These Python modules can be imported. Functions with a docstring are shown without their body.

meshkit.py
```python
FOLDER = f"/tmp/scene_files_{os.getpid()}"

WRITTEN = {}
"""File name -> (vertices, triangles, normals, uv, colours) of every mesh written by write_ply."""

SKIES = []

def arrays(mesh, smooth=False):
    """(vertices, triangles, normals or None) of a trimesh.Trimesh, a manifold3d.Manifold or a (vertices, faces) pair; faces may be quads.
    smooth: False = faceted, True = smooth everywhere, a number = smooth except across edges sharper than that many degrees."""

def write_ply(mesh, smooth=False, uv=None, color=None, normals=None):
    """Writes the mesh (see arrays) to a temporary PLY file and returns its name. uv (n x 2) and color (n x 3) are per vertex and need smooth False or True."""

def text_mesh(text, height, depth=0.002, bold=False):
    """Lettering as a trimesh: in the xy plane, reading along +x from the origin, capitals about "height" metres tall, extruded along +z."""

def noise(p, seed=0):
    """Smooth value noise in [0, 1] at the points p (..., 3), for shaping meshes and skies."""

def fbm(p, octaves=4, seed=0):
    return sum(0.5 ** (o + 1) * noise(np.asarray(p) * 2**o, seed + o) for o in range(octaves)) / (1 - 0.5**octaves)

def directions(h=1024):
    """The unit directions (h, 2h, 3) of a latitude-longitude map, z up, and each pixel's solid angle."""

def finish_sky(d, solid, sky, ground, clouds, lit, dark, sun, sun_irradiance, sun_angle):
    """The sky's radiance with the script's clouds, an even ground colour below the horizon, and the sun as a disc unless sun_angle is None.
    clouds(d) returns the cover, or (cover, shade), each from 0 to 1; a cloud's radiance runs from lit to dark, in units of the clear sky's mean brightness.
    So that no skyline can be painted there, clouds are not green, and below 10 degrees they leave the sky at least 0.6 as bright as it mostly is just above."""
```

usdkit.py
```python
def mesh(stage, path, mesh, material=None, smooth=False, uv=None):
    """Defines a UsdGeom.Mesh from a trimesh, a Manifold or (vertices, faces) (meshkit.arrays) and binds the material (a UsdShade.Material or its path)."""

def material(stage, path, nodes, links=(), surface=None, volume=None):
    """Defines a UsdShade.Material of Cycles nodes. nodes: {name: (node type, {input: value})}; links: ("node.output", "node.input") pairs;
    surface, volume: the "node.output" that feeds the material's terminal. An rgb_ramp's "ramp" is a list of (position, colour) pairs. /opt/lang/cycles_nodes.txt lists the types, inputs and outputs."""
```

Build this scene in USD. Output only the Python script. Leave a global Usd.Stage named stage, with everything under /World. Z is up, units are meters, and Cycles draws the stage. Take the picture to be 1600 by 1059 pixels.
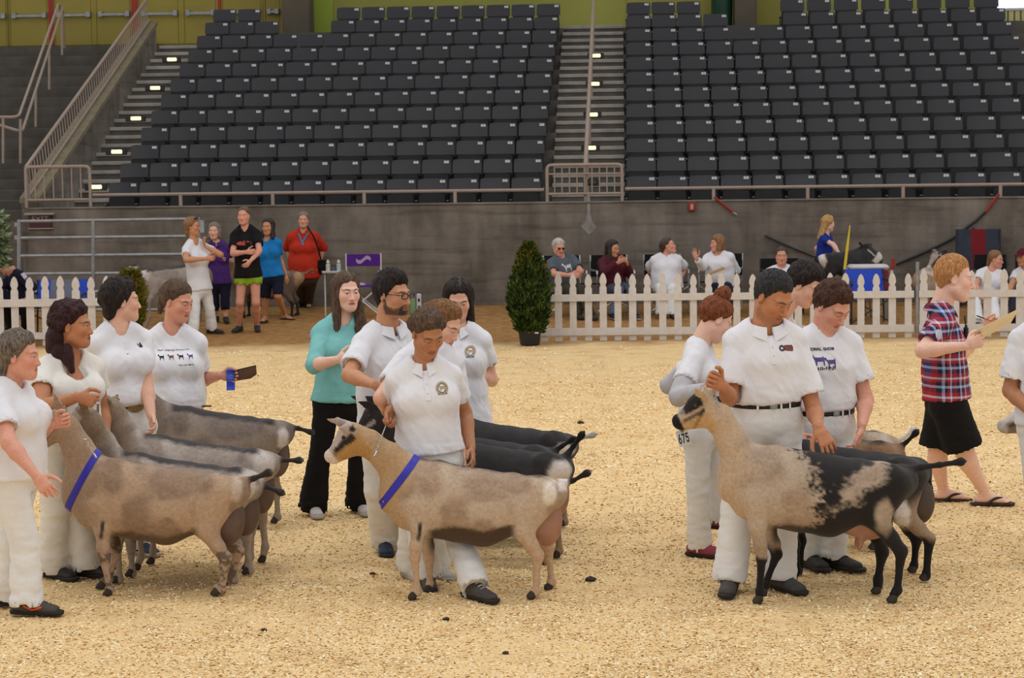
import math, random
import numpy as np, trimesh, manifold3d, usdkit, meshkit
from pxr import Usd, UsdGeom, UsdLux, UsdShade, Sdf, Gf, Vt

stage = Usd.Stage.CreateInMemory()
UsdGeom.SetStageUpAxis(stage, 'Z'); UsdGeom.SetStageMetersPerUnit(stage, 1.0)
UsdGeom.Xform.Define(stage, '/World'); stage.SetDefaultPrim(stage.GetPrimAtPath('/World'))
UsdGeom.Scope.Define(stage, '/World/Looks')

# ---------------------------------------------------------------- camera, lights, exposure
W, H, FPX, CAMH = 1600, 1059, 3300.0, 2.3
PITCH, ROLL = math.atan(271.5 / FPX), 0.0125
_fw = np.array([0, math.cos(PITCH), -math.sin(PITCH)]); _up0 = np.array([0, math.sin(PITCH), math.cos(PITCH)]); _rt0 = np.array([1.0, 0, 0])
# the picture is turned a little: its horizon climbs to the right
_rt = math.cos(ROLL) * _rt0 - math.sin(ROLL) * _up0
_up = math.sin(ROLL) * _rt0 + math.cos(ROLL) * _up0
CAM = np.array([0, 0, CAMH])
cam = UsdGeom.Camera.Define(stage, '/World/camera')
cam.CreateHorizontalApertureAttr(23.5); cam.CreateVerticalApertureAttr(23.5 * H / W)
cam.CreateFocalLengthAttr(23.5 * FPX / W); cam.CreateFStopAttr(5.6); cam.CreateFocusDistanceAttr(11.7)
cam.CreateClippingRangeAttr(Gf.Vec2f(0.1, 500))
_m = Gf.Matrix4d(1.0)
for _i, _v in enumerate((_rt, _up, -_fw)): _m.SetRow(_i, Gf.Vec4d(*map(float, _v), 0))
_m.SetRow(3, Gf.Vec4d(*map(float, CAM), 1))
cam.AddTransformOp().Set(_m)
cam.CreateExposureAttr(0.0)

dome = UsdLux.DomeLight.Define(stage, '/World/ambient_dome')
dome.CreateIntensityAttr(0.22); dome.CreateColorAttr(Gf.Vec3f(1.0, 0.99, 0.98))
def lamp(i, x, y, z, w, l, power, col=(1.0, 0.975, 0.94)):
    r = UsdLux.RectLight.Define(stage, f'/World/roof_lamp_{i:03d}')
    r.CreateWidthAttr(w); r.CreateHeightAttr(l); r.CreateIntensityAttr(power); r.CreateColorAttr(Gf.Vec3f(*col))
    r.AddTranslateOp().Set(Gf.Vec3d(x, y, z))
n_ = 0
for yy, pw in ((6.0, 11.0), (13.0, 13.0), (20.0, 10.0), (27.0, 3.6)):   # rows of roof lamps over the ring
    for xx in (-9.0, -3.0, 3.0, 9.0):
        n_ += 1; lamp(n_, xx, yy, 10.5, 1.6, 1.6, pw)
for xx in (-8.0, 0.0, 8.0):                                     # one row before the back wall, above the top seats
    n_ += 1; lamp(n_, xx, 40.5, 10.5, 1.2, 1.2, 1.7, (1.0, 0.96, 0.8))

def ray(px, py):
    v = _fw * FPX + _rt * (px - W / 2) - _up * (py - H / 2)
    return v / v[1]
def at(px, py, d):                      # point seen at that pixel, d metres ahead
    return CAM + ray(px, py) * d
def ground(px, py, z=0.0):
    r = ray(px, py); return CAM + r * ((z - CAMH) / r[2])
def gd(px, py, z=0.0): return ground(px, py, z)[1]
def foot_at(px, py):                    # the floor seen at that pixel, with the rise of the dirt towards the wall
    z = 0.0
    for _ in range(4): z = 0.12 * min(max((ground(px, py, z)[1] - 29.0) / 4.0, 0), 1) ** 1.3
    return ground(px, py, z)

# ---------------------------------------------------------------- naming helpers
_names = {}
def numbered(parent, name):
    k = (parent, name); n = _names.get(k, 0); _names[k] = n + 1
    return name if n == 0 else f'{name}_{n:03d}'
def setdata(prim, **kw):
    for k, v in kw.items():
        if v: prim.SetCustomDataByKey(k, v)
BASE = {}
def thing(name, label, cat, loc=(0, 0, 0), group=None, kind=None):
    p = '/World/' + numbered('/World', name)
    x = UsdGeom.Xform.Define(stage, p); x.AddTranslateOp().Set(Gf.Vec3d(*map(float, loc)))
    setdata(x.GetPrim(), label=label, category=cat, group=group, kind=kind); BASE[p] = np.array(loc, float)
    return p
def part(parent, name, mesh, mat, smooth=30, label=None, col=None, kind=None):
    """one Mesh prim under parent; mesh in world coordinates"""
    p = parent + '/' + numbered(parent, name)
    base = BASE.get(parent, np.zeros(3)); BASE[p] = base
    v, f, n = meshkit.arrays(mesh, False)
    m = usdkit.mesh(stage, p, (v - base, f), mat, smooth=smooth)
    if col is not None:
        UsdGeom.PrimvarsAPI(m).CreatePrimvar('Cd', Sdf.ValueTypeNames.Color3fArray, 'vertex').Set(Vt.Vec3fArray.FromNumpy(np.asarray(col, np.float32)))
    setdata(m.GetPrim(), label=label, kind=kind)
    return p
def single(name, mesh, mat, label, cat, smooth=30, group=None, kind=None):
    p = '/World/' + numbered('/World', name)
    m = usdkit.mesh(stage, p, mesh, mat, smooth=smooth); BASE[p] = np.zeros(3)
    setdata(m.GetPrim(), label=label, category=cat, group=group, kind=kind)
    return p
def struct(name, mesh, mat, smooth=30, label=None, cat=None):
    p = '/World/' + numbered('/World', name)
    m = usdkit.mesh(stage, p, mesh, mat, smooth=smooth); BASE[p] = np.zeros(3)
    setdata(m.GetPrim(), kind='structure', label=label, category=cat)
    return p
def copy_of(src, name, loc, rz=0.0, label=None, cat=None, group=None):
    p = '/World/' + numbered('/World', name)
    x = UsdGeom.Xform.Define(stage, p)
    x.GetPrim().GetReferences().AddInternalReference(src); x.GetPrim().SetInstanceable(True)
    x.ClearXformOpOrder()
    x.AddTranslateOp(opSuffix='at').Set(Gf.Vec3d(*map(float, loc))); x.AddRotateZOp(opSuffix='turn').Set(math.degrees(rz))
    setdata(x.GetPrim(), label=label, category=cat, group=group); BASE[p] = np.array(loc, float)
    return p

# ---------------------------------------------------------------- materials
def srgb(*c):
    c = np.array(c, float); c = c / 255 if c.max() > 1.001 else c
    return tuple(np.where(c < 0.04045, c / 12.92, ((c + 0.055) / 1.055) ** 2.4))
_mats = {}
def M(name, col=(0.5, 0.5, 0.5), rough=0.6, var=0.12, scale=6.0, bump=0.0, bscale=120.0, metal=0.0, spec=0.4, stretch=None, col2=None, emit=0.0, trans=0.0, sheen=0.0, coat=0.0):
    """a surface of one colour with procedural variation (var) and fine relief (bump)"""
    if name in _mats: return _mats[name]
    c = np.array(col, float); c2 = np.array(col2, float) if col2 is not None else c * (1 - var)
    N = {'g': ('texture_coordinate', {}), 'n': ('noise_texture', {'scale': scale, 'detail': 5.0, 'roughness': 0.6}),
         'r': ('rgb_ramp', {'ramp': [(0.32, tuple(c2)), (0.68, tuple(np.minimum(c * (1 + var * 0.5), 1)))]}),
         'p': ('principled_bsdf', {'roughness': rough, 'metallic': metal, 'specular_ior_level': spec, 'sheen_weight': sheen, 'coat_weight': coat, 'transmission_weight': trans})}
    L = [('n.fac', 'r.fac'), ('r.color', 'p.base_color')]
    if stretch:
        N['m'] = ('mapping', {'scale': stretch}); L += [('g.object', 'm.vector'), ('m.vector', 'n.vector')]
    else: L += [('g.object', 'n.vector')]
    if emit: N['p'][1]['emission_color'] = tuple(c); N['p'][1]['emission_strength'] = emit
    if bump:
        N['bn'] = ('noise_texture', {'scale': bscale, 'detail': 3.0}); N['b'] = ('bump', {'strength': bump, 'distance': 0.01})
        L += [('m.vector' if stretch else 'g.object', 'bn.vector'), ('bn.fac', 'b.height'), ('b.normal', 'p.normal')]
    _mats[name] = usdkit.material(stage, '/World/Looks/' + name, N, L, surface='p.BSDF')
    return _mats[name]
def MC(name, rough=0.6, var=0.1, scale=40.0, bump=0.0, bscale=200.0, spec=0.3, sheen=0.0, stretch=(1, 1, 1)):
    """colour from the mesh's own Cd attribute, with noise over it"""
    if name in _mats: return _mats[name]
    N = {'g': ('texture_coordinate', {}), 'm': ('mapping', {'scale': stretch}), 'a': ('attribute', {'attribute': 'Cd'}), 'n': ('noise_texture', {'scale': scale, 'detail': 4.0, 'roughness': 0.65}),
         'r': ('rgb_ramp', {'ramp': [(0.3, (1 - var,) * 3), (0.7, (1 + var,) * 3)]}),
         'x': ('mix', {'mix_type': 'multiply', 'fac': 1.0}), 'p': ('principled_bsdf', {'roughness': rough, 'specular_ior_level': spec, 'sheen_weight': sheen})}
    L = [('g.object', 'm.vector'), ('m.vector', 'n.vector'), ('n.fac', 'r.fac'), ('a.color', 'x.color1'), ('r.color', 'x.color2'), ('x.color', 'p.base_color')]
    if bump:
        N['bn'] = ('noise_texture', {'scale': bscale, 'detail': 3.0}); N['b'] = ('bump', {'strength': bump, 'distance': 0.01})
        L += [('m.vector', 'bn.vector'), ('bn.fac', 'b.height'), ('b.normal', 'p.normal')]
    _mats[name] = usdkit.material(stage, '/World/Looks/' + name, N, L, surface='p.BSDF')
    return _mats[name]

# ---------------------------------------------------------------- mesh helpers
def cat_(*ms): return trimesh.util.concatenate([m for m in ms if m is not None])
def box(lo, hi):
    lo, hi = np.array(lo, float), np.array(hi, float)
    m = trimesh.creation.box(hi - lo); m.apply_translation((lo + hi) / 2); return m
def bbox(lo, hi, b=0.008):              # box with chamfered edges
    lo, hi = np.array(lo, float), np.array(hi, float); b = min(b, *(0.45 * (hi - lo)))
    pts = []
    for sx in (0, 1):
        for sy in (0, 1):
            for sz in (0, 1):
                c = np.where([sx, sy, sz], hi, lo); s = np.where([sx, sy, sz], -1, 1)
                for k in range(3):
                    q = c + s * b; q[k] = c[k]; pts.append(q)
    return trimesh.convex.convex_hull(np.array(pts))
def tube(pts, r, sides=8, cap=True):
    p = np.asarray(pts, float); n = len(p); r = np.broadcast_to(r, (n,))
    t = np.gradient(p, axis=0); t /= np.linalg.norm(t, axis=1, keepdims=True) + 1e-12
    ref = np.array([0, 0, 1.0]) if abs(t[:, 2]).max() < 0.95 else np.array([0, 1.0, 0]) if abs(t[:, 1]).max() < 0.95 else np.array([1.0, 0, 0])
    a = np.cross(t, ref); a /= np.linalg.norm(a, axis=1, keepdims=True) + 1e-9; b = np.cross(t, a)
    g = np.arange(sides) * 2 * np.pi / sides
    v = p[:, None] + r[:, None, None] * (np.cos(g)[None, :, None] * a[:, None] + np.sin(g)[None, :, None] * b[:, None])
    F = []
    for i in range(n - 1):
        for j in range(sides):
            q = (i * sides + j, i * sides + (j + 1) % sides, (i + 1) * sides + (j + 1) % sides, (i + 1) * sides + j)
            F += [(q[0], q[2], q[1]), (q[0], q[3], q[2])]
    v = v.reshape(-1, 3)
    if cap:
        v = np.vstack([v, p[:1], p[-1:]]); c0, c1 = len(v) - 2, len(v) - 1
        for j in range(sides):
            F += [(c0, j, (j + 1) % sides), (c1, (n - 1) * sides + (j + 1) % sides, (n - 1) * sides + j)]
    m = trimesh.Trimesh(v, F, process=False)
    if m.volume < 0: m.invert()
    return m
def bend(pts, r=0.06, n=5):            # polyline with rounded corners
    pts = [np.array(p, float) for p in pts]; out = [pts[0]]
    for a, b, c in zip(pts, pts[1:], pts[2:]):
        u, w = (a - b), (c - b); lu, lw = np.linalg.norm(u), np.linalg.norm(w); q = min(r, lu * 0.45, lw * 0.45)
        p0, p1 = b + u / lu * q, b + w / lw * q
        for t in np.linspace(0, 1, n): out.append((1 - t) ** 2 * p0 + 2 * t * (1 - t) * b + t * t * p1)
    return np.array(out + [pts[-1]])
def lathe(profile, loc=(0, 0, 0), n=24):
    m = trimesh.creation.revolve(np.array(profile, float), sections=n); m.apply_translation(loc)
    if m.volume < 0: m.invert()
    return m
def extrude(poly2d, depth, origin, ux, uy):       # polygon in the plane (ux, uy), extruded along ux x uy
    from shapely.geometry import Polygon
    m = trimesh.creation.extrude_polygon(Polygon(poly2d), depth, engine='earcut')
    ux, uy = np.array(ux, float), np.array(uy, float); uz = np.cross(ux, uy)
    T = np.eye(4); T[:3, 0], T[:3, 1], T[:3, 2], T[:3, 3] = ux, uy, uz, origin
    m.apply_transform(T); return m
def nrm(v): v = np.array(v, float); return v / (np.linalg.norm(v) + 1e-12)

# ================================================================ THE SETTING
# ---- floor: a ring of wood shavings that gives way to bare dirt in front of the wall
def floor_z(x, y):
    x, y = np.asarray(x, float), np.asarray(y, float)
    p = np.stack([x, y, np.zeros_like(x)], -1)
    z = (meshkit.fbm(p * 2.2, 3, 3) - 0.5) * 0.035 + (meshkit.noise(p * 9.0, 8) - 0.5) * 0.012
    z = z * np.clip((33.5 - y) / 8, 0.3, 1)
    return z - 0.006 + 0.12 * np.clip((y - 29.0) / 4.0, 0, 1) ** 1.3
def grid_floor(y0, y1, step, half):
    ys = np.arange(y0, y1 + step * .5, step); rows = []
    nx = int(2 * half / step) + 1; xs = np.linspace(-half, half, nx)
    X, Y = np.meshgrid(xs, ys); Z = floor_z(X, Y)
    v = np.stack([X, Y, Z], -1).reshape(-1, 3); i = np.arange(len(ys) - 1)[:, None] * nx + np.arange(nx - 1)[None]
    i = i.ravel(); f = np.vstack([np.stack([i, i + 1, i + nx + 1], 1), np.stack([i, i + nx + 1, i + nx], 1)])
    return trimesh.Trimesh(v, f, process=False)
floor_mesh = cat_(grid_floor(0, 9, 0.5, 14), grid_floor(9, 17, 0.05, 5.2), grid_floor(17, 24, 0.1, 14), grid_floor(24, 34, 0.1, 14),
                  *[grid_floor(9, 17, 0.4, 14)])
_fv = floor_mesh.vertices; _k = len(grid_floor(9, 17, 0.4, 14).vertices)
_fv[-_k:, 2] -= np.where(np.abs(_fv[-_k:, 0]) < 5.0, 0.08, 0.0)
shav = usdkit.material(stage, '/World/Looks/wood_shavings', {
    'g': ('geometry', {}), 's': ('separate_xyz', {}),
    'n1': ('noise_texture', {'scale': 55.0, 'detail': 5.0, 'roughness': 0.7}), 'n2': ('noise_texture', {'scale': 2.6, 'detail': 5.0, 'roughness': 0.65}),
    'v': ('voronoi_texture', {'scale': 70.0, 'randomness': 1.0}),
    'r1': ('rgb_ramp', {'ramp': [(0.25, srgb(168, 128, 80)), (0.38, srgb(226, 190, 134)), (0.56, srgb(242, 212, 160)), (0.8, srgb(253, 236, 198))]}),
    'r2': ('rgb_ramp', {'ramp': [(0.3, (0.78, 0.70, 0.60)), (0.47, (0.97, 0.96, 0.94)), (0.7, (1.05, 1.05, 1.05))]}),
    'x': ('mix', {'mix_type': 'multiply', 'fac': 1.0}),
    'nd': ('noise_texture', {'scale': 7.0, 'detail': 6.0, 'roughness': 0.7}),
    'rd': ('rgb_ramp', {'ramp': [(0.3, srgb(128, 92, 52)), (0.5, srgb(158, 116, 68)), (0.72, srgb(186, 146, 92))]}),
    'ne': ('noise_texture', {'scale': 1.6, 'detail': 3.0}), 'ma': ('math', {'math_type': 'multiply_add', 'value2': 1.6, 'value3': -0.8}), 'ad': ('math', {'math_type': 'add'}),
    'mr': ('map_range', {'from_min': 26.6, 'from_max': 27.8, 'clamp': True}), 'y': ('mix', {'mix_type': 'mix'}),
    'mb': ('mix_float', {'fac': 0.5}), 'b': ('bump', {'strength': 0.55, 'distance': 0.03}), 'p': ('principled_bsdf', {'roughness': 0.85, 'specular_ior_level': 0.2})},
    [('g.position', 's.vector'), ('g.position', 'n1.vector'), ('g.position', 'n2.vector'), ('g.position', 'v.vector'), ('g.position', 'nd.vector'), ('g.position', 'ne.vector'),
     ('n1.fac', 'r1.fac'), ('n2.fac', 'r2.fac'), ('r1.color', 'x.color1'), ('r2.color', 'x.color2'), ('nd.fac', 'rd.fac'),
     ('ne.fac', 'ma.value1'), ('ma.value', 'ad.value1'), ('s.y', 'ad.value2'), ('ad.value', 'mr.value'), ('mr.result', 'y.fac'), ('x.color', 'y.color1'), ('rd.color', 'y.color2'), ('y.color', 'p.base_color'),
     ('n1.fac', 'mb.a'), ('v.distance', 'mb.b'), ('mb.result', 'b.height'), ('b.normal', 'p.normal')], surface='p.BSDF')
struct('floor', floor_mesh, shav, smooth=True, label='show ring floor of pale wood shavings giving way to brown dirt', cat='floor')

concrete = usdkit.material(stage, '/World/Looks/old_concrete', {
    'g': ('geometry', {}), 'm': ('mapping', {'scale': (0.5, 0.5, 6.0)}), 'm2': ('mapping', {'scale': (3.0, 3.0, 0.5)}),
    'n1': ('noise_texture', {'scale': 1.1, 'detail': 6.0, 'roughness': 0.65}), 'n2': ('noise_texture', {'scale': 1.4, 'detail': 5.0, 'roughness': 0.6}), 'n3': ('noise_texture', {'scale': 1.5, 'detail': 4.0}),
    'r1': ('rgb_ramp', {'ramp': [(0.3, srgb(92, 86, 80)), (0.5, srgb(116, 109, 101)), (0.7, srgb(134, 127, 118))]}),
    'r2': ('rgb_ramp', {'ramp': [(0.34, (0.74, 0.73, 0.72)), (0.47, (1, 1, 1)), (0.8, (1.08, 1.08, 1.08))]}),
    'r3': ('rgb_ramp', {'ramp': [(0.35, (0.82, 0.81, 0.8)), (0.6, (1.05, 1.05, 1.05))]}),
    'x': ('mix', {'mix_type': 'multiply', 'fac': 1.0}), 'x2': ('mix', {'mix_type': 'multiply', 'fac': 1.0}), 'b': ('bump', {'strength': 0.4, 'distance': 0.02}),
    'p': ('principled_bsdf', {'roughness': 0.9, 'specular_ior_level': 0.15})},
    [('g.position', 'n1.vector'), ('g.position', 'm.vector'), ('m.vector', 'n2.vector'), ('g.position', 'm2.vector'), ('m2.vector', 'n3.vector'), ('n1.fac', 'r1.fac'), ('n2.fac', 'r2.fac'), ('n3.fac', 'r3.fac'),
     ('r1.color', 'x.color1'), ('r2.color', 'x.color2'), ('x.color', 'x2.color1'), ('r3.color', 'x2.color2'), ('x2.color', 'p.base_color'), ('n2.fac', 'b.height'), ('b.normal', 'p.normal')], surface='p.BSDF')
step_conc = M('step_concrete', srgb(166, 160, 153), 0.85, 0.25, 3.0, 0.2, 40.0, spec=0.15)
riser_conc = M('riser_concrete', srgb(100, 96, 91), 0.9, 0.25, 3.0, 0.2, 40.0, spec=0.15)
tan_metal = M('tan_painted_rail', srgb(158, 140, 128), 0.5, 0.1, 9.0)
grey_steel = M('galvanised_steel', srgb(150, 152, 156), 0.45, 0.2, 12.0, metal=0.6)
yellow_door = M('yellow_door_paint', srgb(146, 132, 58), 0.55, 0.1, 1.2, spec=0.3)
green_wall = M('yellow_green_wall_paint', srgb(148, 148, 74), 0.7, 0.08, 1.0, spec=0.25)
red_paint = M('red_paint', srgb(150, 38, 26), 0.5, 0.15)
col_grey = M('taupe_column', srgb(92, 84, 72), 0.8, 0.1, 2.0)
lamp_glass = M('step_lamp_glow', (1.0, 0.86, 0.42), 0.4, 0.02, emit=1.5)
black_metal = M('black_metal', (0.015, 0.015, 0.016), 0.45, 0.2)

# ---- the stand's frame: u runs along the rows to the right, n away from the camera
YAW = 0.0637
UX, UN = np.array([math.cos(YAW), -math.sin(YAW), 0]), np.array([math.sin(YAW), math.cos(YAW), 0])
UZ = np.array([0, 0, 1.0])
O_ = np.array([1.9, 34.0, 0])                                        # on row one, below the central aisle
def S(u, n, z): return O_ + UX * u + UN * n + UZ * z
def sbox(u0, u1, n0, n1, z0, z1, b=0):
    m = bbox((u0, n0, z0), (u1, n1, z1), b) if b else box((u0, n0, z0), (u1, n1, z1))
    T = np.eye(4); T[:3, 0], T[:3, 1], T[:3, 2], T[:3, 3] = UX, UN, UZ, O_
    m.apply_transform(T); return m
def u_at(px, py, n):                                                 # u of the pixel in the plane n
    r = ray(px, py); k = (O_ + UN * n - CAM) @ UN / (r @ UN); return float((CAM + r * k - O_) @ UX)
def z_at(px, py, n):
    r = ray(px, py); k = (O_ + UN * n - CAM) @ UN / (r @ UN); return float((CAM + r * k)[2])
RISE, RUN, Z1 = 0.312, 0.80, 1.30
NWALL = -1.0
zt = z_at(800, 316, NWALL)
uL, uA0, uA1 = u_at(42, 318, NWALL), u_at(858, 312, NWALL), u_at(974, 310, NWALL)
# arena wall with board-marked face
wall = struct('wall_back', cat_(sbox(uL, 12, NWALL, NWALL + 0.35, -0.3, zt - 0.02), sbox(uL, 12, NWALL - 0.02, NWALL + 0.37, zt - 0.03, zt, 0.01)), concrete, label='stained board-marked concrete arena wall below the stand', cat='wall')
# stand body: one stepped slab each side of the central aisle, and the aisle steps
def stepped(f0, f1, name, rows=13):
    for r in range(rows):
        u0, u1 = f0(r), f1(r)
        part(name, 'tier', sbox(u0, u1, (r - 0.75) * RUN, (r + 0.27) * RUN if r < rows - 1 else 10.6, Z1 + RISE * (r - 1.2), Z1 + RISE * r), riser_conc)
uS0 = u_at(118, 300, 0) - 0.2
stand = thing('seating_stand', 'stepped concrete stand carrying the rows of black seats', 'stand', kind='structure')
def aisle_edge(px0, px1, k): return u_at(np.interp(k, [0, 12], [px0, px1]), 180, k * RUN)
stepped(lambda r: aisle_edge(975, 975, r), lambda r: 11.5, stand); stepped(lambda r: aisle_edge(166, 344, r), lambda r: aisle_edge(861, 883, r), stand)
# left block's outer edge runs diagonally: its column of tiers is trimmed row by row further down with the aisle steps
def aisle_steps(name, label, edges, nk=26):
    st = thing(name, label, 'stairs', kind='structure')
    for k in range(nk):
        n0 = (k * 0.5 - 0.95) * RUN; z = Z1 + RISE * 0.5 * (k - 0.6)
        u0, u1 = edges(k)
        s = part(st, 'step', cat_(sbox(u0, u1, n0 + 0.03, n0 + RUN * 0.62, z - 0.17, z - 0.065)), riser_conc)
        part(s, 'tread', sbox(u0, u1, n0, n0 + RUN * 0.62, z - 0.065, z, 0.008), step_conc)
    return st
aisle_steps('aisle_stairs', 'central concrete aisle stairs between the two blocks of seats', lambda k: (aisle_edge(861, 883, k / 2) - 0.01, aisle_edge(975, 975, k / 2) + 0.01))
def left_edges(k):
    n0 = (k * 0.5 - 0.95) * RUN
    x1 = np.interp(k, [0, 25], [170, 352]); x0 = np.interp(k, [0, 25], [86, 262]); y = np.interp(k, [0, 25], [318, 40])
    return u_at(x0, y, n0), u_at(x1, y, n0)
aisle_steps('aisle_stairs', 'concrete stairs at the left end of the seats beside the sloping parapet', left_edges, 24)

# ---- back wall with doors, above and behind the stand
NB = 10.6
ZT = Z1 + RISE * 11.7
struct('wall_back', sbox(-16, 16, NB, NB + 0.3, 2.0, 9.0), green_wall, label='yellow-green painted concourse wall behind the top seats', cat='wall')
def bx(px0, px1, n, n1, z0, z1, b=0.01): return sbox(u_at(px0, 40, n), u_at(px1, 40, n), n, n1, z0, z1, b)
def door(px0, px1, label):
    d = thing('door', label, 'door', kind='structure')
    part(d, 'door_panel', bx(px0 + 2, px1 - 2, NB - 0.08, NB - 0.03, ZT, ZT + 2.3), yellow_door)
    part(d, 'door_frame', cat_(bx(px0 - 3, px0 + 2, NB - 0.1, NB, ZT, ZT + 2.4), bx(px1 - 2, px1 + 3, NB - 0.1, NB, ZT, ZT + 2.4)), yellow_door)
    zb = z_at(100, 25, NB)
    part(d, 'panic_bar', bx(px0 + 8, px1 - 8, NB - 0.19, NB - 0.13, zb - 0.03, zb + 0.03), grey_steel)
    part(d, 'bar_bracket', cat_(bx(px0 + 4, px0 + 11, NB - 0.2, NB - 0.08, zb - 0.05, zb + 0.07), bx(px1 - 11, px1 - 4, NB - 0.2, NB - 0.08, zb - 0.05, zb + 0.07)), grey_steel)
_dl = ['far left yellow exit door with panic bar', 'yellow exit door right of the left red post', 'yellow exit door behind the sloping railing', 'yellow exit door left of the top corner seats', 'yellow exit door behind the two top corner seats', 'narrow yellow door beside the taupe column']
for (a, b), l in zip(((-68, 12), (14, 76), (84, 145), (149, 206), (216, 281), (286, 340)), _dl): door(a, b, l)
for (a, b), l in zip(((346, 410), (413, 440)), ('yellow exit door above the seats left of the taupe column', 'part of a yellow door against the taupe column')): door(a, b, l)
for (a, b), l in zip(((76, 84), (206, 216), (341, 346)), ('red post between the leftmost yellow doors', 'red post between yellow doors behind the railing', 'red post above the two top corner seats')):
    single('door_post', bx(a, b, NB - 0.12, NB - 0.02, ZT, ZT + 3), red_paint, l, 'post')
for a, b, l in ((441, 484, 'taupe column behind the left block of seats'), (1148, 1182, 'taupe column behind the right block of seats')):
    struct('column', bx(a, b, NB - 0.9, NB - 0.3, ZT - 1.5, ZT + 4, 0.02), col_grey, label=l, cat='column')
struct('wall_panel', bx(484, 520, NB - 0.06, NB, ZT - 1, ZT + 4), M('lime_panel', srgb(150, 168, 60), 0.7, 0.08, 1.0), label='lime wall panel beside the left taupe column', cat='wall')
struct('wall_panel', bx(980, 1112, NB - 0.06, NB, ZT - 1, ZT + 4), M('ochre_panel', srgb(150, 144, 66), 0.7, 0.08, 1.0), label='ochre wall panel behind the right block of seats', cat='wall')
struct('wall_panel', bx(1182, 1236, NB - 0.06, NB, ZT - 1, ZT + 4), M('ochre_panel'), label='ochre wall panel right of the right taupe column', cat='wall')
tb = thing('waste_bin', 'dark green waste bin at the back wall above the right seats', 'bin', S(u_at(1129, 20, NB - 0.6), NB - 0.6, ZT))
_c = S(u_at(1129, 20, NB - 0.6), NB - 0.6, ZT)
part(tb, 'bin_body', lathe([(0, 0), (0.19, 0), (0.22, 1.0), (0, 1.0)], _c, 18), M('dark_green_plastic', srgb(10, 60, 40), 0.5))
part(tb, 'bin_lid', lathe([(0, 1.0), (0.235, 1.0), (0.22, 1.05), (0.1, 1.1), (0, 1.1)], _c, 18), M('dark_green_plastic'))
part(tb, 'bin_rim', lathe([(0.2, 0.93), (0.235, 0.93), (0.235, 0.97), (0.2, 0.97)], _c, 18), M('dark_green_plastic'))
# glazed vent at the top right: bright window over a slatted wall
wn = thing('window_1', 'bright window at the top right corner', 'window', kind='structure')
_wz = z_at(1570, 10, NB)
part(wn, 'window_pane', bx(1556, 1640, NB - 0.06, NB - 0.04, _wz - 0.04, _wz + 0.7), M('daylit_pane', (0.85, 0.92, 1.0), 0.3, 0.02, emit=1.0))
part(wn, 'window_frame', bx(1550, 1645, NB - 0.1, NB - 0.02, _wz - 0.1, _wz - 0.04), M('white_frame', srgb(200, 200, 200), 0.5))
for k in range(8):
    part(wn, 'slat', bx(1556 + k * 10, 1564 + k * 10, NB - 0.09, NB - 0.03, _wz - 0.9, _wz - 0.1), M('pale_yellow_slat', srgb(196, 190, 130), 0.6))
for x, w in ((1336, 4), (1369, 4), (1404, 22), (1462, 4)):
    part(wn, 'glazing_slot', bx(x - w / 2, x + w / 2, NB - 0.09, NB - 0.05, ZT + 0.32, ZT + 1.6), M('daylit_pane'))
single('wall_hook', bx(889, 892, NB - 0.1, NB, z_at(890, 62, NB) - 0.06, z_at(890, 62, NB) + 0.06), black_metal, 'small black fixture on the yellow wall left of the aisle handrail', 'fixture')

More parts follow.
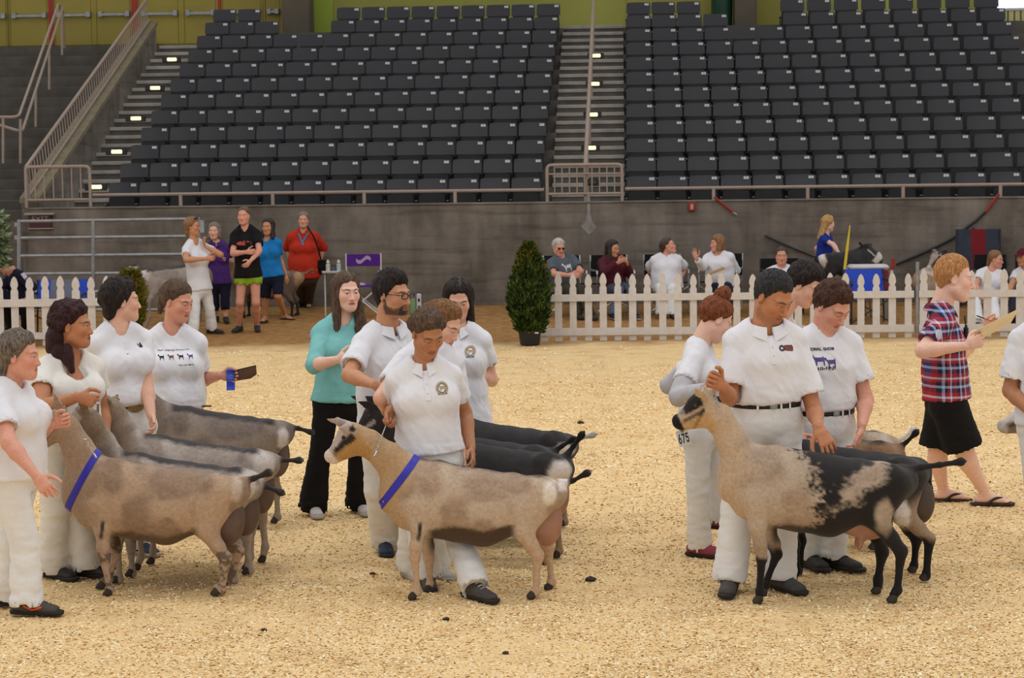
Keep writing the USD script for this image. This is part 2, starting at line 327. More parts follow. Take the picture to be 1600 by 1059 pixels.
# ---- seats
seat_black = M('seat_plastic', srgb(35, 36, 43), 0.45, 0.12, 3.0, 0.05, 90.0, spec=0.5)
seat_dark = M('seat_plastic_dark', srgb(13, 13, 15), 0.6, 0.12, 3.0)
tag_white = M('seat_tag', srgb(206, 208, 214), 0.25, 0.06, spec=0.6)
def curved_panel(w, z0, z1, y0, y1, bow, t, nx=9, nz=5, r=0.05):
    """a moulded panel: bowed in plan, leaning from y0 at the bottom to y1 at the top, with rounded upper corners"""
    V, F = [], []
    for side in (0, 1):
        for j in range(nz):
            for i in range(nx):
                a = i / (nx - 1) * 2 - 1; b = j / (nz - 1)
                ww = w * (1 - (0.045 if j == nz - 1 else 0.01 if j == nz - 2 else 0.0))
                z = z0 + (z1 - z0) * b - (0.012 * abs(a) ** 4 if j == nz - 1 else 0)
                y = y0 + (y1 - y0) * b + bow * (1 - a * a) + side * t - (0.02 if b == 1 else 0) * 0.3
                V.append((a * ww / 2, y, z))
    q = lambda s, i, j: s * nx * nz + j * nx + i
    for s in (0, 1):
        for j in range(nz - 1):
            for i in range(nx - 1):
                c = [q(s, i, j), q(s, i + 1, j), q(s, i + 1, j + 1), q(s, i, j + 1)]
                if s: c = c[::-1]
                F += [(c[0], c[1], c[2]), (c[0], c[2], c[3])]
    rim = [q(0, i, 0) for i in range(nx)] + [q(0, nx - 1, j) for j in range(1, nz)] + [q(0, i, nz - 1) for i in range(nx - 2, -1, -1)] + [q(0, 0, j) for j in range(nz - 2, 0, -1)]
    for a, b in zip(rim, rim[1:] + rim[:1]): F += [(a, a + nx * nz, b + nx * nz), (a, b + nx * nz, b)]
    return trimesh.Trimesh(V, F, process=False)
def make_seat(name, label, group, loc, w=0.478):
    t = thing(name, label, 'seat', loc, group)
    b = BASE[t]; mv = lambda m: m.apply_translation(b) and m if False else (m.apply_translation(b), m)[1]
    part(t, 'backrest', mv(curved_panel(w, 0.565, 0.80, 0.04, 0.10, 0.035, 0.022)), seat_black, 40)
    part(t, 'back_shell', mv(curved_panel(w * 0.92, 0.30, 0.58, 0.06, 0.075, 0.03, 0.02, 7, 3)), seat_dark, 40)
    part(t, 'seat_pan', mv(curved_panel(w * 0.9, 0.22, 0.56, -0.12, -0.055, 0.03, 0.035, 9, 4)), seat_dark, 40)
    part(t, 'number_plate', mv(cat_(box((w * 0.5 - 0.116, 0.094, 0.732), (w * 0.5 - 0.076, 0.104, 0.775)), box((w * 0.5 - 0.072, 0.092, 0.732), (w * 0.5 - 0.034, 0.102, 0.775))).apply_translation((0, -0.004, 0))), tag_white, False)
    st = [bbox((-0.252, -0.03, 0.02), (-0.232, 0.09, 0.46), 0.006), bbox((-0.262, -0.2, 0.42), (-0.222, 0.06, 0.455), 0.01), bbox((-0.265, -0.1, 0.0), (-0.22, 0.12, 0.03), 0.006)]
    part(t, 'standard', mv(cat_(*st)), M('seat_iron', srgb(44, 45, 50), 0.5), 40)
    part(t, 'bolt_cap', mv(lathe([(0, 0), (0.02, 0), (0.014, 0.012), (0, 0.014)], (-0.242, -0.2, 0.44), 8)), M('bolt_grey', srgb(110, 112, 118), 0.35, metal=0.5))
    return t
ordn = ['first', 'second', 'third', 'fourth', 'fifth', 'sixth', 'seventh', 'eighth', 'ninth', 'tenth', 'eleventh', 'twelfth']
seat0 = None; seat_count = 0; extra = []
nth = ['first', 'second', 'third', 'fourth', 'fifth', 'sixth', 'seventh', 'eighth', 'ninth', 'tenth', 'eleventh', 'twelfth', 'thirteenth', 'fourteenth', 'fifteenth', 'sixteenth']
def put_seat(u, r, block, k, turn=0.0):
    global seat0, seat_count
    loc = S(u, r * RUN, Z1 + RISE * r) if np.ndim(u) == 0 else u
    g = f'seats of the {ordn[r]} row in the {block} block'
    lab = f'black folding stadium seat, {nth[k]} from the central aisle in the {ordn[r]} row up, {block} block'
    if seat_count >= 400: extra.append((loc, turn)); return
    seat_count += 1
    if seat0 is None:
        globals()['seat0'] = make_seat('stadium_seat', lab, g, loc); UsdGeom.Xformable(stage.GetPrimAtPath(seat0)).AddRotateZOp().Set(math.degrees(-YAW))
    else: copy_of(seat0, 'stadium_seat', loc, -YAW + turn, lab, 'seat', g)
rowy = [283, 253, 225, 198, 171, 146, 122, 99, 77, 55, 34, 15.5]
for r in range(12):
    n = r * RUN
    # left block, laid from the aisle outward at 0.512 m centres
    ue = u_at(np.interp(r, [0, 11], [846, 876]), rowy[r], n) - 0.25
    ul = u_at([163, 184, 202, 220, 233, 252, 262, 277, 288, 301, 313, 326][r], rowy[r], n)
    k = 0
    while ue - k * 0.507 - 0.25 > ul - 0.12:
        u = ue - k * 0.507; k += 1
        px = [410, 523] if r == 11 else [432, 503] if r == 10 else None
        if px and u_at(px[0], rowy[r], n) - 0.02 < u < u_at(px[1], rowy[r], n): continue
        put_seat(u, r, 'left', k - 1)
# right block: rows bend gently towards the camera and the seats get wider to the right
def right_row(r):
    u = u_at(978, rowy[r], r * RUN) + 0.25; n = r * RUN; a = 0.0; out = []
    for k in range(15):
        out.append((u, n, a)); w = 0.498 + 0.0052 * k
        a = 0.012 * k; u += w * math.cos(a); n -= w * math.sin(a) * 0.55
    return out
for r in range(12):
    for k, (u, n, a) in enumerate(right_row(r)):
        p = S(u, n, Z1 + RISE * r)
        v = (p - CAM); px = W / 2 + FPX * (v @ _rt) / (v @ _fw)
        if px > 1625: break
        if r == 11 and 1098 < px < 1226: continue
        if r == 10 and 1136 < px < 1222: continue
        if r >= 9 and px > 1560 + (11 - r) * 14: continue
        put_seat(p, r, 'right', k, -a * 0.55)
if extra:
    one = [cat_(curved_panel(0.475, 0.47, 0.80, 0.02, 0.10, 0.035, 0.022, 5, 3), curved_panel(0.43, 0.22, 0.56, -0.12, -0.055, 0.03, 0.035, 5, 3))]
    ms = []
    for p, a in extra:
        m = one[0].copy(); m.apply_transform(trimesh.transformations.rotation_matrix(-YAW + a, (0, 0, 1))); m.apply_translation(p); ms.append(m)
    single('stadium_seats', cat_(*ms), seat_black, 'remaining black folding seats at the top right of the stand', 'seats', kind='stuff')

# ---- rails along the stand
def z_on(px, py, n): return z_at(px, py, n)
NR = NWALL + 0.12
zr = z_at(800, 297, NR)
def front_rail(px0, px1, posts, label):
    t = thing('front_railing', label, 'railing', S(u_at(px0, 300, NR), NR, zt))
    part(t, 'rail', tube([S(u_at(px0, 300, NR), NR, zr), S(u_at(px1, 300, NR), NR, zr)], 0.024), tan_metal)
    for p in posts: part(t, 'post', sbox(u_at(p, 300, NR) - 0.025, u_at(p, 300, NR) + 0.025, NR - 0.02, NR + 0.02, zt - 0.02, zr), tan_metal)
front_rail(145, 850, (282, 426, 569, 711), 'tan tube railing along the front of the left block of seats')
front_rail(977, 1660, (1115, 1262, 1411, 1563), 'tan tube railing along the front of the right block of seats')
def barred_gate(px0, px1, nb, label, mid=False):
    t = thing('barred_gate', label, 'gate', S(u_at(px0, 300, NR), NR, zt))
    u0, u1 = u_at(px0, 300, NR), u_at(px1, 300, NR); zg = z_at(px0, 258 if mid else 261, NR)
    part(t, 'gate_frame', tube(bend([S(u0, NR, zt), S(u0, NR, zg), S(u1, NR, zg), S(u1, NR, zt)], 0.08), 0.026), tan_metal)
    part(t, 'bottom_rail', tube([S(u0, NR, zt + 0.12), S(u1, NR, zt + 0.12)], 0.02), tan_metal)
    if mid: part(t, 'middle_rail', tube([S(u0, NR, zg - 0.14), S(u1, NR, zg - 0.14)], 0.014), tan_metal)
    for k in range(nb):
        u = u0 + (u1 - u0) * (k + 1) / (nb + 1)
        part(t, 'baluster', tube([S(u, NR, zt + 0.12), S(u, NR, zg)], 0.011, 6), tan_metal)
barred_gate(855, 972, 9, 'tan barred gate at the foot of the central aisle', True)
barred_gate(41, 141, 6, 'tan barred gate at the foot of the left aisle')
# central aisle handrail
t = thing('aisle_handrail', 'tan handrail post line running up the central aisle', 'handrail', S(u_at(915, 310, -0.7), -0.7, Z1))
pts = [(914, 300, -0.8, 0.0), (917, 255, -0.7, None)]
hr = [S(u_at(915, 280, -0.8), -0.8, Z1 - 0.2), S(u_at(915, 260, -0.8), -0.8, z_at(915, 256, -0.8)), S(u_at(928, 0, 9.0), 9.0, z_at(928, -8, 9.0))]
part(t, 'handrail_tube', tube(bend(hr, 0.12), 0.034), tan_metal)
for f in (0.16, 0.40, 0.64, 0.88): 
    q = hr[1] * (1 - f) + hr[2] * f
    part(t, 'post', tube([q - UZ * 1.05, q], 0.02), tan_metal)
# step lights
def step_light(px, py, n, lit, label, w=0.24):
    u, z = u_at(px, py, n), z_at(px, py, n)
    t = thing('step_light', label, 'light', S(u, n, z))
    part(t, 'lamp_housing', sbox(u - 0.5 * w - 0.07, u + 0.5 * w + 0.04, n - 0.03, n + 0.05, z - 0.055, z + 0.055, 0.01), black_metal)
    part(t, 'lamp_lens', sbox(u - 0.38 * w, u + 0.38 * w, n - 0.045, n - 0.02, z - 0.032, z + 0.032, 0.02), lamp_glass if lit else M('unlit_lens', srgb(70, 66, 56), 0.4))
wd = ['lowest', 'second lowest', 'third lowest', 'second highest', 'highest']
for k, (x, y) in enumerate(((924, 231), (927, 179), (930, 131), (932, 87))):
    step_light(x, y, (2 * k + 2) * RUN - 0.93 * RUN, True, f'{["lowest", "second lowest", "second highest", "highest"][k]} lit step light on the central aisle stairs', 0.2)
step_light(926, 285, -0.70, False, 'unlit step light behind the central barred gate', 0.16)
for k, (x, y) in enumerate(((151, 292), (183, 237), (213, 185), (243, 137.5), (269, 93))):
    step_light(x, y, 2 * k * RUN - 0.93 * RUN, True, f'{wd[k]} lit step light on the left aisle stairs', 0.24)

# ---- sloping parapet with bars left of the left aisle, and the lower left concourse stairs
def slope(px, py, n): return S(u_at(px, py, n), n, z_at(px, py, n))
n0, n1 = NWALL + 0.2, 9.4
a0, a1 = slope(46, 312, n0), slope(234, 36, n1)
un = nrm(np.cross(a1 - a0, UZ)); wdt = 0.16
def prism(p, q, z0p, z0q, h, half):
    V = [p + un * s * half + UZ * zz for s in (-1, 1) for zz in (z0p - p[2], h)] + [q + un * s * half + UZ * zz for s in (-1, 1) for zz in (z0q - q[2], h)]
    return trimesh.convex.convex_hull(np.array(V))
pp = thing('parapet_1', 'sloping concrete parapet beside the left aisle stairs', 'parapet', a0, kind='structure')
part(pp, 'parapet_wall', prism(a0, a1, -0.2, 3.4, -0.05, wdt * 0.8), concrete)
part(pp, 'parapet_coping', prism(a0, a1, a0[2] - 0.05, a1[2] - 0.05, 0.03, wdt), M('tan_coping', srgb(128, 118, 96), 0.8, 0.25, 5.0))
r0, r1 = slope(40, 262, n0), slope(231, -4, n1)
pr = thing('sloping_railing', 'tan barred railing climbing along the sloping parapet', 'railing', r0)
part(pr, 'top_rail', tube([r0, r1], 0.03), tan_metal); part(pr, 'end_post', tube([a0, r0], 0.026), tan_metal)
lo0, lo1 = r0 * 0.12 + a0 * 0.88, r1 * 0.12 + a1 * 0.88
part(pr, 'bottom_rail', tube([lo0, lo1], 0.02), tan_metal)
for k in range(56):
    f = (k + 1) / 57; part(pr, 'baluster', tube([lo0 * (1 - f) + lo1 * f, r0 * (1 - f) + r1 * f], 0.010, 5), tan_metal)
cs = thing('concourse_stairs', 'wide dark concrete stairs at the far left below the yellow doors', 'stairs', kind='structure')
for k in range(17):
    y0 = 345 - k * 16.0; n = -0.2 + k * 0.62
    z = z_at(20, y0 - 16, n); zb = -0.3 if k == 0 else z_at(20, y0, n)
    part(cs, 'step', sbox(u_at(-90, 200, n), u_at(62 + k * 11.4, 200, n), n, n + 0.75, zb - 0.25, z, 0.006), M('dark_step_concrete', srgb(92, 88, 82), 0.9, 0.25, 2.0, 0.2, 30.0, spec=0.1))
single('pit_wall', sbox(u_at(-90, 330, -1), uL, NWALL + 0.7, NWALL + 1.0, -0.3, z_at(20, 345, -0.3)), concrete, 'lower concrete wall left of the arena wall corner', 'wall', kind='structure')
hd = thing('stair_handrail', 'double tan handrail on the far left concourse stairs', 'handrail', slope(30, 260, 2))
for dx in (0, 9):
    part(hd, 'rail', tube(bend([slope(-20 + dx, 183 + dx, 2.0), slope(29 + dx * .6, 183 + dx * 2.6, 2.0), slope(92 + dx * .6, 4 + dx, 8.0), slope(97 + dx * .4, 30 + dx * 5, 8.3)], 0.15), 0.026), tan_metal)
for x, y0, y1, n in ((5, 183, 255, 2), (32, 186, 255, 2), (56, 140, 198, 4.2), (77, 75, 140, 6.2), (97, 10, 86, 8)):
    part(hd, 'post', tube([slope(x, y0, n), slope(x, y1, n)], 0.024), tan_metal)

# ---- fence of white pickets
picket_white = M('picket_paint', srgb(208, 201, 196), 0.6, 0.1, 14.0, 0.15, 60.0)
def picket_mesh(hw, h, t=0.022):
    pr = [(-hw, 0), (hw, 0), (hw, h - 0.19), (hw * 0.72, h - 0.165), (hw * 0.72, h - 0.15), (hw * 1.0, h - 0.12), (hw * 0.96, h - 0.08), (hw * 0.62, h - 0.03), (hw * 0.15, h),
          (-hw * 0.15, h), (-hw * 0.62, h - 0.03), (-hw * 0.96, h - 0.08), (-hw * 1.0, h - 0.12), (-hw * 0.72, h - 0.15), (-hw * 0.72, h - 0.165), (-hw, h - 0.19)]
    return pr, t
def picket_fence(label, pxs, ytop, ybase, d0, d1, rails, hw):
    """pxs: picket centres in order; rails: (upper edge, lower edge) heights in metres"""
    b0, b1 = at(pxs[0], ybase, d0), at(pxs[-1], ybase, d1)
    ux = nrm([b1[0] - b0[0], b1[1] - b0[1], 0]); uf = np.array([ux[1], -ux[0], 0])
    t = thing('picket_fence', label, 'fence', (b0[0], b0[1], 0))
    for i, px in enumerate(pxs):
        f = i / max(len(pxs) - 1, 1)
        r = ray(px, ytop); nn = uf; k = (b0 - CAM) @ nn / (r @ nn); p = CAM + r * k
        h = p[2] if np.ndim(ytop) == 0 else p[2]
        pr, th = picket_mesh(hw * (1 + 0.03 * math.sin(i * 2.3)), h + 0.01 * math.sin(i * 1.7))
        part(t, 'picket', extrude(pr, th, (p[0], p[1], 0.0), ux, UZ), picket_white)
    for z0, z1 in rails:
        q0 = b0 - ux * 0.065; ln = np.linalg.norm(b1[:2] - b0[:2]) + 0.13
        part(t, 'rail', extrude([(0, z0), (ln, z0), (ln, z1), (0, z1)], 0.03, (q0[0], q0[1], 0) - uf * 0.032 if False else (q0[0] + uf[0] * 0.022, q0[1] + uf[1] * 0.022, 0), ux, UZ), picket_white)
    return t
DF = gd(1000, 531)
picket_fence('white picket fence between the potted evergreen and the metal post', [850, 872, 895, 919, 942, 965, 988, 1011, 1035, 1059, 1083, 1107, 1127, 1151, 1176, 1199, 1223, 1247, 1271, 1297, 1321, 1345, 1369, 1394, 1419], 427, 531, DF, DF - 0.1, ((0.075, 0.17), (0.52, 0.61)), 0.046)
picket_fence('white picket fence right of the metal post, behind the plaid shirt man', [1443, 1468, 1493, 1518, 1543, 1569, 1594, 1619], 421, 533, DF - 0.1, DF - 0.2, ((0.075, 0.17), (0.52, 0.61)), 0.05)
picket_fence('short white picket fence at the left behind the curly haired woman', [-27, -2, 22, 46, 70, 94, 118, 142, 166], 432, 542, gd(80, 540), gd(80, 540) + 0.05, ((0.09, 0.18), (0.52, 0.62)), 0.05)
p_ = at(1433, 535, DF - 0.1)
single('fence_post', tube([(p_[0], p_[1] + 0.0, 0), (p_[0], p_[1] + 0.0, 0.98)], 0.024, 10), grey_steel, 'grey metal post joining the two right picket fences', 'post')

# ---- galvanised livestock panel in front of the wall at the left
DG = 31.2
lp = thing('livestock_panel', 'galvanised tube livestock gate in front of the wall at the left', 'gate', at(30, 480, DG))
for y0, y1 in ((346, 342), (372, 369), (400, 397), (428, 426), (456, 455), (484, 484)):
    part(lp, 'rail', tube([at(30, y0, DG), at(312, y1, DG)], 0.024), grey_steel)
for x in (30, 146, 312):
    part(lp, 'upright', tube([at(x, 343, DG), at(x, 500, DG)], 0.03), grey_steel)
part(lp, 'hinge', cat_(*[box(at(25, y, DG) - 0.02, at(27, y, DG) + (0.03, 0.03, 0.04)) for y in (352, 372)]), grey_steel)
# ---- exit sign on the wall, behind the panel
NS = NWALL - 0.06
es = thing('exit_sign', 'dark red EXIT sign under a small pale hood on the wall', 'sign', S(u_at(62, 345, NS), NS, z_at(62, 358, NS)))
u0, u1 = u_at(45, 345, NS), u_at(80, 345, NS); z0, z1 = z_at(62, 356, NS), z_at(62, 336, NS)
part(es, 'sign_box', sbox(u0, u1, NS, NWALL, z0, z1, 0.008), M('sign_maroon', srgb(70, 28, 34), 0.5))
part(es, 'hood', sbox(u0 - 0.05, u1 + 0.06, NS - 0.08, NWALL, z1, z1 + 0.035, 0.006), M('pale_hood', srgb(150, 140, 130), 0.6))
tm = meshkit.text_mesh('EXIT', 0.085, 0.006, True); tw = tm.bounds[1, 0]
T = np.eye(4); T[:3, 0], T[:3, 1], T[:3, 2] = UX, UZ, -UN; T[:3, 3] = S((u0 + u1) / 2, NS - 0.001, z1 - 0.105) - UX * tw / 2
tm.apply_transform(T); part(es, 'lettering', tm, M('sign_letter', srgb(150, 136, 136), 0.5), False)
part(es, 'lower_trim', sbox(u0 - 0.01, u1 + 0.02, NS - 0.01, NWALL, z0 - 0.02, z0, 0.004), M('pale_hood'))
# ---- fire alarm box and hoses on the wall
fa = thing('alarm_box', 'small red alarm box on the wall under the right railing', 'alarm', S(u_at(1080, 322, NS), NS, z_at(1080, 330, NS)))
part(fa, 'alarm_case', sbox(u_at(1075, 322, NS), u_at(1087, 322, NS), NS, NWALL, z_at(1080, 330, NS), z_at(1080, 316, NS), 0.01), red_paint)
part(fa, 'alarm_plate', sbox(u_at(1079, 322, NS), u_at(1083, 322, NS), NS - 0.008, NS + 0.01, z_at(1080, 327, NS), z_at(1080, 319, NS)), M('alarm_white', srgb(190, 160, 150), 0.5))
def wpt(px, py, off=0.04): return S(u_at(px, py, NWALL - off), NWALL - off, z_at(px, py, NWALL - off))
single('rail_strap', tube([wpt(1116, 308), wpt(1146, 332)], 0.022, 6), red_paint, 'red strap hanging from the railing right of the alarm box', 'strap')
single('strap_hook', tube([wpt(1144, 331), wpt(1151, 336)], 0.02, 6), grey_steel, 'pale metal hook at the end of the red strap', 'hook')
single('rail_strap', tube([wpt(1561, 303), wpt(1540, 331)], 0.024, 6), red_paint, 'red strap hanging from the railing at the far right', 'strap')
cb = [wpt(1541, 330), wpt(1524, 346), wpt(1515, 352), wpt(1490, 372), wpt(1450, 392), wpt(1400, 413)]
single('black_cable', tube(bend(cb, 0.2), [0.02] + [0.024] * 30 + [0.018] if False else 0.022, 6), black_metal, 'black cable sagging down the wall from the far right strap', 'cable')
single('black_cable', tube(bend([wpt(1521, 356), wpt(1522, 372), wpt(1521, 386)], 0.1), 0.016, 6), black_metal, 'short black cable end hanging below the far right strap', 'cable')
single('black_cable', tube(bend([wpt(1195, 368), wpt(1230, 384), wpt(1275, 402)], 0.2), 0.016, 6), black_metal, 'thin black cable slanting behind the blue shirted girl', 'cable')
single('wall_stain', extrude([(u, v) for u, v in [(-.02, .3), (.02, .3), (.025, 0), (.05, -.12), (.12, -.22), (.05, -.3), (0, -.34), (-.06, -.28), (-.13, -.2), (-.05, -.1), (-.025, .02)]], .003, S(u_at(920, 335, NWALL), NWALL - .001, z_at(920, 333, NWALL)) - UN * 0.002, UX, UZ), M('pale_drip', srgb(140, 136, 132), 0.8, 0.25, 8.0), 'pale drip stain on the arena wall below the central gate', 'stain', False)

# ================================================================ BODIES: implicit surfaces meshed by surface nets
class SDF:
    def __init__(s, lo, hi, h):
        s.o = np.array(lo, float) - 2 * h; s.h = h
        n = np.ceil((np.array(hi, float) + 2 * h - s.o) / h).astype(int) + 1
        s.F = np.full(n, 1.0, np.float32); s.n = n
    def blk(s, lo, hi):
        a = np.clip(np.floor((np.array(lo) - s.o) / s.h).astype(int), 0, s.n - 1); b = np.clip(np.ceil((np.array(hi) - s.o) / s.h).astype(int) + 1, 1, s.n)
        sl = tuple(slice(int(i), int(j)) for i, j in zip(a, b))
        g = [(s.o[k] + s.h * np.arange(a[k], b[k])).astype(np.float32) for k in range(3)]
        return sl, (g[0][:, None, None], g[1][None, :, None], g[2][None, None, :])
    def put(s, fn, lo, hi, k=0.02, mode='add'):
        pad = k + 2 * s.h
        sl, g = s.blk(np.array(lo) - pad, np.array(hi) + pad)
        if any(x.start >= x.stop for x in sl): return s
        d = fn(*g); f = s.F[sl]
        if mode == 'add': t = np.clip(0.5 + 0.5 * (f - d) / k, 0, 1); s.F[sl] = f * (1 - t) + d * t - k * t * (1 - t)
        else: d = -d; t = np.clip(0.5 - 0.5 * (f - d) / k, 0, 1); s.F[sl] = f * (1 - t) + d * t + k * t * (1 - t)
        return s
    def mesh(s):
        F, h = s.F, s.h
        I = F < 0
        c = np.zeros(tuple(np.array(F.shape) - 1), np.uint8)
        for a in (0, 1):
            for b in (0, 1):
                for d in (0, 1): c += I[a:F.shape[0] - 1 + a, b:F.shape[1] - 1 + b, d:F.shape[2] - 1 + d]
        act = np.nonzero((c > 0) & (c < 8)); n = len(act[0])
        if n == 0: return trimesh.Trimesh()
        ijk = np.stack(act, 1); cor = np.array([(a, b, d) for a in (0, 1) for b in (0, 1) for d in (0, 1)])
        vals = np.stack([F[ijk[:, 0] + q[0], ijk[:, 1] + q[1], ijk[:, 2] + q[2]] for q in cor], 1)
        acc, cnt = np.zeros((n, 3)), np.zeros(n)
        for x in range(8):
            for y in range(x + 1, 8):
                if np.abs(cor[x] - cor[y]).sum() != 1: continue
                m = (vals[:, x] < 0) != (vals[:, y] < 0)
                t = vals[m, x] / (vals[m, x] - vals[m, y]); acc[m] += cor[x] + t[:, None] * (cor[y] - cor[x]); cnt[m] += 1
        V = (ijk + acc / cnt[:, None]) * h + s.o
        idx = np.full(c.shape, -1, np.int32); idx[act] = np.arange(n)
        Q = []
        for ax in range(3):
            u, v = (ax + 1) % 3, (ax + 2) % 3
            sl0 = [slice(None)] * 3; sl1 = [slice(None)] * 3; sl0[ax] = slice(0, -1); sl1[ax] = slice(1, None)
            e = np.nonzero(I[tuple(sl0)] != I[tuple(sl1)]); P = np.stack(e, 1)
            ok = (P[:, u] > 0) & (P[:, v] > 0) & (P[:, u] < c.shape[u]) & (P[:, v] < c.shape[v]); P = P[ok]
            du, dv = np.zeros(3, int), np.zeros(3, int); du[u] = 1; dv[v] = 1
            g = lambda q: idx[q[:, 0], q[:, 1], q[:, 2]]
            q = np.stack([g(P - du - dv), g(P - dv), g(P), g(P - du)], 1)
            flip = ~I[tuple(P.T)]; q[flip] = q[flip][:, ::-1]; Q.append(q)
        Q = np.vstack(Q); Q = Q[(Q >= 0).all(1)]
        return trimesh.Trimesh(V, np.vstack([Q[:, [0, 1, 2]], Q[:, [0, 2, 3]]]), process=False)
def bb(*pr):
    p = np.array([q[0] for q in pr]); r = np.array([q[1] for q in pr])[:, None]; return (p - r).min(0), (p + r).max(0)
def cone(a, b, ra, rb):
    a, b = np.array(a, float), np.array(b, float); ab = b - a; L2 = ab @ ab + 1e-9
    def f(X, Y, Z):
        x, y, z = X - np.float32(a[0]), Y - np.float32(a[1]), Z - np.float32(a[2])
        t = np.clip((x * ab[0] + y * ab[1] + z * ab[2]) / L2, 0, 1).astype(np.float32)
        return np.sqrt((x - t * ab[0]) ** 2 + (y - t * ab[1]) ** 2 + (z - t * ab[2]) ** 2) - (ra + (rb - ra) * t)
    return (f,) + bb((a, ra), (b, rb))
def ell(c, R, r):
    """ellipsoid: centre, rows of R its axes, radii"""
    c, R, r = np.array(c, float), np.array(R, float), np.array(r, float)
    def f(X, Y, Z):
        x, y, z = X - np.float32(c[0]), Y - np.float32(c[1]), Z - np.float32(c[2])
        q = [(x * R[k, 0] + y * R[k, 1] + z * R[k, 2]) for k in range(3)]
        k0 = np.sqrt(sum((q[k] / r[k]) ** 2 for k in range(3))); k1 = np.sqrt(sum((q[k] / r[k] ** 2) ** 2 for k in range(3)))
        return np.where(k1 > 1e-6, k0 * (k0 - 1) / np.maximum(k1, 1e-6), -r.min()).astype(np.float32)
    e = np.sqrt(((R * r[:, None]) ** 2).sum(0)); return f, c - e, c + e
def loft(a, b, side, wa, wb, da, db, flat=False):
    """tapering limb of elliptical section: half widths w along side, d across it"""
    a, b = np.array(a, float), np.array(b, float); L = np.linalg.norm(b - a); ax = (b - a) / (L + 1e-9)
    s = nrm(np.array(side, float) - ax * (np.array(side) @ ax)); t_ = np.cross(ax, s)
    def f(X, Y, Z):
        x, y, z = X - np.float32(a[0]), Y - np.float32(a[1]), Z - np.float32(a[2])
        p = x * ax[0] + y * ax[1] + z * ax[2]; u = x * s[0] + y * s[1] + z * s[2]; v = x * t_[0] + y * t_[1] + z * t_[2]
        t = np.clip(p / L, 0, 1); w = wa + (wb - wa) * t; d = da + (db - da) * t
        e = p - np.clip(p, 0, L); m = np.minimum(w, d)
        q = np.sqrt((u / w) ** 2 + (v / d) ** 2 + (e / m) ** 2) + 1e-6; r = np.sqrt(u * u + v * v + e * e)
        return np.where(q > 0.05, (q - 1) * r / q, -m * 0.9).astype(np.float32)
    R = max(wa, wb, da, db); return (f,) + bb((a, R), (b, R))
def cut(prim, *planes, k=0.004):
    """trims one primitive by planes (point, normal): keeps the side the normal points away from"""
    f, lo, hi = prim
    def g(X, Y, Z):
        d = f(X, Y, Z)
        for p, n in planes:
            e = ((X - np.float32(p[0])) * n[0] + (Y - np.float32(p[1])) * n[1] + (Z - np.float32(p[2])) * n[2]).astype(np.float32)
            t = np.clip(0.5 - 0.5 * (d - e) / k, 0, 1); d = d * (1 - t) + e * t + k * t * (1 - t)
        return d
    return g, lo, hi
def build(prims, h):
    """prims: (primitive, blend, 'add' | 'sub')"""
    lo = np.min([p[0][1] for p in prims if p[2] == 'add'], 0); hi = np.max([p[0][2] for p in prims if p[2] == 'add'], 0)
    s = SDF(lo - 0.02, hi + 0.02, h)
    for pr, k, mode in prims: s.put(*pr, k=k, mode=mode)
    return s.mesh()
def A(prim, k=0.02): return (prim, k, 'add')
def Sb(prim, k=0.01): return (prim, k, 'sub')
def manifold(m):
    try:
        r = manifold3d.Manifold(manifold3d.Mesh(m.vertices.astype(np.float32), m.faces.astype(np.uint32)))
        return r if r.status() == manifold3d.Error.NoError and r.num_tri() > 0 else None
    except Exception: return None
def unite(ms):
    mm = [manifold(m) for m in ms]
    if any(x is None for x in mm): return cat_(*ms)
    r = manifold3d.Manifold.batch_boolean(mm, manifold3d.OpType.Add).to_mesh()
    return trimesh.Trimesh(r.vert_properties[:, :3], r.tri_verts, process=False)
def puff(m, amp, freq, seed=0, stretch=(1, 1, 1), w=None, ridged=False, rot=0.0):
    """pushes a mesh's points along their normals by smooth noise: folds and creases"""
    v = np.array(m.vertices); ca, sa = math.cos(rot), math.sin(rot); p = np.stack([ca * v[:, 0] + sa * v[:, 2], v[:, 1], ca * v[:, 2] - sa * v[:, 0]], 1) * np.array(stretch) * freq
    n = meshkit.fbm(p, 3, seed) - 0.5
    if ridged: n = 0.25 - np.abs(n) * 1.6
    a = amp if w is None else amp * w(v)
    nn = np.array(m.vertex_normals); return trimesh.Trimesh(v + nn * (n * 2 * a)[:, None], m.faces, process=False)
def frame(f, up):
    f = nrm(f); r = nrm(np.cross(f, up)); return np.array([r, f, np.cross(r, f)])    # rows: right, front, up

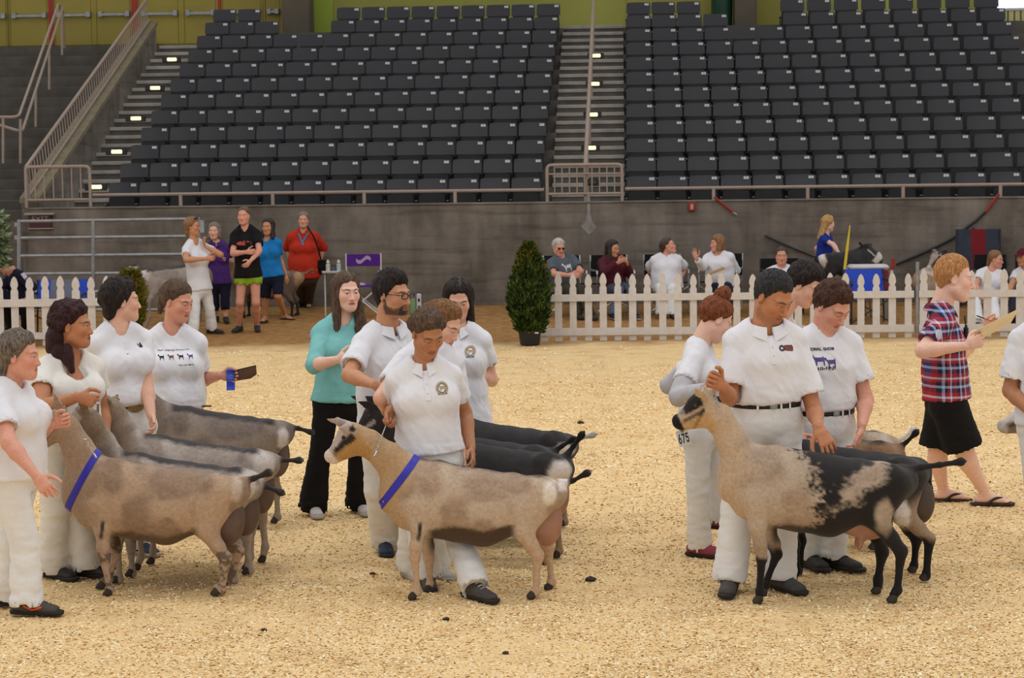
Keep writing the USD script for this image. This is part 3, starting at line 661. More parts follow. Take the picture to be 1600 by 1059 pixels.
# ---------------------------------------------------------------- head and face
def head_prims(Rh, c, k, female=True, jaw=1.0, nose=1.0, ears=True, fat=0.0):
    P = lambda x, y, z: c + k * (np.array([x, y, z]) @ Rh)
    E = lambda p, r: ell(P(*p), Rh, np.array(r) * k)
    C = lambda a, b, ra, rb: cone(P(*a), P(*b), ra * k, rb * k)
    w = 1 + fat
    pr = [A(E((0, -0.012, 0.038), (.075, .094, .082))), A(E((0, .026, -.03), (.063 * w, .066, .078)), .03 * k), A(E((0, .052, -.084), (.036 * w * jaw, .036, .032)), .04 * k), A(C((0, .074, -.1), (0, .07, -.098), .016, .016), .025 * k)]
    for s in (-1, 1):
        pr += [A(C((s * .05 * w * jaw, .005, -.06), (s * .018, .062, -.098), .022, .018), .035 * k), A(E((s * .04 * w, .062, -.025), (.026, .024, .024)), .03 * k)]
        pr += [A(C((s * .012, .088, .021), (s * .048, .074, .022), .007 if female else .010, .007 if female else .010), .02 * k)]
    for s in (-1, 1): pr.append(Sb(E((s * .033, .101, .001), (.021, .018, .0125)), .012 * k))
    n = nose
    pr += [A(C((0, .086, .006), (0, .108 * n + .001, -.036), .0085, .0105), .012 * k), A(E((0, .106 * n, -.040), (.0125, .0125, .0105)), .008 * k)]
    for s in (-1, 1): pr += [A(E((s * .0125, .096, -.041), (.0085, .0105, .008)), .006 * k), Sb(E((s * .0068, .103, -.0495), (.0042, .006, .0035)), .003 * k)]
    pr += [A(E((0, .0865, -.0645), (.023, .0125 + .001 * female, .0065 + .0008 * female)), .008 * k), A(E((0, .086, -.0755), (.0200, .0125 + .001 * female, .0068 + .001 * female)), .007 * k), Sb(E((0, .099, -.0702), (.024, .008, .0016)), .003 * k)]
    for s in (-1, 1):                                                  # upper and lower lids
        pr += [A(E((s * .032, .0805, .006), (.0165, .0135, .0075)), .004 * k), A(E((s * .032, .0795, -.0085), (.015, .012, .005)), .005 * k)]
        if ears:
            Re = np.array([Rh[0] * s * .93 + Rh[1] * -.35, Rh[1] * .93 + Rh[0] * s * .35, Rh[2]])
            pr += [A(ell(P(s * .077, -.008, -.008), Re, np.array([.009, .019, .031]) * k), .008 * k), Sb(ell(P(s * .086, -.004, -.004), Re, np.array([.006, .011, .018]) * k), .006 * k)]
    return pr
def head_colours(v, Rh, c, k, skin, lip, brow=None, stubble=None, blush=0.12):
    q = (v - c) / k @ Rh.T
    col = np.tile(np.array(skin, float), (len(v), 1))
    def mixin(w, to): 
        nonlocal col
        w = np.clip(w, 0, 1)[:, None]; col = col * (1 - w) + np.array(to) * w
    front = np.clip((q[:, 1] - .03) / .03, 0, 1)
    g = lambda p, r: np.exp(-sum(((q[:, i] - p[i]) / r[i]) ** 2 for i in range(3)))
    for s in (-1, 1): mixin(blush * 1.3 * g((s * .045, .07, -.03), (.028, .05, .026)), np.array(skin) * (1.08, .66, .58))
    mixin(blush * g((0, .115, -.04), (.018, .02, .018)), np.array(skin) * (1.05, .68, .6))
    if stubble is not None:
        ss = lambda x: np.clip(x, 0, 1) ** 2 * (3 - 2 * np.clip(x, 0, 1)); ax = np.abs(q[:, 0]); nz = (meshkit.fbm(q * 90, 2, 5) - .5) * .016
        line = np.maximum(np.interp(q[:, 1], [0, .018, .036, .06], [-.008, -.046, -.068, -.072]), np.where(q[:, 1] > .06, -.053 - .6 * np.maximum(ax - .022, 0), -1)) + nz        # beard grows below this line
        w_ = ss((line - q[:, 2]) / .016 + .5) * ss((q[:, 1] + .012) / .02) * ss((q[:, 2] + .116) / .014) * (.86 + .14 * (ax < .04)); mixin(w_ * .96, stubble)
    lipz = (np.abs(q[:, 2] + .0698) < .0115) & (np.abs(q[:, 0]) < .0245 - np.abs(q[:, 2] + .0698) * .7) & (q[:, 1] > .07)
    mixin(lipz * .75, lip); mixin(((np.abs(q[:, 2] + .0702) < .0026) & (np.abs(q[:, 0]) < .025) & (q[:, 1] > .07)) * .6, np.array(lip) * .35)
    if brow is not None:
        for s in (-1, 1): mixin(.85 * np.clip(1.6 - np.hypot((q[:, 0] - s * .033) / .021, (q[:, 2] - .0235 + .18 * np.abs(np.abs(q[:, 0]) - .033)) / .0048), 0, 1) * (q[:, 1] > .05), brow)
    for s in (-1, 1): mixin(.45 * np.exp(-(((q[:, 0] - s * .032) / .019) ** 2 + ((q[:, 2] - .001) / .0055) ** 2)) * (q[:, 1] > .06), np.array(skin) * .28)
    col *= (1 - .25 * np.exp(-(np.linalg.norm((q - (0, .1, -.05)) / (.012, .01, .004), axis=1)) ** 2))[:, None]
    ins = (np.abs(q[:, 0]) < .105) & (np.abs(q[:, 1] - .01) < .14) & (q[:, 2] > -.135) & (q[:, 2] < .15)
    col = np.where(ins[:, None], col, np.array(skin, float)); return np.clip(col, 0, 1), ins
def hairline(q, style):
    y = q[1] if isinstance(q, tuple) else q
    return np.interp(y, [-.12, -.06, -.03, -.005, .012, .03, .05, .075, .1], style)
# hairlines: height over which hair grows, from the nape (left) to the forehead (right)
HL = {'short': [-.075, -.07, -.045, -.012, -.005, .02, .05, .072, .085], 'crop': [-.06, -.055, -.03, .0, .0, .025, .052, .074, .088], 'long': [-.1, -.1, -.08, -.05, -.03, .005, .045, .075, .09], 'up': [-.05, -.05, -.03, .012, .012, .022, .045, .074, .09], 'bang': [-.1, -.09, -.07, -.04, -.02, .0, .025, .045, .06]}
def hair_cap(Rh, c, k, style, vol=0.012, lift=(0, 0, 0), dims=(.078, .097, .086)):
    hl = HL[style]
    base = ell(c + k * (np.array([0, -.014, .04]) + lift) @ Rh if False else c + k * (np.array([lift[0], -.014 + lift[1], .038 + lift[2]]) @ Rh), Rh, (np.array(dims) + vol) * k)
    low = loft(c + k * (np.array([0, -.03, .02]) @ Rh), c + k * (np.array([0, -.045, -.06]) @ Rh), Rh[0], (.074 + vol) * k, (.055 + vol * .6) * k, (.066 + vol) * k, (.04 + vol * .6) * k)
    f0, l0, h0 = base; f1, l1, h1 = low
    def f(X, Y, Z):
        x, y, z = (X - np.float32(c[0])) / k, (Y - np.float32(c[1])) / k, (Z - np.float32(c[2])) / k
        qy = x * Rh[1, 0] + y * Rh[1, 1] + z * Rh[1, 2]; qz = x * Rh[2, 0] + y * Rh[2, 1] + z * Rh[2, 2]
        d0, d1 = f0(X, Y, Z), f1(X, Y, Z); kk = .03 * k; t = np.clip(.5 + .5 * (d1 - d0) / kk, 0, 1); d = d1 * (1 - t) + d0 * t - kk * t * (1 - t)
        qx = x * Rh[0, 0] + y * Rh[0, 1] + z * Rh[0, 2]; qz = qz - .0045 * (np.sin(qx * 150 + 1) + np.sin(qx * 83 + qy * 60))
        e = (np.interp(qy, [-.12, -.06, -.03, -.005, .012, .03, .05, .075, .1], hl) - qz) * k * .75
        d = d + (vol + .003) * k * np.clip(1 + e / (.055 * k), 0, 1) ** 2
        kk = .008 * k; t = np.clip(.5 - .5 * (d - e) / kk, 0, 1); return (d * (1 - t) + e * t + kk * t * (1 - t)).astype(np.float32)
    return f, np.minimum(l0, l1), np.maximum(h0, h1)

# ---------------------------------------------------------------- hands
CURL = {'relax': ((28, 32, 18),) * 4, 'fist': ((62, 82, 50),) * 4, 'pinch': ((48, 48, 25), (55, 60, 30), (62, 66, 35), (66, 70, 40)), 'flat': ((6, 8, 5),) * 4, 'spread': ((16, 26, 16),) * 4, 'hold': ((40, 44, 26),) * 4}
def hand_prims(wrist, fdir, thumb, right, k=1.0, pose='relax'):
    X = nrm(fdir); Y = nrm(np.array(thumb, float) - X * (np.array(thumb, float) @ X)); Zp = np.cross(X, Y) * (-1 if right else 1)    # Zp: out of the palm
    P = lambda x, y, z=0: wrist + k * (X * x + Y * y + Zp * z)
    pr = [A(loft(P(-.015, 0), P(.03, 0), Y, .026 * k, .034 * k, .018 * k, .017 * k), .01), A(loft(P(.03, .002), P(.086, -.002), Y, .034 * k, .041 * k, .017 * k, .0125 * k), .012)]
    B = [(.092, .030), (.096, .010), (.092, -.011), (.084, -.030)]; Ln = [.070, .078, .072, .057]
    for i in range(4):
        fan = {'spread': .13, 'flat': .06}.get(pose, .03) * (1.4 - i); ang = fan
        d = nrm(X + Y * ang); p = P(B[i][0] - .008, B[i][1]); r = (.0092, .0095, .009, .008)[i] * k; th = 0
        for j, (fr, cu) in enumerate(zip((.46, .31, .23), CURL[pose][i])):
            th += math.radians(cu); e = d * math.cos(th) + Zp * math.sin(th); q = p + e * Ln[i] * fr * k
            pr.append(A(cone(p, q, r, r * .9), .006 if j == 0 else .003)); p, r = q, r * .9
    close = pose in ('fist', 'pinch', 'hold')
    p = P(.022, .024, .004); dirs = [nrm(X * .62 + Y * .72 + Zp * .3), nrm(X * .9 + Y * (.1 if close else .42) + Zp * (.5 if close else .2)), nrm(X * .95 + Y * (-.25 if close else .2) + Zp * (.45 if close else .15))]
    r = .0135 * k
    for d, L in zip(dirs, (.044, .034, .027)):
        q = p + d * L * k; pr.append(A(cone(p, q, r, r * .87), .010 if L == .044 else .003)); p, r = q, r * .87
    return pr

# ================================================================ PEOPLE
white_cotton = M('white_cotton', srgb(226, 226, 233), 0.85, 0.05, 5.0, 0.25, 260.0, spec=0.15, sheen=0.15)
cream_cotton = M('cream_cotton', srgb(228, 226, 221), 0.85, 0.05, 5.0, 0.25, 260.0, spec=0.15, sheen=0.15)
white_denim = M('white_denim', srgb(228, 228, 228), 0.85, 0.07, 7.0, 0.3, 240.0, spec=0.15)
white_denim2 = M('dusty_white_denim', srgb(224, 221, 214), 0.85, 0.09, 5.0, 0.3, 240.0, spec=0.15)
skin_mat = MC('skin', 0.5, 0.07, 60.0, 0.12, 300.0, spec=0.35)
eye_mat = MC('eye', 0.15, 0.02, 10.0, spec=0.6)
belt_black = M('black_leather', srgb(26, 24, 24), 0.45, 0.2, 20.0, 0.1)
sole_white = M('pale_rubber', srgb(170, 166, 160), 0.7, 0.15); sole_dark = M('dark_rubber', srgb(38, 34, 32), 0.7, 0.2)
def hair_mat(name, c, c2): return M('hair_' + name, srgb(*c), 0.45, 0.5, 30.0, 0.5, 70.0, spec=0.4, stretch=(3, 3, 0.7), col2=srgb(*c2))
HAIRC = {'brown': hair_mat('brown', (84, 62, 48), (44, 31, 24)), 'dark': hair_mat('dark', (48, 36, 32), (20, 15, 14)), 'black': hair_mat('black', (40, 38, 40), (16, 15, 17)), 'salt': hair_mat('salt', (62, 60, 62), (24, 24, 26)),
         'burgundy': hair_mat('burgundy', (66, 30, 34), (26, 12, 15)), 'ginger': hair_mat('ginger', (150, 84, 44), (86, 42, 22)), 'strawberry': hair_mat('strawberry', (206, 156, 100), (160, 108, 62)), 'greybrown': hair_mat('greybrown', (140, 126, 112), (70, 60, 54)),
         'grey': hair_mat('grey', (200, 198, 196), (130, 128, 126)), 'lightbrown': hair_mat('lightbrown', (150, 108, 66), (84, 56, 34)), 'chestnut': hair_mat('chestnut', (92, 58, 40), (48, 29, 20)), 'blonde': hair_mat('blonde', (196, 156, 96), (130, 94, 54)), 'midbrown': hair_mat('midbrown', (108, 84, 66), (60, 44, 34))}
SKIN = {'fair': srgb(222, 172, 148), 'pale': srgb(228, 184, 164), 'tan': srgb(196, 140, 106), 'olive': srgb(176, 122, 88), 'deep': srgb(184, 124, 88), 'rosy': srgb(212, 152, 130)}
def toL(c, Rb, k):
    return lambda p: c + k * (np.array(p, float) @ Rb)
def ray_project(mesh, P, d):
    """points P pushed along d onto the first surface hit (NaN rows where none)"""
    P = np.asarray(P, float); d = nrm(d)
    loc, ri, ti = mesh.ray.intersects_location(P - d * 0.6, np.tile(d, (len(P), 1)), multiple_hits=False)
    out = np.full(P.shape, np.nan); out[ri] = loc; return out
def decal(mesh, m2d, origin, ux, uy, into, lift=0.0015):
    """a flat mesh (x, y, small z) laid on the surface of another: lettering, badges, plackets"""
    ux, uy = nrm(ux), nrm(uy); v = np.array(m2d.vertices)
    P = np.array(origin) + v[:, :1] * ux + v[:, 1:2] * uy
    q = ray_project(mesh, P, into); bad = np.isnan(q).any(1)
    if bad.all(): return None
    if bad.any(): q[bad] = P[bad] + nrm(into) * np.nanmedian((q - P) @ nrm(into))
    return trimesh.Trimesh(q - nrm(into) * (lift + v[:, 2:3]), m2d.faces, process=False)
def disc2d(r, n=20, z=0.001, ry=None, rings=3):
    V = [(0, 0, z)]; F = []
    for j in range(1, rings + 1):
        for i in range(n): a = 2 * math.pi * i / n; V.append((r * j / rings * math.cos(a), (ry or r) * j / rings * math.sin(a), z if j < rings else -0.001))
    for i in range(n): F.append((0, 1 + i, 1 + (i + 1) % n))
    for j in range(rings - 1):
        for i in range(n): a, b, c, d = 1 + j * n + i, 1 + j * n + (i + 1) % n, 1 + (j + 1) * n + (i + 1) % n, 1 + (j + 1) * n + i; F += [(a, d, c), (a, c, b)]
    return trimesh.Trimesh(V, F, process=False)
def ring2d(r0, r1, n=24, z=0.0016):
    V, F = [], []
    for i in range(n): a = 2 * math.pi * i / n; V += [(r0 * math.cos(a), r0 * math.sin(a), z), (r1 * math.cos(a), r1 * math.sin(a), z)]
    for i in range(n): a, b, c, d = 2 * i, 2 * i + 1, 2 * ((i + 1) % n) + 1, 2 * ((i + 1) % n); F += [(a, b, c), (a, c, d)]
    return trimesh.Trimesh(V, F, process=False)
def quad2d(w, h, nx=4, ny=6, z=0.002, x0=0, y0=0):
    xs, ys = np.linspace(-w / 2, w / 2, nx) + x0, np.linspace(-h / 2, h / 2, ny) + y0
    V = [(x, y, z if 0 < i < nx - 1 else 0) for y in ys for i, x in enumerate(xs)]; F = []
    for j in range(ny - 1):
        for i in range(nx - 1): a = j * nx + i; F += [(a, a + 1, a + nx + 1), (a, a + nx + 1, a + nx)]
    return trimesh.Trimesh(V, F, process=False)
def yaw_dir(deg, pitch=0.0):
    a, p = math.radians(deg), math.radians(pitch); return np.array([math.sin(a) * math.cos(p), -math.cos(a) * math.cos(p), -math.sin(p)])
def reach(px, py, s, frm, L):
    """the point seen at the pixel that lies L from frm, on the near (s<0) or far (s>0) side"""
    r = ray(px, py); u = r / np.linalg.norm(r); w = frm - CAM; t = w @ u; h2 = L * L - (w @ w - t * t)
    return CAM + u * (t + (np.sign(s) * math.sqrt(h2) if h2 > 0 else 0))
def collar(N, a, Rb, k, rn=.062, open_=.5, h=.036, drop=.03, fall=.042):
    """a turned-down polo collar: two leaves meeting at the throat"""
    r, f, u = Rb; V, F = [], []; n = 25
    for i in range(n):
        th = -math.pi + open_ * .35 + (2 * math.pi - open_ * .7) * i / (n - 1)     # opening at the front (+f)
        dr = math.sin(th + math.pi) * r + math.cos(th + math.pi) * f; fr = max(0, math.cos(th + math.pi)); tip = abs(i / (n - 1) * 2 - 1) ** 6
        base = N - u * (fr * drop * k) 
        for (rr, zz) in ((rn + .002, .012), (rn + .008, h), (rn + .016, h - .004), (rn + fall, h - .042 - .03 * tip), (rn + fall - .006, h - .046 - .03 * tip), (rn + .011, h - .014)):
            V.append(base + (dr * rr * (1.0 + .12 * abs(dr @ r)) + u * zz) * k)
    m = 6
    for i in range(n - 1):
        for j in range(m): q = (i * m + j, i * m + (j + 1) % m, (i + 1) * m + (j + 1) % m, (i + 1) * m + j); F += [(q[0], q[1], q[2]), (q[0], q[2], q[3])]
    for e in (0, (n - 1) * m): F += [(e, e + j, e + j + 1) for j in range(1, m - 1)]
    t = trimesh.Trimesh(V, F, process=False)
    if t.volume < 0: t.invert()
    return t

from scipy.spatial import cKDTree
def strands(path, hm, mat, HP, Rh, hk, hair):
    """fine locks lying along the hair's surface: swept back to a knot, hanging, or tousled forward"""
    n = hair.get('n', 5000); rg = np.random.default_rng(hair.get('seed', 1)); V, NV = np.array(hm.vertices), np.array(hm.vertex_normals); tree = cKDTree(V)
    p = V[rg.integers(0, len(V), n)] + rg.normal(0, .002, (n, 3)); flow = hair.get('flow', {'up': 'back', 'long': 'down'}.get(hair['style'], 'short')); L = hair.get('len', .05 if flow == 'short' else .07) * hk; m = 6; pts = [p]; jit = rg.normal(0, .30 if flow == 'short' else .14, (n, 3)); knot = HP(hair.get('knot', (0, -.11, .05)))
    for i in range(m - 1):
        q = (p - HP((0, 0, 0))) @ Rh.T / hk
        if flow == 'back': d = knot - p
        elif flow == 'down': d = np.tile(Rh[2] * -1.0, (n, 1)) + np.where(q[:, 2:3] > .06, 1, 0) * np.sign(q[:, :1] + .01) * Rh[0]
        elif flow == 'curl': d = np.cross(jit * 3, p - HP((0, 0, -.05))) + rg.normal(0, .03, (n, 3))
        else: d = Rh[1] * 1.0 + np.where(q[:, 1:2] < .02, -1.2, .1) * Rh[2] + .6 * np.sign(q[:, :1]) * Rh[0] * (q[:, 2:3] > .07) - np.where(q[:, 1:2] < -.04, 1.0, 0) * Rh[1]
        d = d / (np.linalg.norm(d, axis=1, keepdims=True) + 1e-9) + jit; p = p + d / np.linalg.norm(d, axis=1, keepdims=True) * (L / (m - 1))
        _, ix = tree.query(p); off = ((p - V[ix]) * NV[ix]).sum(1); p = p + NV[ix] * ((.0022 + .0025 * (i == m - 2)) - off)[:, None]; pts.append(p)
    P_ = np.stack(pts, 1); base = BASE[path]
    c = UsdGeom.BasisCurves.Define(stage, path + '/hair_strands'); c.CreateTypeAttr('linear'); c.CreatePointsAttr(Vt.Vec3fArray.FromNumpy((P_ - base).reshape(-1, 3).astype(np.float32))); c.CreateCurveVertexCountsAttr(Vt.IntArray.FromNumpy(np.full(n, m, np.int32)))
    w = np.tile(np.array([.9, 1.5, 1.6, 1.4, 1.0, .3]) * .0016 * hair.get('w', 1.0), n); c.CreateWidthsAttr(Vt.FloatArray.FromNumpy(w.astype(np.float32))); c.SetWidthsInterpolation('vertex')
    UsdShade.MaterialBindingAPI.Apply(c.GetPrim()).Bind(mat); setdata(c.GetPrim(), kind='stuff')
def person(label, neck, hip, yaw, D, head, hair, top, legs, skin='fair', k=1.0, sw=.165, chest=(.155, .105), waist=(.14, .10), hips=(.165, .12), bust=0.0, belly=0.0, arms=None, feet=None, bottoms=None, shoes=None, far=False,
           female=True, face=None, belt=None, extras=None, name='person', group=None, eyes=True, girth=1.0, slope=.0):
    """neck, hip: pixels (x, y[, metres behind D]); arms: {'R': (elbow (x, y, side), wrist (x, y, side), thumb, pose)}; legs: {'R': (foot pixel, knee (x, y, dd) or None, foot yaw)}"""
    hc, hh, hhd, hs = (.022, .009, .0075, .018) if far else (.0145, .005, .0041, .0095)
    J = lambda q: at(q[0], q[1], D + (q[2] if len(q) > 2 else 0))
    N, Hc = J(neck), J(hip); f = yaw_dir(yaw); a = nrm(Hc - N); r = nrm(np.cross(f, -a)); f = np.cross(-a, r) * -1 if np.dot(np.cross(-a, r), f) < 0 else np.cross(-a, r); Rb = np.array([r, f, -a]); Lt = np.linalg.norm(Hc - N)
    base = np.array([Hc[0], Hc[1], 0.0]); T = lambda t, x=0, y=0: N + a * (Lt * t) + r * x * k + f * y * k
    th = thing(name, label, 'person', base, group)
    sk = SKIN[skin]; g = girth
    sh = {s: T(.172, (1 if s == 'R' else -1) * sw * .93, 0) - a * (slope * (1 if s == 'R' else -1)) for s in 'RL'}
    el, wr = {}, {}
    for s in 'RL':
        if arms and s in arms and arms[s]:
            e, w = arms[s][0], arms[s][1]
            el[s] = reach(e[0], e[1], e[2], sh[s], .295 * k) if len(e) == 3 else J((e[0], e[1], e[2])); wr[s] = reach(w[0], w[1], w[2], el[s], .245 * k)
        else: el[s] = sh[s] + a * .28 * k + r * (.05 if s == 'R' else -.05) - f * .03; wr[s] = el[s] + a * .24 * k + f * .06
    hj, kn, an, fd, gp = {}, {}, {}, {}, {}
    for s in 'RL':
        sg = 1 if s == 'R' else -1; hj[s] = Hc + r * sg * .088 * k * (hips[0] / .165) + a * .02
        L = legs[s]; an[s] = (foot_at(*L[0]) if len(L[0]) == 2 else at(L[0][0], L[0][1], D + L[0][2])) + UZ * .085 * k; fd[s] = nrm(yaw_dir(L[2])); gp[s] = an[s] - UZ * .085 * k
        if L[1] is None: kn[s] = (hj[s] * .5 + an[s] * .5) + f * .03 * k
        else: kn[s] = at(L[1][0], L[1][1], D + L[1][2])
    cw, cd = np.array(chest) * k; ww, wd = np.array(waist) * k; hw, hd = np.array(hips) * k
    # -------- clothing fields
    def torso(o, hem=1.0, oh=0.0):
        pr = [A(loft(T(.25), T(.38), r, sw * k * .88 + o - .02, cw + o, .080 * k + o, cd + o), .04), A(loft(T(.38), T(.68), r, cw + o, ww + o, cd + o, wd + o), .05), A(loft(T(.68), T(max(hem, .8)), r, ww + o, (ww + (hw - ww) * min((hem - .68) / .32, 1)) + o + oh, wd + o, (wd + (hd - wd) * min((hem - .68) / .32, 1.1)) + o + oh), .05)]
        for s in 'RL': pr.append(A(cone(T(.05, (1 if s == 'R' else -1) * .045), sh[s] + a * .004, .050 * k + o, .050 * k * (.5 + .5 * g) + o), .05))
        if bust:
            for s in (-1, 1): pr.append(A(ell(T(.40, s * .075, 0) + f * (cd - .045 + bust * .5), Rb, np.array([.082, .055 + bust * .5, .08]) * k + o), .04))
        if belly: pr.append(A(ell(T(.76) + f * (wd - .10), Rb, np.array([ww / k * .9, .10 + belly, .17]) * k + o), .06))
        return pr
    # -------- the body: one surface from head to foot
    hp = head['c']; Hd = J(hp) if len(hp) == 3 else at(hp[0], hp[1], D + head.get('dd', 0)); hk = head.get('k', 1.0) * k ** .4
    fh = yaw_dir(head['yaw'], head.get('pitch', 0)); rl = math.radians(head.get('roll', 0)); up = UZ * math.cos(rl) + np.cross(fh, UZ) * math.sin(rl); Rh = frame(fh, up); HP = toL(Hd, Rh, hk)
    core = [A(loft(T(.25), T(.38), r, sw * k * .84 - .03, cw - .014, .064 * k, cd - .014), .03), A(loft(T(.38), T(.68), r, cw - .016, ww - .016, cd - .016, wd - .016), .05), A(loft(T(.68), Hc, r, ww - .016, hw - .02, wd - .016, hd - .02), .05)]
    nk = (.050 if female else .059) * k
    core += [A(cone(T(.10), HP((0, -.022, -.05)), nk * 1.12, nk), .03)]
    if bust:
        for s in (-1, 1): core.append(A(ell(T(.40, s * .075, 0) + f * (cd - .06 + bust * .5), Rb, np.array([.07, .05 + bust * .5, .07]) * k), .03))
    for s in 'RL':
        sg = 1 if s == 'R' else -1
        core += [A(cone(T(.06, sg * .04), sh[s] + a * .008, .042 * k, .043 * k), .04), A(cone(sh[s], el[s], .050 * k * g, .041 * k * g), .03), A(cone(el[s], el[s] * .72 + wr[s] * .28, .041 * k * g, .042 * k * g), .02), A(loft(el[s] * .72 + wr[s] * .28, wr[s], np.cross(wr[s] - el[s], f), .041 * k * g, .028 * k, .041 * k * g, .023 * k), .02)]
        lf = .78 if bottoms and bottoms.get('length', 2) > 1.5 else 1.0; cv = 0.0 if lf < 1 else .015
        core += [A(cone(hj[s], kn[s], .080 * k * g * lf, .054 * k * g * lf), .03), A(cone(kn[s], kn[s] * .7 + an[s] * .3 - f * cv, .053 * k * g * lf, .055 * k * g * lf), .03), A(cone(kn[s] * .7 + an[s] * .3 - f * cv, an[s], .055 * k * g * lf, .034 * k), .03), A(cone(an[s] - UZ * .03, an[s] + fd[s] * .12 * k - UZ * .055 * k, .032 * k, .024 * k), .02)]
        if shoes in ('bare', 'sandal', 'flip'): core += [A(loft(gp[s] - fd[s] * .045 + UZ * .032, gp[s] + fd[s] * .12 + UZ * .028, np.cross(fd[s], UZ), .032, .042, .022, .016), .02)] + [A(cone(gp[s] + fd[s] * .12 + np.cross(fd[s], UZ) * sg * -x + UZ * .026, gp[s] + fd[s] * (.178 - .03 * i / 4 - .008 * (i == 0)) + np.cross(fd[s], UZ) * sg * -x * 1.15 + UZ * .022, .012, .010 if i else .014), .008) for i, x in enumerate((.028, .01, -.006, -.02, -.032))]
    ms = [build(core, hc)]
    hpr = head_prims(Rh, Hd, hk, female, .93 if female else 1.12, .965 if female else 1.05, True, head.get('fat', 0.0)) + [A(cone(T(.02), HP((0, -.02, -.05)), nk * 1.06, nk), .03)]
    ms.append(build(hpr, hh))
    for s in 'RL':
        ar = arms.get(s) if arms else None
        thb = ar[2] if ar and len(ar) > 2 and ar[2] is not None else f
        if isinstance(thb, str): thb = {'f': f, 'u': UZ, 'r': r, 'l': -r, 'd': -UZ, 'cam': np.array([0, -1.0, 0])}[thb]
        pose = ar[3] if ar and len(ar) > 3 else 'relax'; hdir = nrm(wr[s] - el[s])
        if ar and len(ar) > 4 and ar[4] is not None: hdir = nrm(nrm(at(ar[4][0], ar[4][1], wr[s][1] + (ar[4][2] if len(ar[4]) > 2 else 0)) - wr[s]))
        ms.append(build(hand_prims(wr[s], hdir, thb, s == 'R', k * (.97 if female else 1.05), pose), hhd))
    body = unite(ms)
    col, _ = head_colours(np.array(body.vertices), Rh, Hd, hk, sk, (face or {}).get('lip', tuple(np.array(sk) * (.82, .50, .48))), HAIRC and (face or {}).get('brow', (.06, .04, .03)), (face or {}).get('stubble'), (face or {}).get('blush', .2))
    if (face or {}).get('nails') is not None:
        for s in 'RL':
            pass
    part(th, 'body', body, skin_mat, True, col=col)
    if eyes:
        for s in (-1, 1):
            e = trimesh.creation.icosphere(2, .0125 * hk); n = np.array(e.vertices) / (.0125 * hk); gz = nrm(fh + up * -.25 * (head.get('pitch', 0) > 10)); dt = n @ gz
            ec = np.where(dt[:, None] > .965, (.01, .01, .01), np.where(dt[:, None] > .87, (face or {}).get('iris', (.09, .05, .03)), (.62, .58, .56)))
            e.apply_translation(HP((s * .032, .0785, -.001))); part(th, 'eye', e, eye_mat, True, col=ec)
    # -------- hair
    if hair:
        hs_ = hair['style']; hv = hair.get('vol', .012)
        hpz = [A(hair_cap(Rh, Hd, hk, hs_, hv, hair.get('lift', (0, 0, 0)), hair.get('dims', (.078, .097, .086))), .02)]
        for e in hair.get('more', ()):
            if e[0] == 'c': hpz.append(A(cone(HP(e[1]), HP(e[2]), e[3] * hk, e[4] * hk), .018))
            elif e[0] == 'l': hpz.append(A(loft(HP(e[1]), HP(e[2]), Rh[0] if len(e) < 8 else np.array(e[7]) @ Rh, e[3] * hk, e[4] * hk, e[5] * hk, e[6] * hk), .025))
            else: hpz.append(A(ell(HP(e[1]), Rh, np.array(e[2]) * hk), .014))
        hm = build(hpz, .011 if far else .0062)
        q = (np.array(hm.vertices) - Hd) @ Rh.T; st = hair.get('grain', (34, 34, 9)); nz = (meshkit.fbm(q * np.array(st), 3, hair.get('seed', 1)) - .5) * np.clip((q[:, 2] / hk - np.interp(q[:, 1] / hk, [-.12, -.06, -.03, -.005, .012, .03, .05, .075, .1], HL[hs_])) / .045 + .12, .1, 1)
        hm = trimesh.Trimesh(np.array(hm.vertices) + np.array(hm.vertex_normals) * (nz * hair.get('rough', .016))[:, None], hm.faces, process=False)
        hpth = part(th, 'hair', hm, HAIRC[hair['color']], True)
        if not far: strands(hpth, hm, HAIRC[hair['color']], HP, Rh, hk, hair)
    # -------- top
    shirt = None
    for top in (top if isinstance(top, (list, tuple)) else [top] if top else []):
        o = top.get('ease', .012); hem = top.get('hem', 1.02); pr = []; oh = .016 if bottoms and hem > bottoms.get('rise', .8) + .06 else 0.0
        for p_, kk, mo in torso(o, hem, oh): pr.append((cut(p_, (T(hem), a)), kk, mo))
        if top.get('flare'): pr.append((cut(loft(T(.7), T(hem + .04), r, ww + o, hw + o + top['flare'], wd + o, hd + o + top['flare']), (T(hem), a)), .04, 'add'))
        for s in 'RL':
            sl = top.get('sleeve', .62); rs = top.get('sr', .066) * k * (.4 + .6 * g); e = el[s]; d = nrm(e - sh[s]); L = np.linalg.norm(e - sh[s])
            if sl <= 1.0:
                pe = sh[s] + d * L * sl; pr.append((cut(cone(sh[s] + d * .01, pe + d * .05, .058 * k * (.4 + .6 * g), rs * 1.05), (pe, d)), .014, 'add')); pr.append(Sb(cut(cone(pe - d * .02, pe + d * .06, rs * .84, rs * .88), (pe - d * .02, -d)), .004))
            else:
                d2 = nrm(wr[s] - e); pe = e + d2 * np.linalg.norm(wr[s] - e) * (sl - 1.0); pr.append(A(cone(sh[s], e, max(rs * .92, .052 * k * g), max(rs * .84, .05 * k * g)), .035)); pr.append((cut(cone(e, pe + d2 * .05, max(rs * .84, .05 * k * g), rs * .82 if sl < 1.6 else .042 * k), (pe, d2)), .02, 'add'))
        nc = top.get('neck', 'crew'); nw = top.get('nw', .059) - .004
        pr.append(Sb(cone(T(.05, 0, .012), T(-.15, 0, .045), nw * k, (nw + .02) * k), .008))
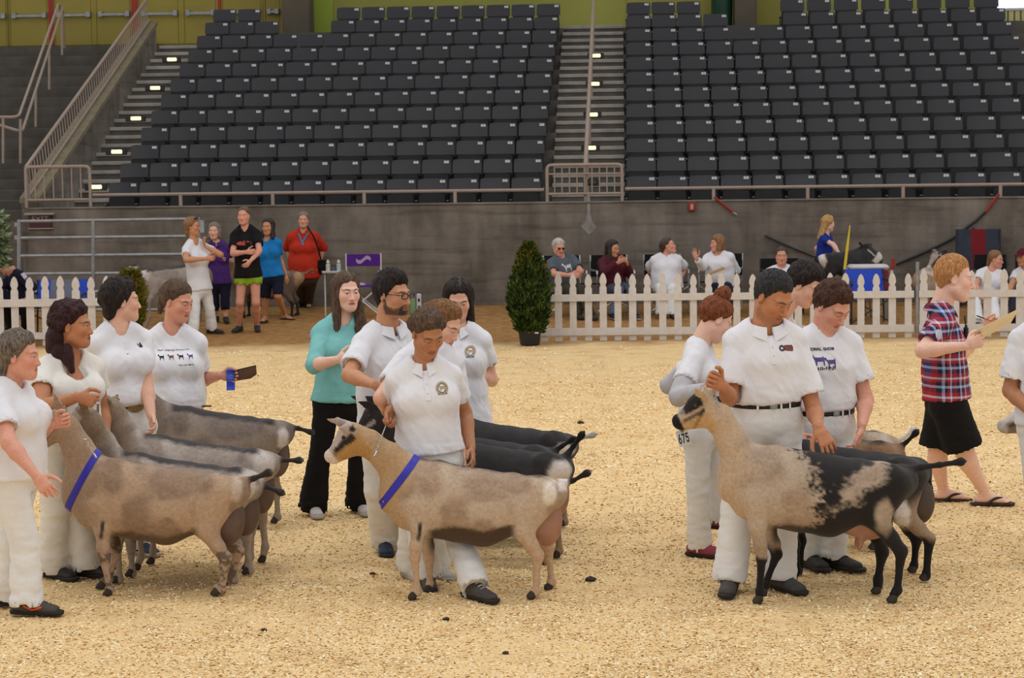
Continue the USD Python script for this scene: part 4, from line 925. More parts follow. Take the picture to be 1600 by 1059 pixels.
        if nc == 'v': 
            for i in range(5): pr.append(Sb(cone(T(.06 + top.get('vd', .2) * i / 4, 0, .085 + cd / k * .3), T(.02 + top.get('vd', .2) * i / 4, 0, .25), (nw - .006) * k * (1 - i / 4.4), (nw - .006) * k * (1 - i / 4.4)), .006))
        if nc == 'scoop': pr.append(Sb(ell(T(.10, 0, .11), Rb, np.array([.085, .07, top.get('vd', .085)]) * k), .008))
        if nc == 'polo':
            for i in range(3): pr.append(Sb(cone(T(.06 + .12 * i / 2, 0, .085 + cd / k * .3), T(.03 + .12 * i / 2, 0, .22), .032 * k * (1 - i / 2.6), .032 * k * (1 - i / 2.6)), .005))
        shirt = build(pr, hs)
        am = top.get('crease', .011); sd_ = hair.get('seed', 1) if hair else 3; shirt = puff(shirt, am * .85, 7.0, sd_, (1.5, 1.5, .45), ridged=True, rot=.25); shirt = puff(shirt, am * .6, 8.0, sd_ + 20, (1.9, 1.6, .35), ridged=True, rot=-.75 if sd_ % 2 else .75); shirt = puff(shirt, am * .4, 14.0, sd_ + 40, (.5, .5, 1.5), lambda v: np.exp(-((v[:, 2] - T(hem - .08)[2]) / .07) ** 2) + .15, True)
        sp = part(th, top.get('name', 'shirt'), shirt, top['mat'], True)
        if nc == 'polo':
            part(sp, 'collar', collar(T(.035), a, Rb, k * top.get('ck', 1.0), nw - .004), top['mat'], 40)
            pl = decal(shirt, quad2d(.03 * k, .13 * k), T(.26) + f * .2, r, -a, -f)
            if pl is not None: part(sp, 'placket', pl, top['mat'], True)
            for i in range(2):
                b = decal(shirt, disc2d(.005 * k, 8, .003), T(.22 + .09 * i) + f * .2, r, -a, -f, .003)
                if b is not None: part(sp, 'button', b, M('pale_button', srgb(200, 200, 205), 0.3), False)
        for dname, dm, (dx, dt), mat_, lab in top.get('decals', ()):
            o_ = T(dt, dx, 0) + f * .3
            dd = decal(shirt, dm, o_, -r, -a, -f, .002)
            if dd is not None: part(sp, dname, dd, mat_, False, label=lab)
    # -------- trousers, shorts or skirt
    if bottoms:
        bo = bottoms; tw = bo.get('rise', .80); pr = [(cut(loft(T(tw - .06), Hc + a * .01, r, ww + .008 + (hw - ww) * .3, hw + .006, wd + .006 + (hd - wd) * .3, hd + .004), (T(tw), -a)), .04, 'add')]
        for s in (-1, 1): pr.append(A(ell(Hc - f * (hd - .095 * k) + r * s * .075 * k - a * .01, Rb, np.array([.088, .10, .10]) * k * (hips[0] / .165)), .04))
        for s in 'RL':
            rt, rk, rh = np.array(bo.get('radii', (.088, .068, .074))) * k * (.3 + .7 * g); ln = bo.get('length', 2.0); sd = r
            if ln <= 1.0:
                d = nrm(kn[s] - hj[s]); pe = hj[s] + d * np.linalg.norm(kn[s] - hj[s]) * ln; pr.append((cut(loft(hj[s], pe + d * .06, sd, rt, rh, rt * 1.08, rh * 1.05), (pe, d)), .04, 'add')); pr.append(Sb(cut(cone(pe - d * .03, pe + d * .09, rh * .86, rh * .9), (pe - d * .03, -d)), .005))
            else:
                d = nrm(an[s] - kn[s]); pe = kn[s] + d * np.linalg.norm(an[s] - kn[s]) * (ln - 1.0) + (d * .045 * k if ln >= 2 else 0)
                pr += [A(loft(hj[s], kn[s], sd, rt, rk, rt * 1.08, rk * 1.04), .03), (cut(loft(kn[s], pe + d * .05, sd, rk, rh, rk * 1.05, rh * 1.12), (pe, d)), .015, 'add')]
                pr.append(Sb(cut(cone(pe - d * .02, pe + d * .06, rh * .9, rh * .92), (pe - d * .02, -d)), .004))
        tr = build(pr, hs * 1.3)
        zk, za = np.mean([kn[s][2] for s in 'RL']), .1
        wgt = lambda v: .35 + np.exp(-((v[:, 2] - zk) / .12) ** 2) * .7 + np.exp(-((v[:, 2] - za) / .14) ** 2) * 1.2 + np.exp(-((v[:, 2] - Hc[2]) / .12) ** 2) * .6
        if bo.get('crease', .008) > 0: tr = puff(tr, bo.get('crease', .008), 9.0, 5, (.7, .7, 2.0), wgt, True); tr = puff(tr, .004, 14.0, 9, (1, 1, .8))
        tp = part(th, bo.get('name', 'trousers'), tr, bo['mat'], True)
        if bo.get('seams') and not far:
            for sg in (-1, 1):                                         # slanting front pockets and the fly
                pk = decal(tr, tube([(0, 0, 0), (.012, -.05, 0), (.05, -.085, 0)], .0022, 5), T(tw + .03, sg * .085, 0) + f * .3, r * sg, -a, -f, .0005)
                if pk is not None: part(tp, 'pocket', pk, bo['mat'], False)
            fl = decal(tr, tube([(.006, 0, 0), (.008, -.06, 0), (.002, -.11, 0)], .0022, 5), T(tw + .03) + f * .3, r, -a, -f, .0005)
            if fl is not None: part(tp, 'fly', fl, bo['mat'], False)
    if belt:
        tw = bottoms.get('rise', .80) + .015; bw = belt.get('w', .019) * k
        lf = loft(T(tw - .07), Hc + a * .01, r, ww + .015 + (hw - ww) * .3, hw + .013, wd + .013 + (hd - wd) * .3, hd + .011)
        bm = build([(cut(lf, (T(tw) + a * bw, a), (T(tw) - a * bw, -a), k=.003), .002, 'add')], .008)
        bp = part(th, 'belt', bm, belt['mat'], True)
        if belt.get('buckle'):
            bk = disc2d(*belt['buckle'][:1], 20, .006, belt['buckle'][1]); bd = decal(bm, bk, T(tw, belt.get('bx', 0)) + f * .3, r, -a, -f, .004)
            if bd is not None: part(bp, 'buckle', bd, belt['bmat'], True)
        else:
            bd = decal(bm, quad2d(.04, .034, 4, 4, .004), T(tw, 0) + f * .3, r, -a, -f, .003)
            if bd is not None: part(bp, 'buckle', bd, grey_steel, False)
        for sx in (-.09, -.04, .08) if not far else ():
            lp_ = decal(bm, quad2d(.012, .05, 4, 4, .003), T(tw, sx) + f * .3, r, -a, -f, .003)
            if lp_ is not None: part(bp, 'belt_loop', lp_, bottoms['mat'], False)
    # -------- shoes
    for s in 'RL':
        d = fd[s]; sd = np.cross(d, UZ); G = gp[s]; q = k * (1.0 if female else 1.08)
        if isinstance(shoes, dict):
            sm = shoes['mat']; hi = .055 if shoes.get('boot') else 0
            pl = ((G + UZ * .016, -UZ),)
            pr = [(cut(cone(G - d * .05 * q + UZ * .045, G + d * .02 * q + UZ * .055, .036 * q, .04 * q), *pl), .02, 'add'), (cut(loft(G + d * .01 * q + UZ * .045, G + d * .155 * q + UZ * .024, sd, .038 * q, .040 * q, .045 * q, .028 * q), *pl), .025, 'add')]
            pr.append((cut(cone(G - d * .015 * q + UZ * .06, G - d * .02 * q + UZ * (.10 + hi), .038 * q, .04 * q), (G + UZ * (.095 + hi), UZ)), .02, 'add'))
            sp_ = part(th, 'shoe', build(pr, hs * .85), sm, True)
            so = build([(cut(loft(G - d * .06 * q + UZ * .02, G + d * .165 * q + UZ * .02, sd, .036 * q, .043 * q, .05, .05), (G + UZ * .024, UZ), (G + UZ * .001, -UZ), k=.003), .01, 'add')], hs * .9)
            part(sp_, 'sole', so, shoes.get('sole', sole_dark), True)
            if not far:
                for i in range(3):
                    c_ = G + d * (.045 + .022 * i) * q + UZ * (.088 - .011 * i) * q; part(sp_, 'lace', tube([c_ - sd * .02 - UZ * .004, c_ + UZ * .004, c_ + sd * .02 - UZ * .004], .0035, 5), shoes.get('lace', sm), True)
            if shoes.get('mark'):
                for sg in (-1, 1): part(sp_, 'side_stripe', tube([G + sd * sg * .043 + d * (.0) + UZ * .05, G + sd * sg * .044 + d * .05 + UZ * .032, G + sd * sg * .043 + d * .10 + UZ * .046], .006, 5), shoes['mark'], True)
        elif shoes in ('sandal', 'flip'):
            so = build([(cut(loft(G - d * .06 + UZ * .008, G + d * .155 + UZ * .008, sd, .038, .047, .05, .05), (G + UZ * .016, UZ), (G + UZ * .0005, -UZ), k=.003), .01, 'add')], .008)
            sp_ = part(th, 'sandal', so, M('brown_sole', srgb(58, 44, 38), 0.7), True)
            for ex in ((1, -1) if shoes == 'flip' else (1,)):
                st = [G + sd * .048 * ex + d * .02 + UZ * .015, G + sd * .036 * ex + d * .07 + UZ * .052, G + d * .125 + sd * .01 + UZ * .045] if shoes == 'flip' else [G + sd * .05 + d * .05 + UZ * .012, G + d * .06 + UZ * .062, G - sd * .05 + d * .05 + UZ * .012]
                part(sp_, 'strap', tube(bend(st, .05), .009, 6), M('dark_strap', srgb(40, 32, 28), 0.6), True)
    P = dict(path=th, T=T, r=r, f=f, a=a, HP=HP, Rh=Rh, wr=wr, el=el, sh=sh, shirt=shirt, k=k, hk=hk, an=an, Hc=Hc, Hd=Hd)
    if extras: extras(P)
    return P

JEANS = dict(mat=white_denim, seams=True)
blue_rubber = M('navy_trainer', srgb(34, 50, 78), 0.6, 0.3, 20.0); grey_shoe = M('grey_shoe', srgb(74, 70, 68), 0.75, 0.25, 20.0); dark_shoe = M('dark_shoe', srgb(44, 39, 36), 0.6, 0.3, 20.0); pink_shoe = M('raspberry_shoe', srgb(140, 56, 74), 0.7, 0.2, 15.0); pale_shoe = M('pale_shoe', srgb(196, 190, 186), 0.7, 0.12)
ink = M('print_ink', srgb(44, 42, 60), 0.7); gold = M('badge_gold', srgb(176, 150, 70), 0.6); violet = M('badge_violet', srgb(84, 70, 130), 0.6); brownlogo = M('logo_brown', srgb(112, 62, 50), 0.6)
black_cloth = M('black_cloth', srgb(26, 25, 27), 0.85, 0.25, 8.0, 0.25, 240.0, spec=0.15)
teal_cloth = M('teal_cloth', srgb(126, 190, 190), 0.8, 0.10, 6.0, 0.25, 240.0, spec=0.15)
grey_cloth = M('pale_grey_cloth', srgb(188, 186, 192), 0.85, 0.08, 6.0, 0.25, 240.0, spec=0.15)
def flat2d(poly, z=0.0015):
    from shapely.geometry import Polygon
    v, f = trimesh.creation.triangulate_polygon(Polygon(poly).buffer(0), engine='earcut'); m = trimesh.Trimesh(np.c_[v, np.full(len(v), z)], f, process=False)
    return m.subdivide() if len(f) < 60 else m
def strokes(lines, r=0.0018): return cat_(*[tube(np.c_[np.array(l, float), np.zeros(len(l))], r, 4) for l in lines])
def xf2(m, s=1.0, x=0, y=0): m = m.copy(); m.apply_scale(s) if s != 1.0 else None; m.apply_translation((x, y, 0)); return m
GOATLINE = [(-.5, .35), (-.42, .5), (-.3, .46), (-.25, .3), (.3, .3), (.38, .42), (.4, .25), (.36, -.3), (.3, -.3), (.27, .02), (-.12, .0), (-.16, -.3), (-.23, -.3), (-.25, .1), (-.36, .28)]
def goat_print(s): return flat2d([(x * s, y * s) for x, y in GOATLINE])
def badge(r=.03):
    return [('badge_ring', ring2d(r * .84, r), (-.08, .27), gold, None), ('badge_ring', ring2d(r * .62, r * .74), (-.08, .27), violet, None), ('badge_goat', goat_print(r * 1.25), (-.08, .275), gold, None), ('badge_bar', quad2d(r * 1.5, r * .16, 5, 3, .0015), (-.08, .325), violet, None)]
def scribble(n, w, h, seed):            # an illegible line of small print
    rg = random.Random(seed); out = []
    for i in range(n):
        x = -w / 2 + w * i / n; out.append([(x + rg.random() * w / n * .7, (rg.random() - .5) * h) for _ in range(4)])
    return strokes(out, h * .13)
PEOPLE = {}
# ---- right-hand group
PEOPLE['man'] = person('dark-haired man in a white polo and black belt behind the black-backed goat', (1195, 506), (1197, 655), 10, 11.34, dict(c=(1208, 463), dd=-.03, yaw=42, pitch=32, k=1.06),
    dict(style='crop', color='salt', len=.025, vol=.006, dims=(.074, .096, .092), grain=(60, 60, 40), rough=.010, seed=4), dict(mat=white_cotton, neck='polo', nw=.080, sleeve=.78, sr=.072, hem=.795, ease=.02, decals=[('chest_logo', flat2d([(-.02, -.012), (.036, -.02), (.04, -.002), (.034, .012), (-.014, .014)]), (-.08, .235), brownlogo, None), ('chest_logo', ring2d(.008, .016), (-.05, .235), ink, None)]),
    {'R': ((1141, 922), (1152, 795, -.0), -12), 'L': ((1218, 919), (1222, 795, 0), 28)}, 'deep', 1.06, .165, (.155, .12), (.162, .12), (.176, .128), arms={'R': ((1140, 622, -1), (1129, 602, -1), 'u', 'fist', (1106, 590, -.05)), 'L': ((1272, 640, -1), (1279, 668, -1), 'r', 'spread', (1296, 700, -.05))},
    bottoms=dict(JEANS, radii=(.10, .082, .086), rise=.81), shoes=dict(mat=grey_shoe, sole=sole_dark), female=False, belt=dict(mat=belt_black), face=dict(stubble=srgb(158, 110, 82), brow=(.03, .02, .02)))
PEOPLE['tall_boy'] = person('brown-haired young man in white tee, mostly hidden behind the man in the polo', (1217, 479), (1182, 640), 60, 13.5, dict(c=(1258, 444), dd=-.02, yaw=62, pitch=32, k=1.03), dict(style='short', color='dark', vol=.022, grain=(50, 50, 25), rough=.024, seed=5),
    dict(mat=white_cotton, sleeve=.62, sr=.07, hem=1.0), {'R': ((1195, 815), None, 50), 'L': ((1232, 815), None, 50)}, 'fair', 1.06, .175, (.165, .115), (.155, .11), (.165, .12), arms={'R': None, 'L': None}, bottoms=dict(JEANS), shoes=dict(mat=dark_shoe), female=False, face=dict(brow=(.06, .035, .02)))
PEOPLE['boy'] = person('young man in a white printed tee reaching down to the goats at right', (1287, 514), (1288, 664), 22, 12.0, dict(c=(1300, 477), dd=-.03, yaw=40, pitch=36, k=1.03), dict(style='short', color='chestnut', vol=.015, dims=(.077, .098, .092), grain=(50, 50, 22), rough=.026, seed=6),
    dict(mat=white_cotton, sleeve=.68, sr=.074, hem=.815, ease=.018, nw=.060, decals=[('lettering', xf2(meshkit.text_mesh('NATIONAL SHOW', .0155, .0015, True), 1, -.085, 0), (.095, .20), ink, None), ('chest_print', xf2(goat_print(.075), 1, -.03, 0), (.07, .31), violet, None), ('chest_print', xf2(goat_print(.075), 1, .035, -.01), (.07, .32), violet, None), ('chest_print', scribble(12, .13, .02, 3), (.07, .38), ink, None)]),
    {'R': ((1262, 884), None, 20), 'L': ((1300, 886), None, 42)}, 'rosy', 1.05, .175, (.165, .115), (.155, .11), (.17, .125), arms={'R': ((1236, 630, 1), (1250, 680, -1), 'f', 'relax'), 'L': ((1353, 624, 1), (1346, 668, -1), 'cam', 'relax', (1337, 700, -.02))}, bottoms=dict(JEANS, rise=.83), shoes=dict(mat=dark_shoe, boot=True), female=False, belt=dict(mat=belt_black), face=dict(brow=(.08, .045, .03)))
PEOPLE['redhead'] = person('girl with a ginger top knot, white tee over long grey sleeves', (1091, 534), (1095, 674), 72, gd(1100, 868), dict(c=(1118, 498), dd=.02, yaw=108, pitch=34), dict(style='up', color='ginger', vol=.010, knot=(0, -.045, .12), more=[('e', (0, -.04, .145), (.047, .047, .048)), ('e', (.012, -.045, .165), (.034, .032, .03))], grain=(30, 30, 30), rough=.018, seed=7),
    [dict(mat=grey_cloth, sleeve=1.93, sr=.063, hem=.78, ease=.004, name='undershirt'), dict(mat=white_cotton, sleeve=.60, sr=.068, hem=.84, ease=.016, decals=[('chest_print', scribble(14, .15, .035, 5), (0, .42), ink, None), ('chest_print', scribble(9, .12, .02, 8), (0, .35), ink, None)])],
    {'R': ((1093, 869), (1090, 765, -.06), 60), 'L': ((1122, 826, .12), (1122, 745, .1), 60)}, 'pale', .97, .145, (.135, .10), (.125, .095), (.155, .115), bust=.02, arms={'R': ((1060, 620, -1), (1104, 610, -1), 'u', 'fist', (1122, 600, 0)), 'L': ((1046, 600, 1), (1088, 622, 1), 'u', 'relax')}, bottoms=dict(JEANS, radii=(.082, .062, .068)), shoes=dict(mat=pink_shoe, sole=sole_dark, lace=pale_shoe), face=dict(brow=(.2, .1, .05)))
# ---- middle group
PEOPLE['bun_woman'] = person('woman with brown plaited bun in white polo, front of the middle group', (661, 563), (672, 716), 8, 11.46, dict(c=(668, 519), dd=-.05, yaw=28, pitch=32, roll=4), dict(style='up', color='midbrown', vol=.012, knot=(.045, -.095, .0), more=[('e', (.045, -.092, -.0), (.036, .036, .042)), ('c', (-.075, .02, .055), (-.03, -.1, .05), .018, .022), ('c', (.07, .03, .06), (.02, -.1, .06), .018, .02)], grain=(40, 18, 40), rough=.022, seed=8),
    dict(mat=white_cotton, neck='polo', sleeve=.60, sr=.064, hem=.93, ease=.014, decals=badge(.034)), {'R': ((668, 916), (655, 815, .04), 8), 'L': ((740, 934), (708, 815, -.02), 38)}, 'olive', 1.0, .155, (.158, .11), (.148, .11), (.166, .125), bust=.015,
    arms={'R': ((607, 640, 1), (612, 640, -1), 'u', 'fist', (604, 662, -.04)), 'L': ((726, 646, 1), (736, 702, -1), 'cam', 'relax')}, bottoms=dict(mat=white_denim, radii=(.092, .072, .078)), shoes=dict(mat=grey_shoe, sole=sole_dark, lace=pale_shoe), face=dict(brow=(.06, .035, .02)))
PEOPLE['pony_woman'] = person('woman with a light brown ponytail, mostly hidden behind the front woman', (670, 538), (668, 690), 22, 11.78, dict(c=(693, 506), dd=.05, yaw=62, pitch=28), dict(style='up', color='lightbrown', vol=.012, more=[('c', (0, -.10, .06), (0, -.13, .02), .03, .03), ('c', (0, -.13, .02), (0, -.12, -.14), .03, .016)], seed=9),
    dict(mat=white_cotton, sleeve=.62, sr=.066, hem=.98), {'R': ((640, 902), None, 25), 'L': ((684, 900), None, 25)}, 'fair', 1.0, .16, (.15, .105), (.14, .10), (.16, .12), bust=.02, arms={'R': ((595, 622, -1), (622, 655, 1), 'u', 'relax'), 'L': None}, bottoms=dict(mat=white_denim2), shoes=dict(mat=pale_shoe, sole=sole_white), face={})
PEOPLE['bearded'] = person('bearded man with glasses in an untucked white polo', (603, 506), (608, 662), 42, 12.4, dict(c=(613, 460), dd=-.03, yaw=56, pitch=4, k=1.04), dict(style='short', color='dark', vol=.011, dims=(.075, .098, .098), lift=(0, .005, .004), grain=(50, 50, 25), rough=.02, seed=10),
    dict(mat=white_cotton, neck='polo', nw=.078, sleeve=.74, sr=.072, hem=1.16, ease=.02), {'R': ((602, 862), (592, 765, -.05), 6), 'L': ((648, 860), (632, 765, .05), 40)}, 'tan', 1.02, .178, (.168, .12), (.165, .12), (.17, .125), arms={'R': ((545, 586, -1), (588, 602, -1), 'u', 'relax', (602, 610, 0)), 'L': ((655, 590, 1), (616, 612, -1), 'u', 'relax')},
    bottoms=dict(mat=cream_cotton, radii=(.096, .08, .082)), shoes=dict(mat=blue_rubber, sole=sole_dark), female=False, face=dict(stubble=srgb(30, 22, 19), brow=(.02, .014, .012)))
PEOPLE['teal'] = person('woman with long brown hair in a teal blouse and black flared trousers', (534, 497), (530, 628), 24, gd(510, 806), dict(c=(541, 456), dd=-.02, yaw=28, pitch=2), dict(style='long', color='midbrown', vol=.012, more=[('l', (0, -.06, .03), (0, -.075, -.22), .07, .075, .045, .028), ('l', (-.066, .0, .0), (-.085, .055, -.24), .022, .042, .045, .022), ('l', (-.085, .055, -.24), (-.075, .075, -.36), .042, .02, .022, .014), ('l', (.064, -.005, .0), (.085, .03, -.26), .02, .03, .04, .02)], grain=(34, 34, 6), seed=11),
    dict(mat=teal_cloth, neck='v', vd=.22, nw=.058, sleeve=1.12, sr=.060, hem=.98, ease=.014, name='blouse'), {'R': ((490, 804), (500, 710, -.02), 15), 'L': ((562, 800), (562, 710, .06), 20)}, 'pale', 1.0, .148, (.142, .105), (.132, .1), (.16, .12), bust=.025, arms={'R': ((491, 570, -1), (527, 562, -1), 'u', 'relax', (545, 559, 0)), 'L': ((574, 566, 1), (550, 564, -1), 'u', 'relax')},
    bottoms=dict(mat=black_cloth, radii=(.086, .068, .10)), shoes=dict(mat=pale_shoe, sole=sole_white), face=dict(lip=srgb(190, 92, 92), brow=(.09, .05, .035), blush=.3))
PEOPLE['bob_woman'] = person('woman with a dark brown bob in white polo, at the back of the middle group', (716, 508), (724, 652), -4, 13.65, dict(c=(716, 467), dd=-.02, yaw=4, pitch=22), dict(style='long', color='dark', vol=.015, more=[('l', (-.07, -.01, .01), (-.075, .02, -.15), .024, .03, .05, .04), ('l', (.07, -.01, .01), (.078, .02, -.15), .024, .03, .05, .04), ('l', (0, -.06, .0), (0, -.07, -.14), .075, .075, .045, .04)], grain=(34, 34, 7), seed=12),
    dict(mat=white_cotton, neck='polo', sleeve=.60, sr=.066, hem=1.1, ease=.016, decals=badge(.036)), {'R': ((712, 815), None, 0), 'L': ((746, 815), None, 0)}, 'fair', 1.0, .158, (.15, .108), (.142, .105), (.165, .12), bust=.015, arms={'R': ((676, 590, 1), (704, 586, -1), 'u', 'relax'), 'L': ((768, 594, 1), (734, 584, -1), 'u', 'relax', (712, 586, -.02))},
    bottoms=dict(mat=white_denim), shoes=dict(mat=pale_shoe, sole=sole_white), face=dict(lip=srgb(180, 90, 90), brow=(.04, .025, .02)))
# ---- left group
PEOPLE['grey_woman'] = person('grey-haired woman in white tee and jeans at the left edge, in profile', (16, 598), (22, 738), 78, gd(32, 952), dict(c=(30, 555), dd=-.02, yaw=86, pitch=4), dict(style='short', color='greybrown', vol=.016, more=[('l', (0, -.06, .02), (0, -.075, -.09), .055, .05, .045, .035)], grain=(50, 50, 20), rough=.024, seed=13),
    dict(mat=white_cotton, sleeve=.66, sr=.07, hem=1.04, ease=.018), {'R': ((42, 959), (40, 852, -.08), 80), 'L': ((18, 946), (16, 848, .06), 80)}, 'rosy', .98, .15, (.15, .115), (.15, .12), (.165, .13), bust=.045, belly=.03, arms={'R': ((14, 692, -1), (57, 744, -1), 'f', 'relax'), 'L': ((42, 700, 1), (84, 662, -1), 'u', 'pinch', (112, 654, -.02))},
    bottoms=dict(JEANS, radii=(.092, .074, .082)), shoes=dict(mat=grey_shoe, sole=sole_dark, mark=M('orange_stripe', srgb(216, 84, 40), 0.5)), face=dict(brow=(.2, .16, .13), blush=.3))
PEOPLE['curly_woman'] = person('woman with curly burgundy hair in a scoop-necked white tee, holding a chain', (106, 552), (108, 688), 38, gd(112, 902), dict(c=(114, 508), dd=-.02, yaw=84, pitch=2), dict(style='up', color='burgundy', flow='curl', w=1.6, vol=.02, more=[('e', (0, -.09, .02), (.075, .05, .07)), ('e', (-.03, -.10, -.05), (.07, .05, .06)), ('e', (.04, -.09, -.07), (.06, .05, .055)), ('e', (.02, -.10, -.12), (.06, .045, .055)), ('e', (.06, -.06, -.15), (.04, .04, .05)), ('e', (.07, -.01, -.16), (.028, .03, .06)), ('c', (.07, .0, -.18), (.075, .02, -.25), .022, .012), ('e', (0, -.03, .09), (.07, .07, .045))], grain=(26, 26, 26), rough=.055, seed=14),
    dict(mat=cream_cotton, neck='scoop', vd=.10, nw=.074, sleeve=.48, sr=.064, hem=1.0, ease=.010), {'R': ((84, 902), (88, 795, -.04), 50), 'L': ((134, 900), (122, 795, .04), 66)}, 'deep', 1.0, .162, (.165, .115), (.155, .115), (.185, .135), bust=.05, belly=.02, girth=1.15, arms={'R': ((62, 640, -1), (122, 620, -1), 'u', 'pinch', (152, 628, 0)), 'L': ((158, 640, 1), (166, 694, -1), 'cam', 'relax')},
    bottoms=dict(mat=white_denim2, radii=(.098, .074, .082)), shoes=dict(mat=dark_shoe), face=dict(brow=(.03, .018, .015), lip=srgb(150, 80, 70)))
PEOPLE['short_hair_woman'] = person('woman with short dark hair, white V-neck tee and a big oval belt buckle', (184, 506), (198, 662), 30, 12.52, dict(c=(190, 470), dd=.02, yaw=112, pitch=0), dict(style='short', color='dark', vol=.022, more=[('l', (0, -.06, .02), (0, -.07, -.07), .065, .055, .05, .04), ('e', (0, .0, .075), (.07, .08, .045))], grain=(40, 40, 22), rough=.03, seed=15),
    dict(mat=white_cotton, neck='v', vd=.24, nw=.062, sleeve=.50, sr=.064, hem=.765, ease=.012, decals=[('chest_logo', scribble(5, .03, .03, 21), (-.095, .22), ink, None)]), {'R': ((158, 879), None, 40), 'L': ((216, 864), None, 45)}, 'fair', 1.0, .155, (.155, .11), (.152, .115), (.17, .125), bust=.045, belly=.035,
    arms={'R': ((143, 594, 1), (171, 590, -1), 'u', 'hold', (190, 606, -.02)), 'L': ((228, 602, -1), (237, 652, -1), 'f', 'relax')}, bottoms=dict(JEANS, rise=.79), shoes=dict(mat=blue_rubber, sole=sole_white), belt=dict(mat=M('brown_leather', srgb(74, 48, 32), 0.5, 0.2, 20.0), buckle=(.055, .042), bmat=M('horn_buckle', srgb(150, 126, 84), 0.35, 0.3, 30.0, metal=0.3), bx=-.02, w=.018), face=dict(brow=(.03, .02, .018)))
PEOPLE['print_tee_woman'] = person('brown-haired woman in a white goat-print tee holding a blue ribbon and wallet', (268, 512), (272, 662), 14, 14.0, dict(c=(277, 470), dd=-.02, yaw=62, pitch=16, k=1.03, fat=.06), dict(style='up', color='midbrown', vol=.013, more=[('e', (0, -.1, .04), (.04, .03, .035)), ('c', (0, -.115, .03), (0, -.115, -.11), .026, .016)], grain=(30, 14, 30), seed=16),
    dict(mat=white_cotton, sleeve=.64, sr=.082, hem=.80, ease=.02, nw=.060, decals=[('lettering', scribble(26, .21, .011, 31), (0, .115 + .1), ink, None), ('lettering', scribble(14, .10, .010, 32), (-.07, .36), ink, None)] + [('goat_print', goat_print(.044), (.085 - .062 * i, .285), m_, None) for i, m_ in enumerate((ink, brownlogo, ink, violet))]),
    {'R': ((260, 807), None, 10), 'L': ((292, 806), None, 20)}, 'rosy', 1.02, .165, (.172, .13), (.178, .145), (.185, .14), bust=.05, belly=.06, girth=1.2, arms={'R': ((205, 600, 1), (222, 655, -1), 'f', 'relax'), 'L': ((309, 594, 1), (345, 586, -1), 'u', 'hold', (364, 588, 0))},
    bottoms=dict(JEANS, radii=(.10, .076, .08), rise=.82), shoes=dict(mat=dark_shoe), belt=dict(mat=M('brown_leather'), w=.014), face=dict(brow=(.1, .06, .04), blush=.32))
# ---- the judge's helper in plaid
plaid = usdkit.material(stage, '/World/Looks/plaid_cloth', {'g': ('texture_coordinate', {}), 's': ('separate_xyz', {}), 'mu': ('math', {'math_type': 'multiply_add', 'value2': 0.3, 'value3': 5.0}), 'au': ('math', {'math_type': 'add'}),
    'su': ('math', {'math_type': 'multiply', 'value2': 8.5}), 'fu': ('math', {'math_type': 'fraction'}), 'sv': ('math', {'math_type': 'multiply', 'value2': 8.0}), 'fv': ('math', {'math_type': 'fraction'}),
    'ru': ('rgb_ramp', {'interpolate': False, 'ramp': [(0, srgb(160, 40, 52)), (.2, srgb(40, 40, 66)), (.4, srgb(160, 184, 224)), (.54, srgb(36, 36, 58)), (.66, srgb(168, 48, 60)), (.80, srgb(214, 208, 222)), (.88, srgb(60, 66, 118))]}),
    'rv': ('rgb_ramp', {'interpolate': False, 'ramp': [(0, srgb(166, 44, 56)), (.2, srgb(46, 46, 76)), (.42, srgb(166, 190, 230)), (.56, srgb(44, 40, 64)), (.74, srgb(176, 56, 66)), (.88, srgb(218, 212, 226))]}),
    'x': ('mix', {'mix_type': 'mix', 'fac': 0.5}), 'p': ('principled_bsdf', {'roughness': 0.85, 'specular_ior_level': 0.15})},
    [('g.object', 's.vector'), ('s.y', 'mu.value1'), ('s.x', 'au.value1'), ('mu.value', 'au.value2'), ('au.value', 'su.value1'), ('su.value', 'fu.value1'), ('s.z', 'sv.value1'), ('sv.value', 'fv.value1'), ('fu.value', 'ru.fac'), ('fv.value', 'rv.fac'), ('ru.color', 'x.color1'), ('rv.color', 'x.color2'), ('x.color', 'p.base_color')], surface='p.BSDF')
def plaid_extras(P):
    o = P['sh']['R'] * .62 + P['el']['R'] * .38
    for n, m_, mt in (('sleeve_patch', disc2d(.026, 16, .002, .034), grey_cloth), ('sleeve_patch', strokes([[(-.012 + .008 * i, -.022), (-.012 + .008 * i, .02)] for i in range(4)], .0018), ink)):
        d = decal(P['shirt'], m_, o + np.array([0, -.3, 0]), (1, 0, 0), (0, 0, 1), (0, 1, 0), .002)
        if d is not None: part(P['path'] + '/shirt', n, d, mt, False)
PEOPLE['plaid'] = person('strawberry blond man in a plaid shirt, black shorts and flip-flops, writing', (1468, 475), (1480, 628), 86, gd(1510, 788), dict(c=(1490, 434), dd=-.02, yaw=88, pitch=8, k=1.17, fat=.05), dict(style='crop', color='strawberry', vol=.003, dims=(.074, .095, .094), len=.018, grain=(70, 70, 40), rough=.009, seed=17),
    dict(mat=plaid, neck='polo', nw=.069, sleeve=.72, sr=.070, hem=.96, ease=.02, ck=1.05), {'R': ((1538, 788), (1506, 700, -.06), 84), 'L': ((1473, 782), (1466, 700, .1), 84)}, 'pale', 1.04, .17, (.16, .112), (.16, .112), (.165, .118), girth=1.1, arms={'R': ((1441, 548, -1), (1510, 540, -1), 'u', 'hold', (1534, 531, 0)), 'L': ((1502, 552, 1), (1538, 516, 1), 'u', 'pinch', (1556, 503, 0))},
    bottoms=dict(mat=black_cloth, radii=(.10, .10, .112), length=.98, name='shorts'), shoes='flip', female=False, face=dict(brow=(.4, .24, .12), blush=.4), extras=plaid_extras)
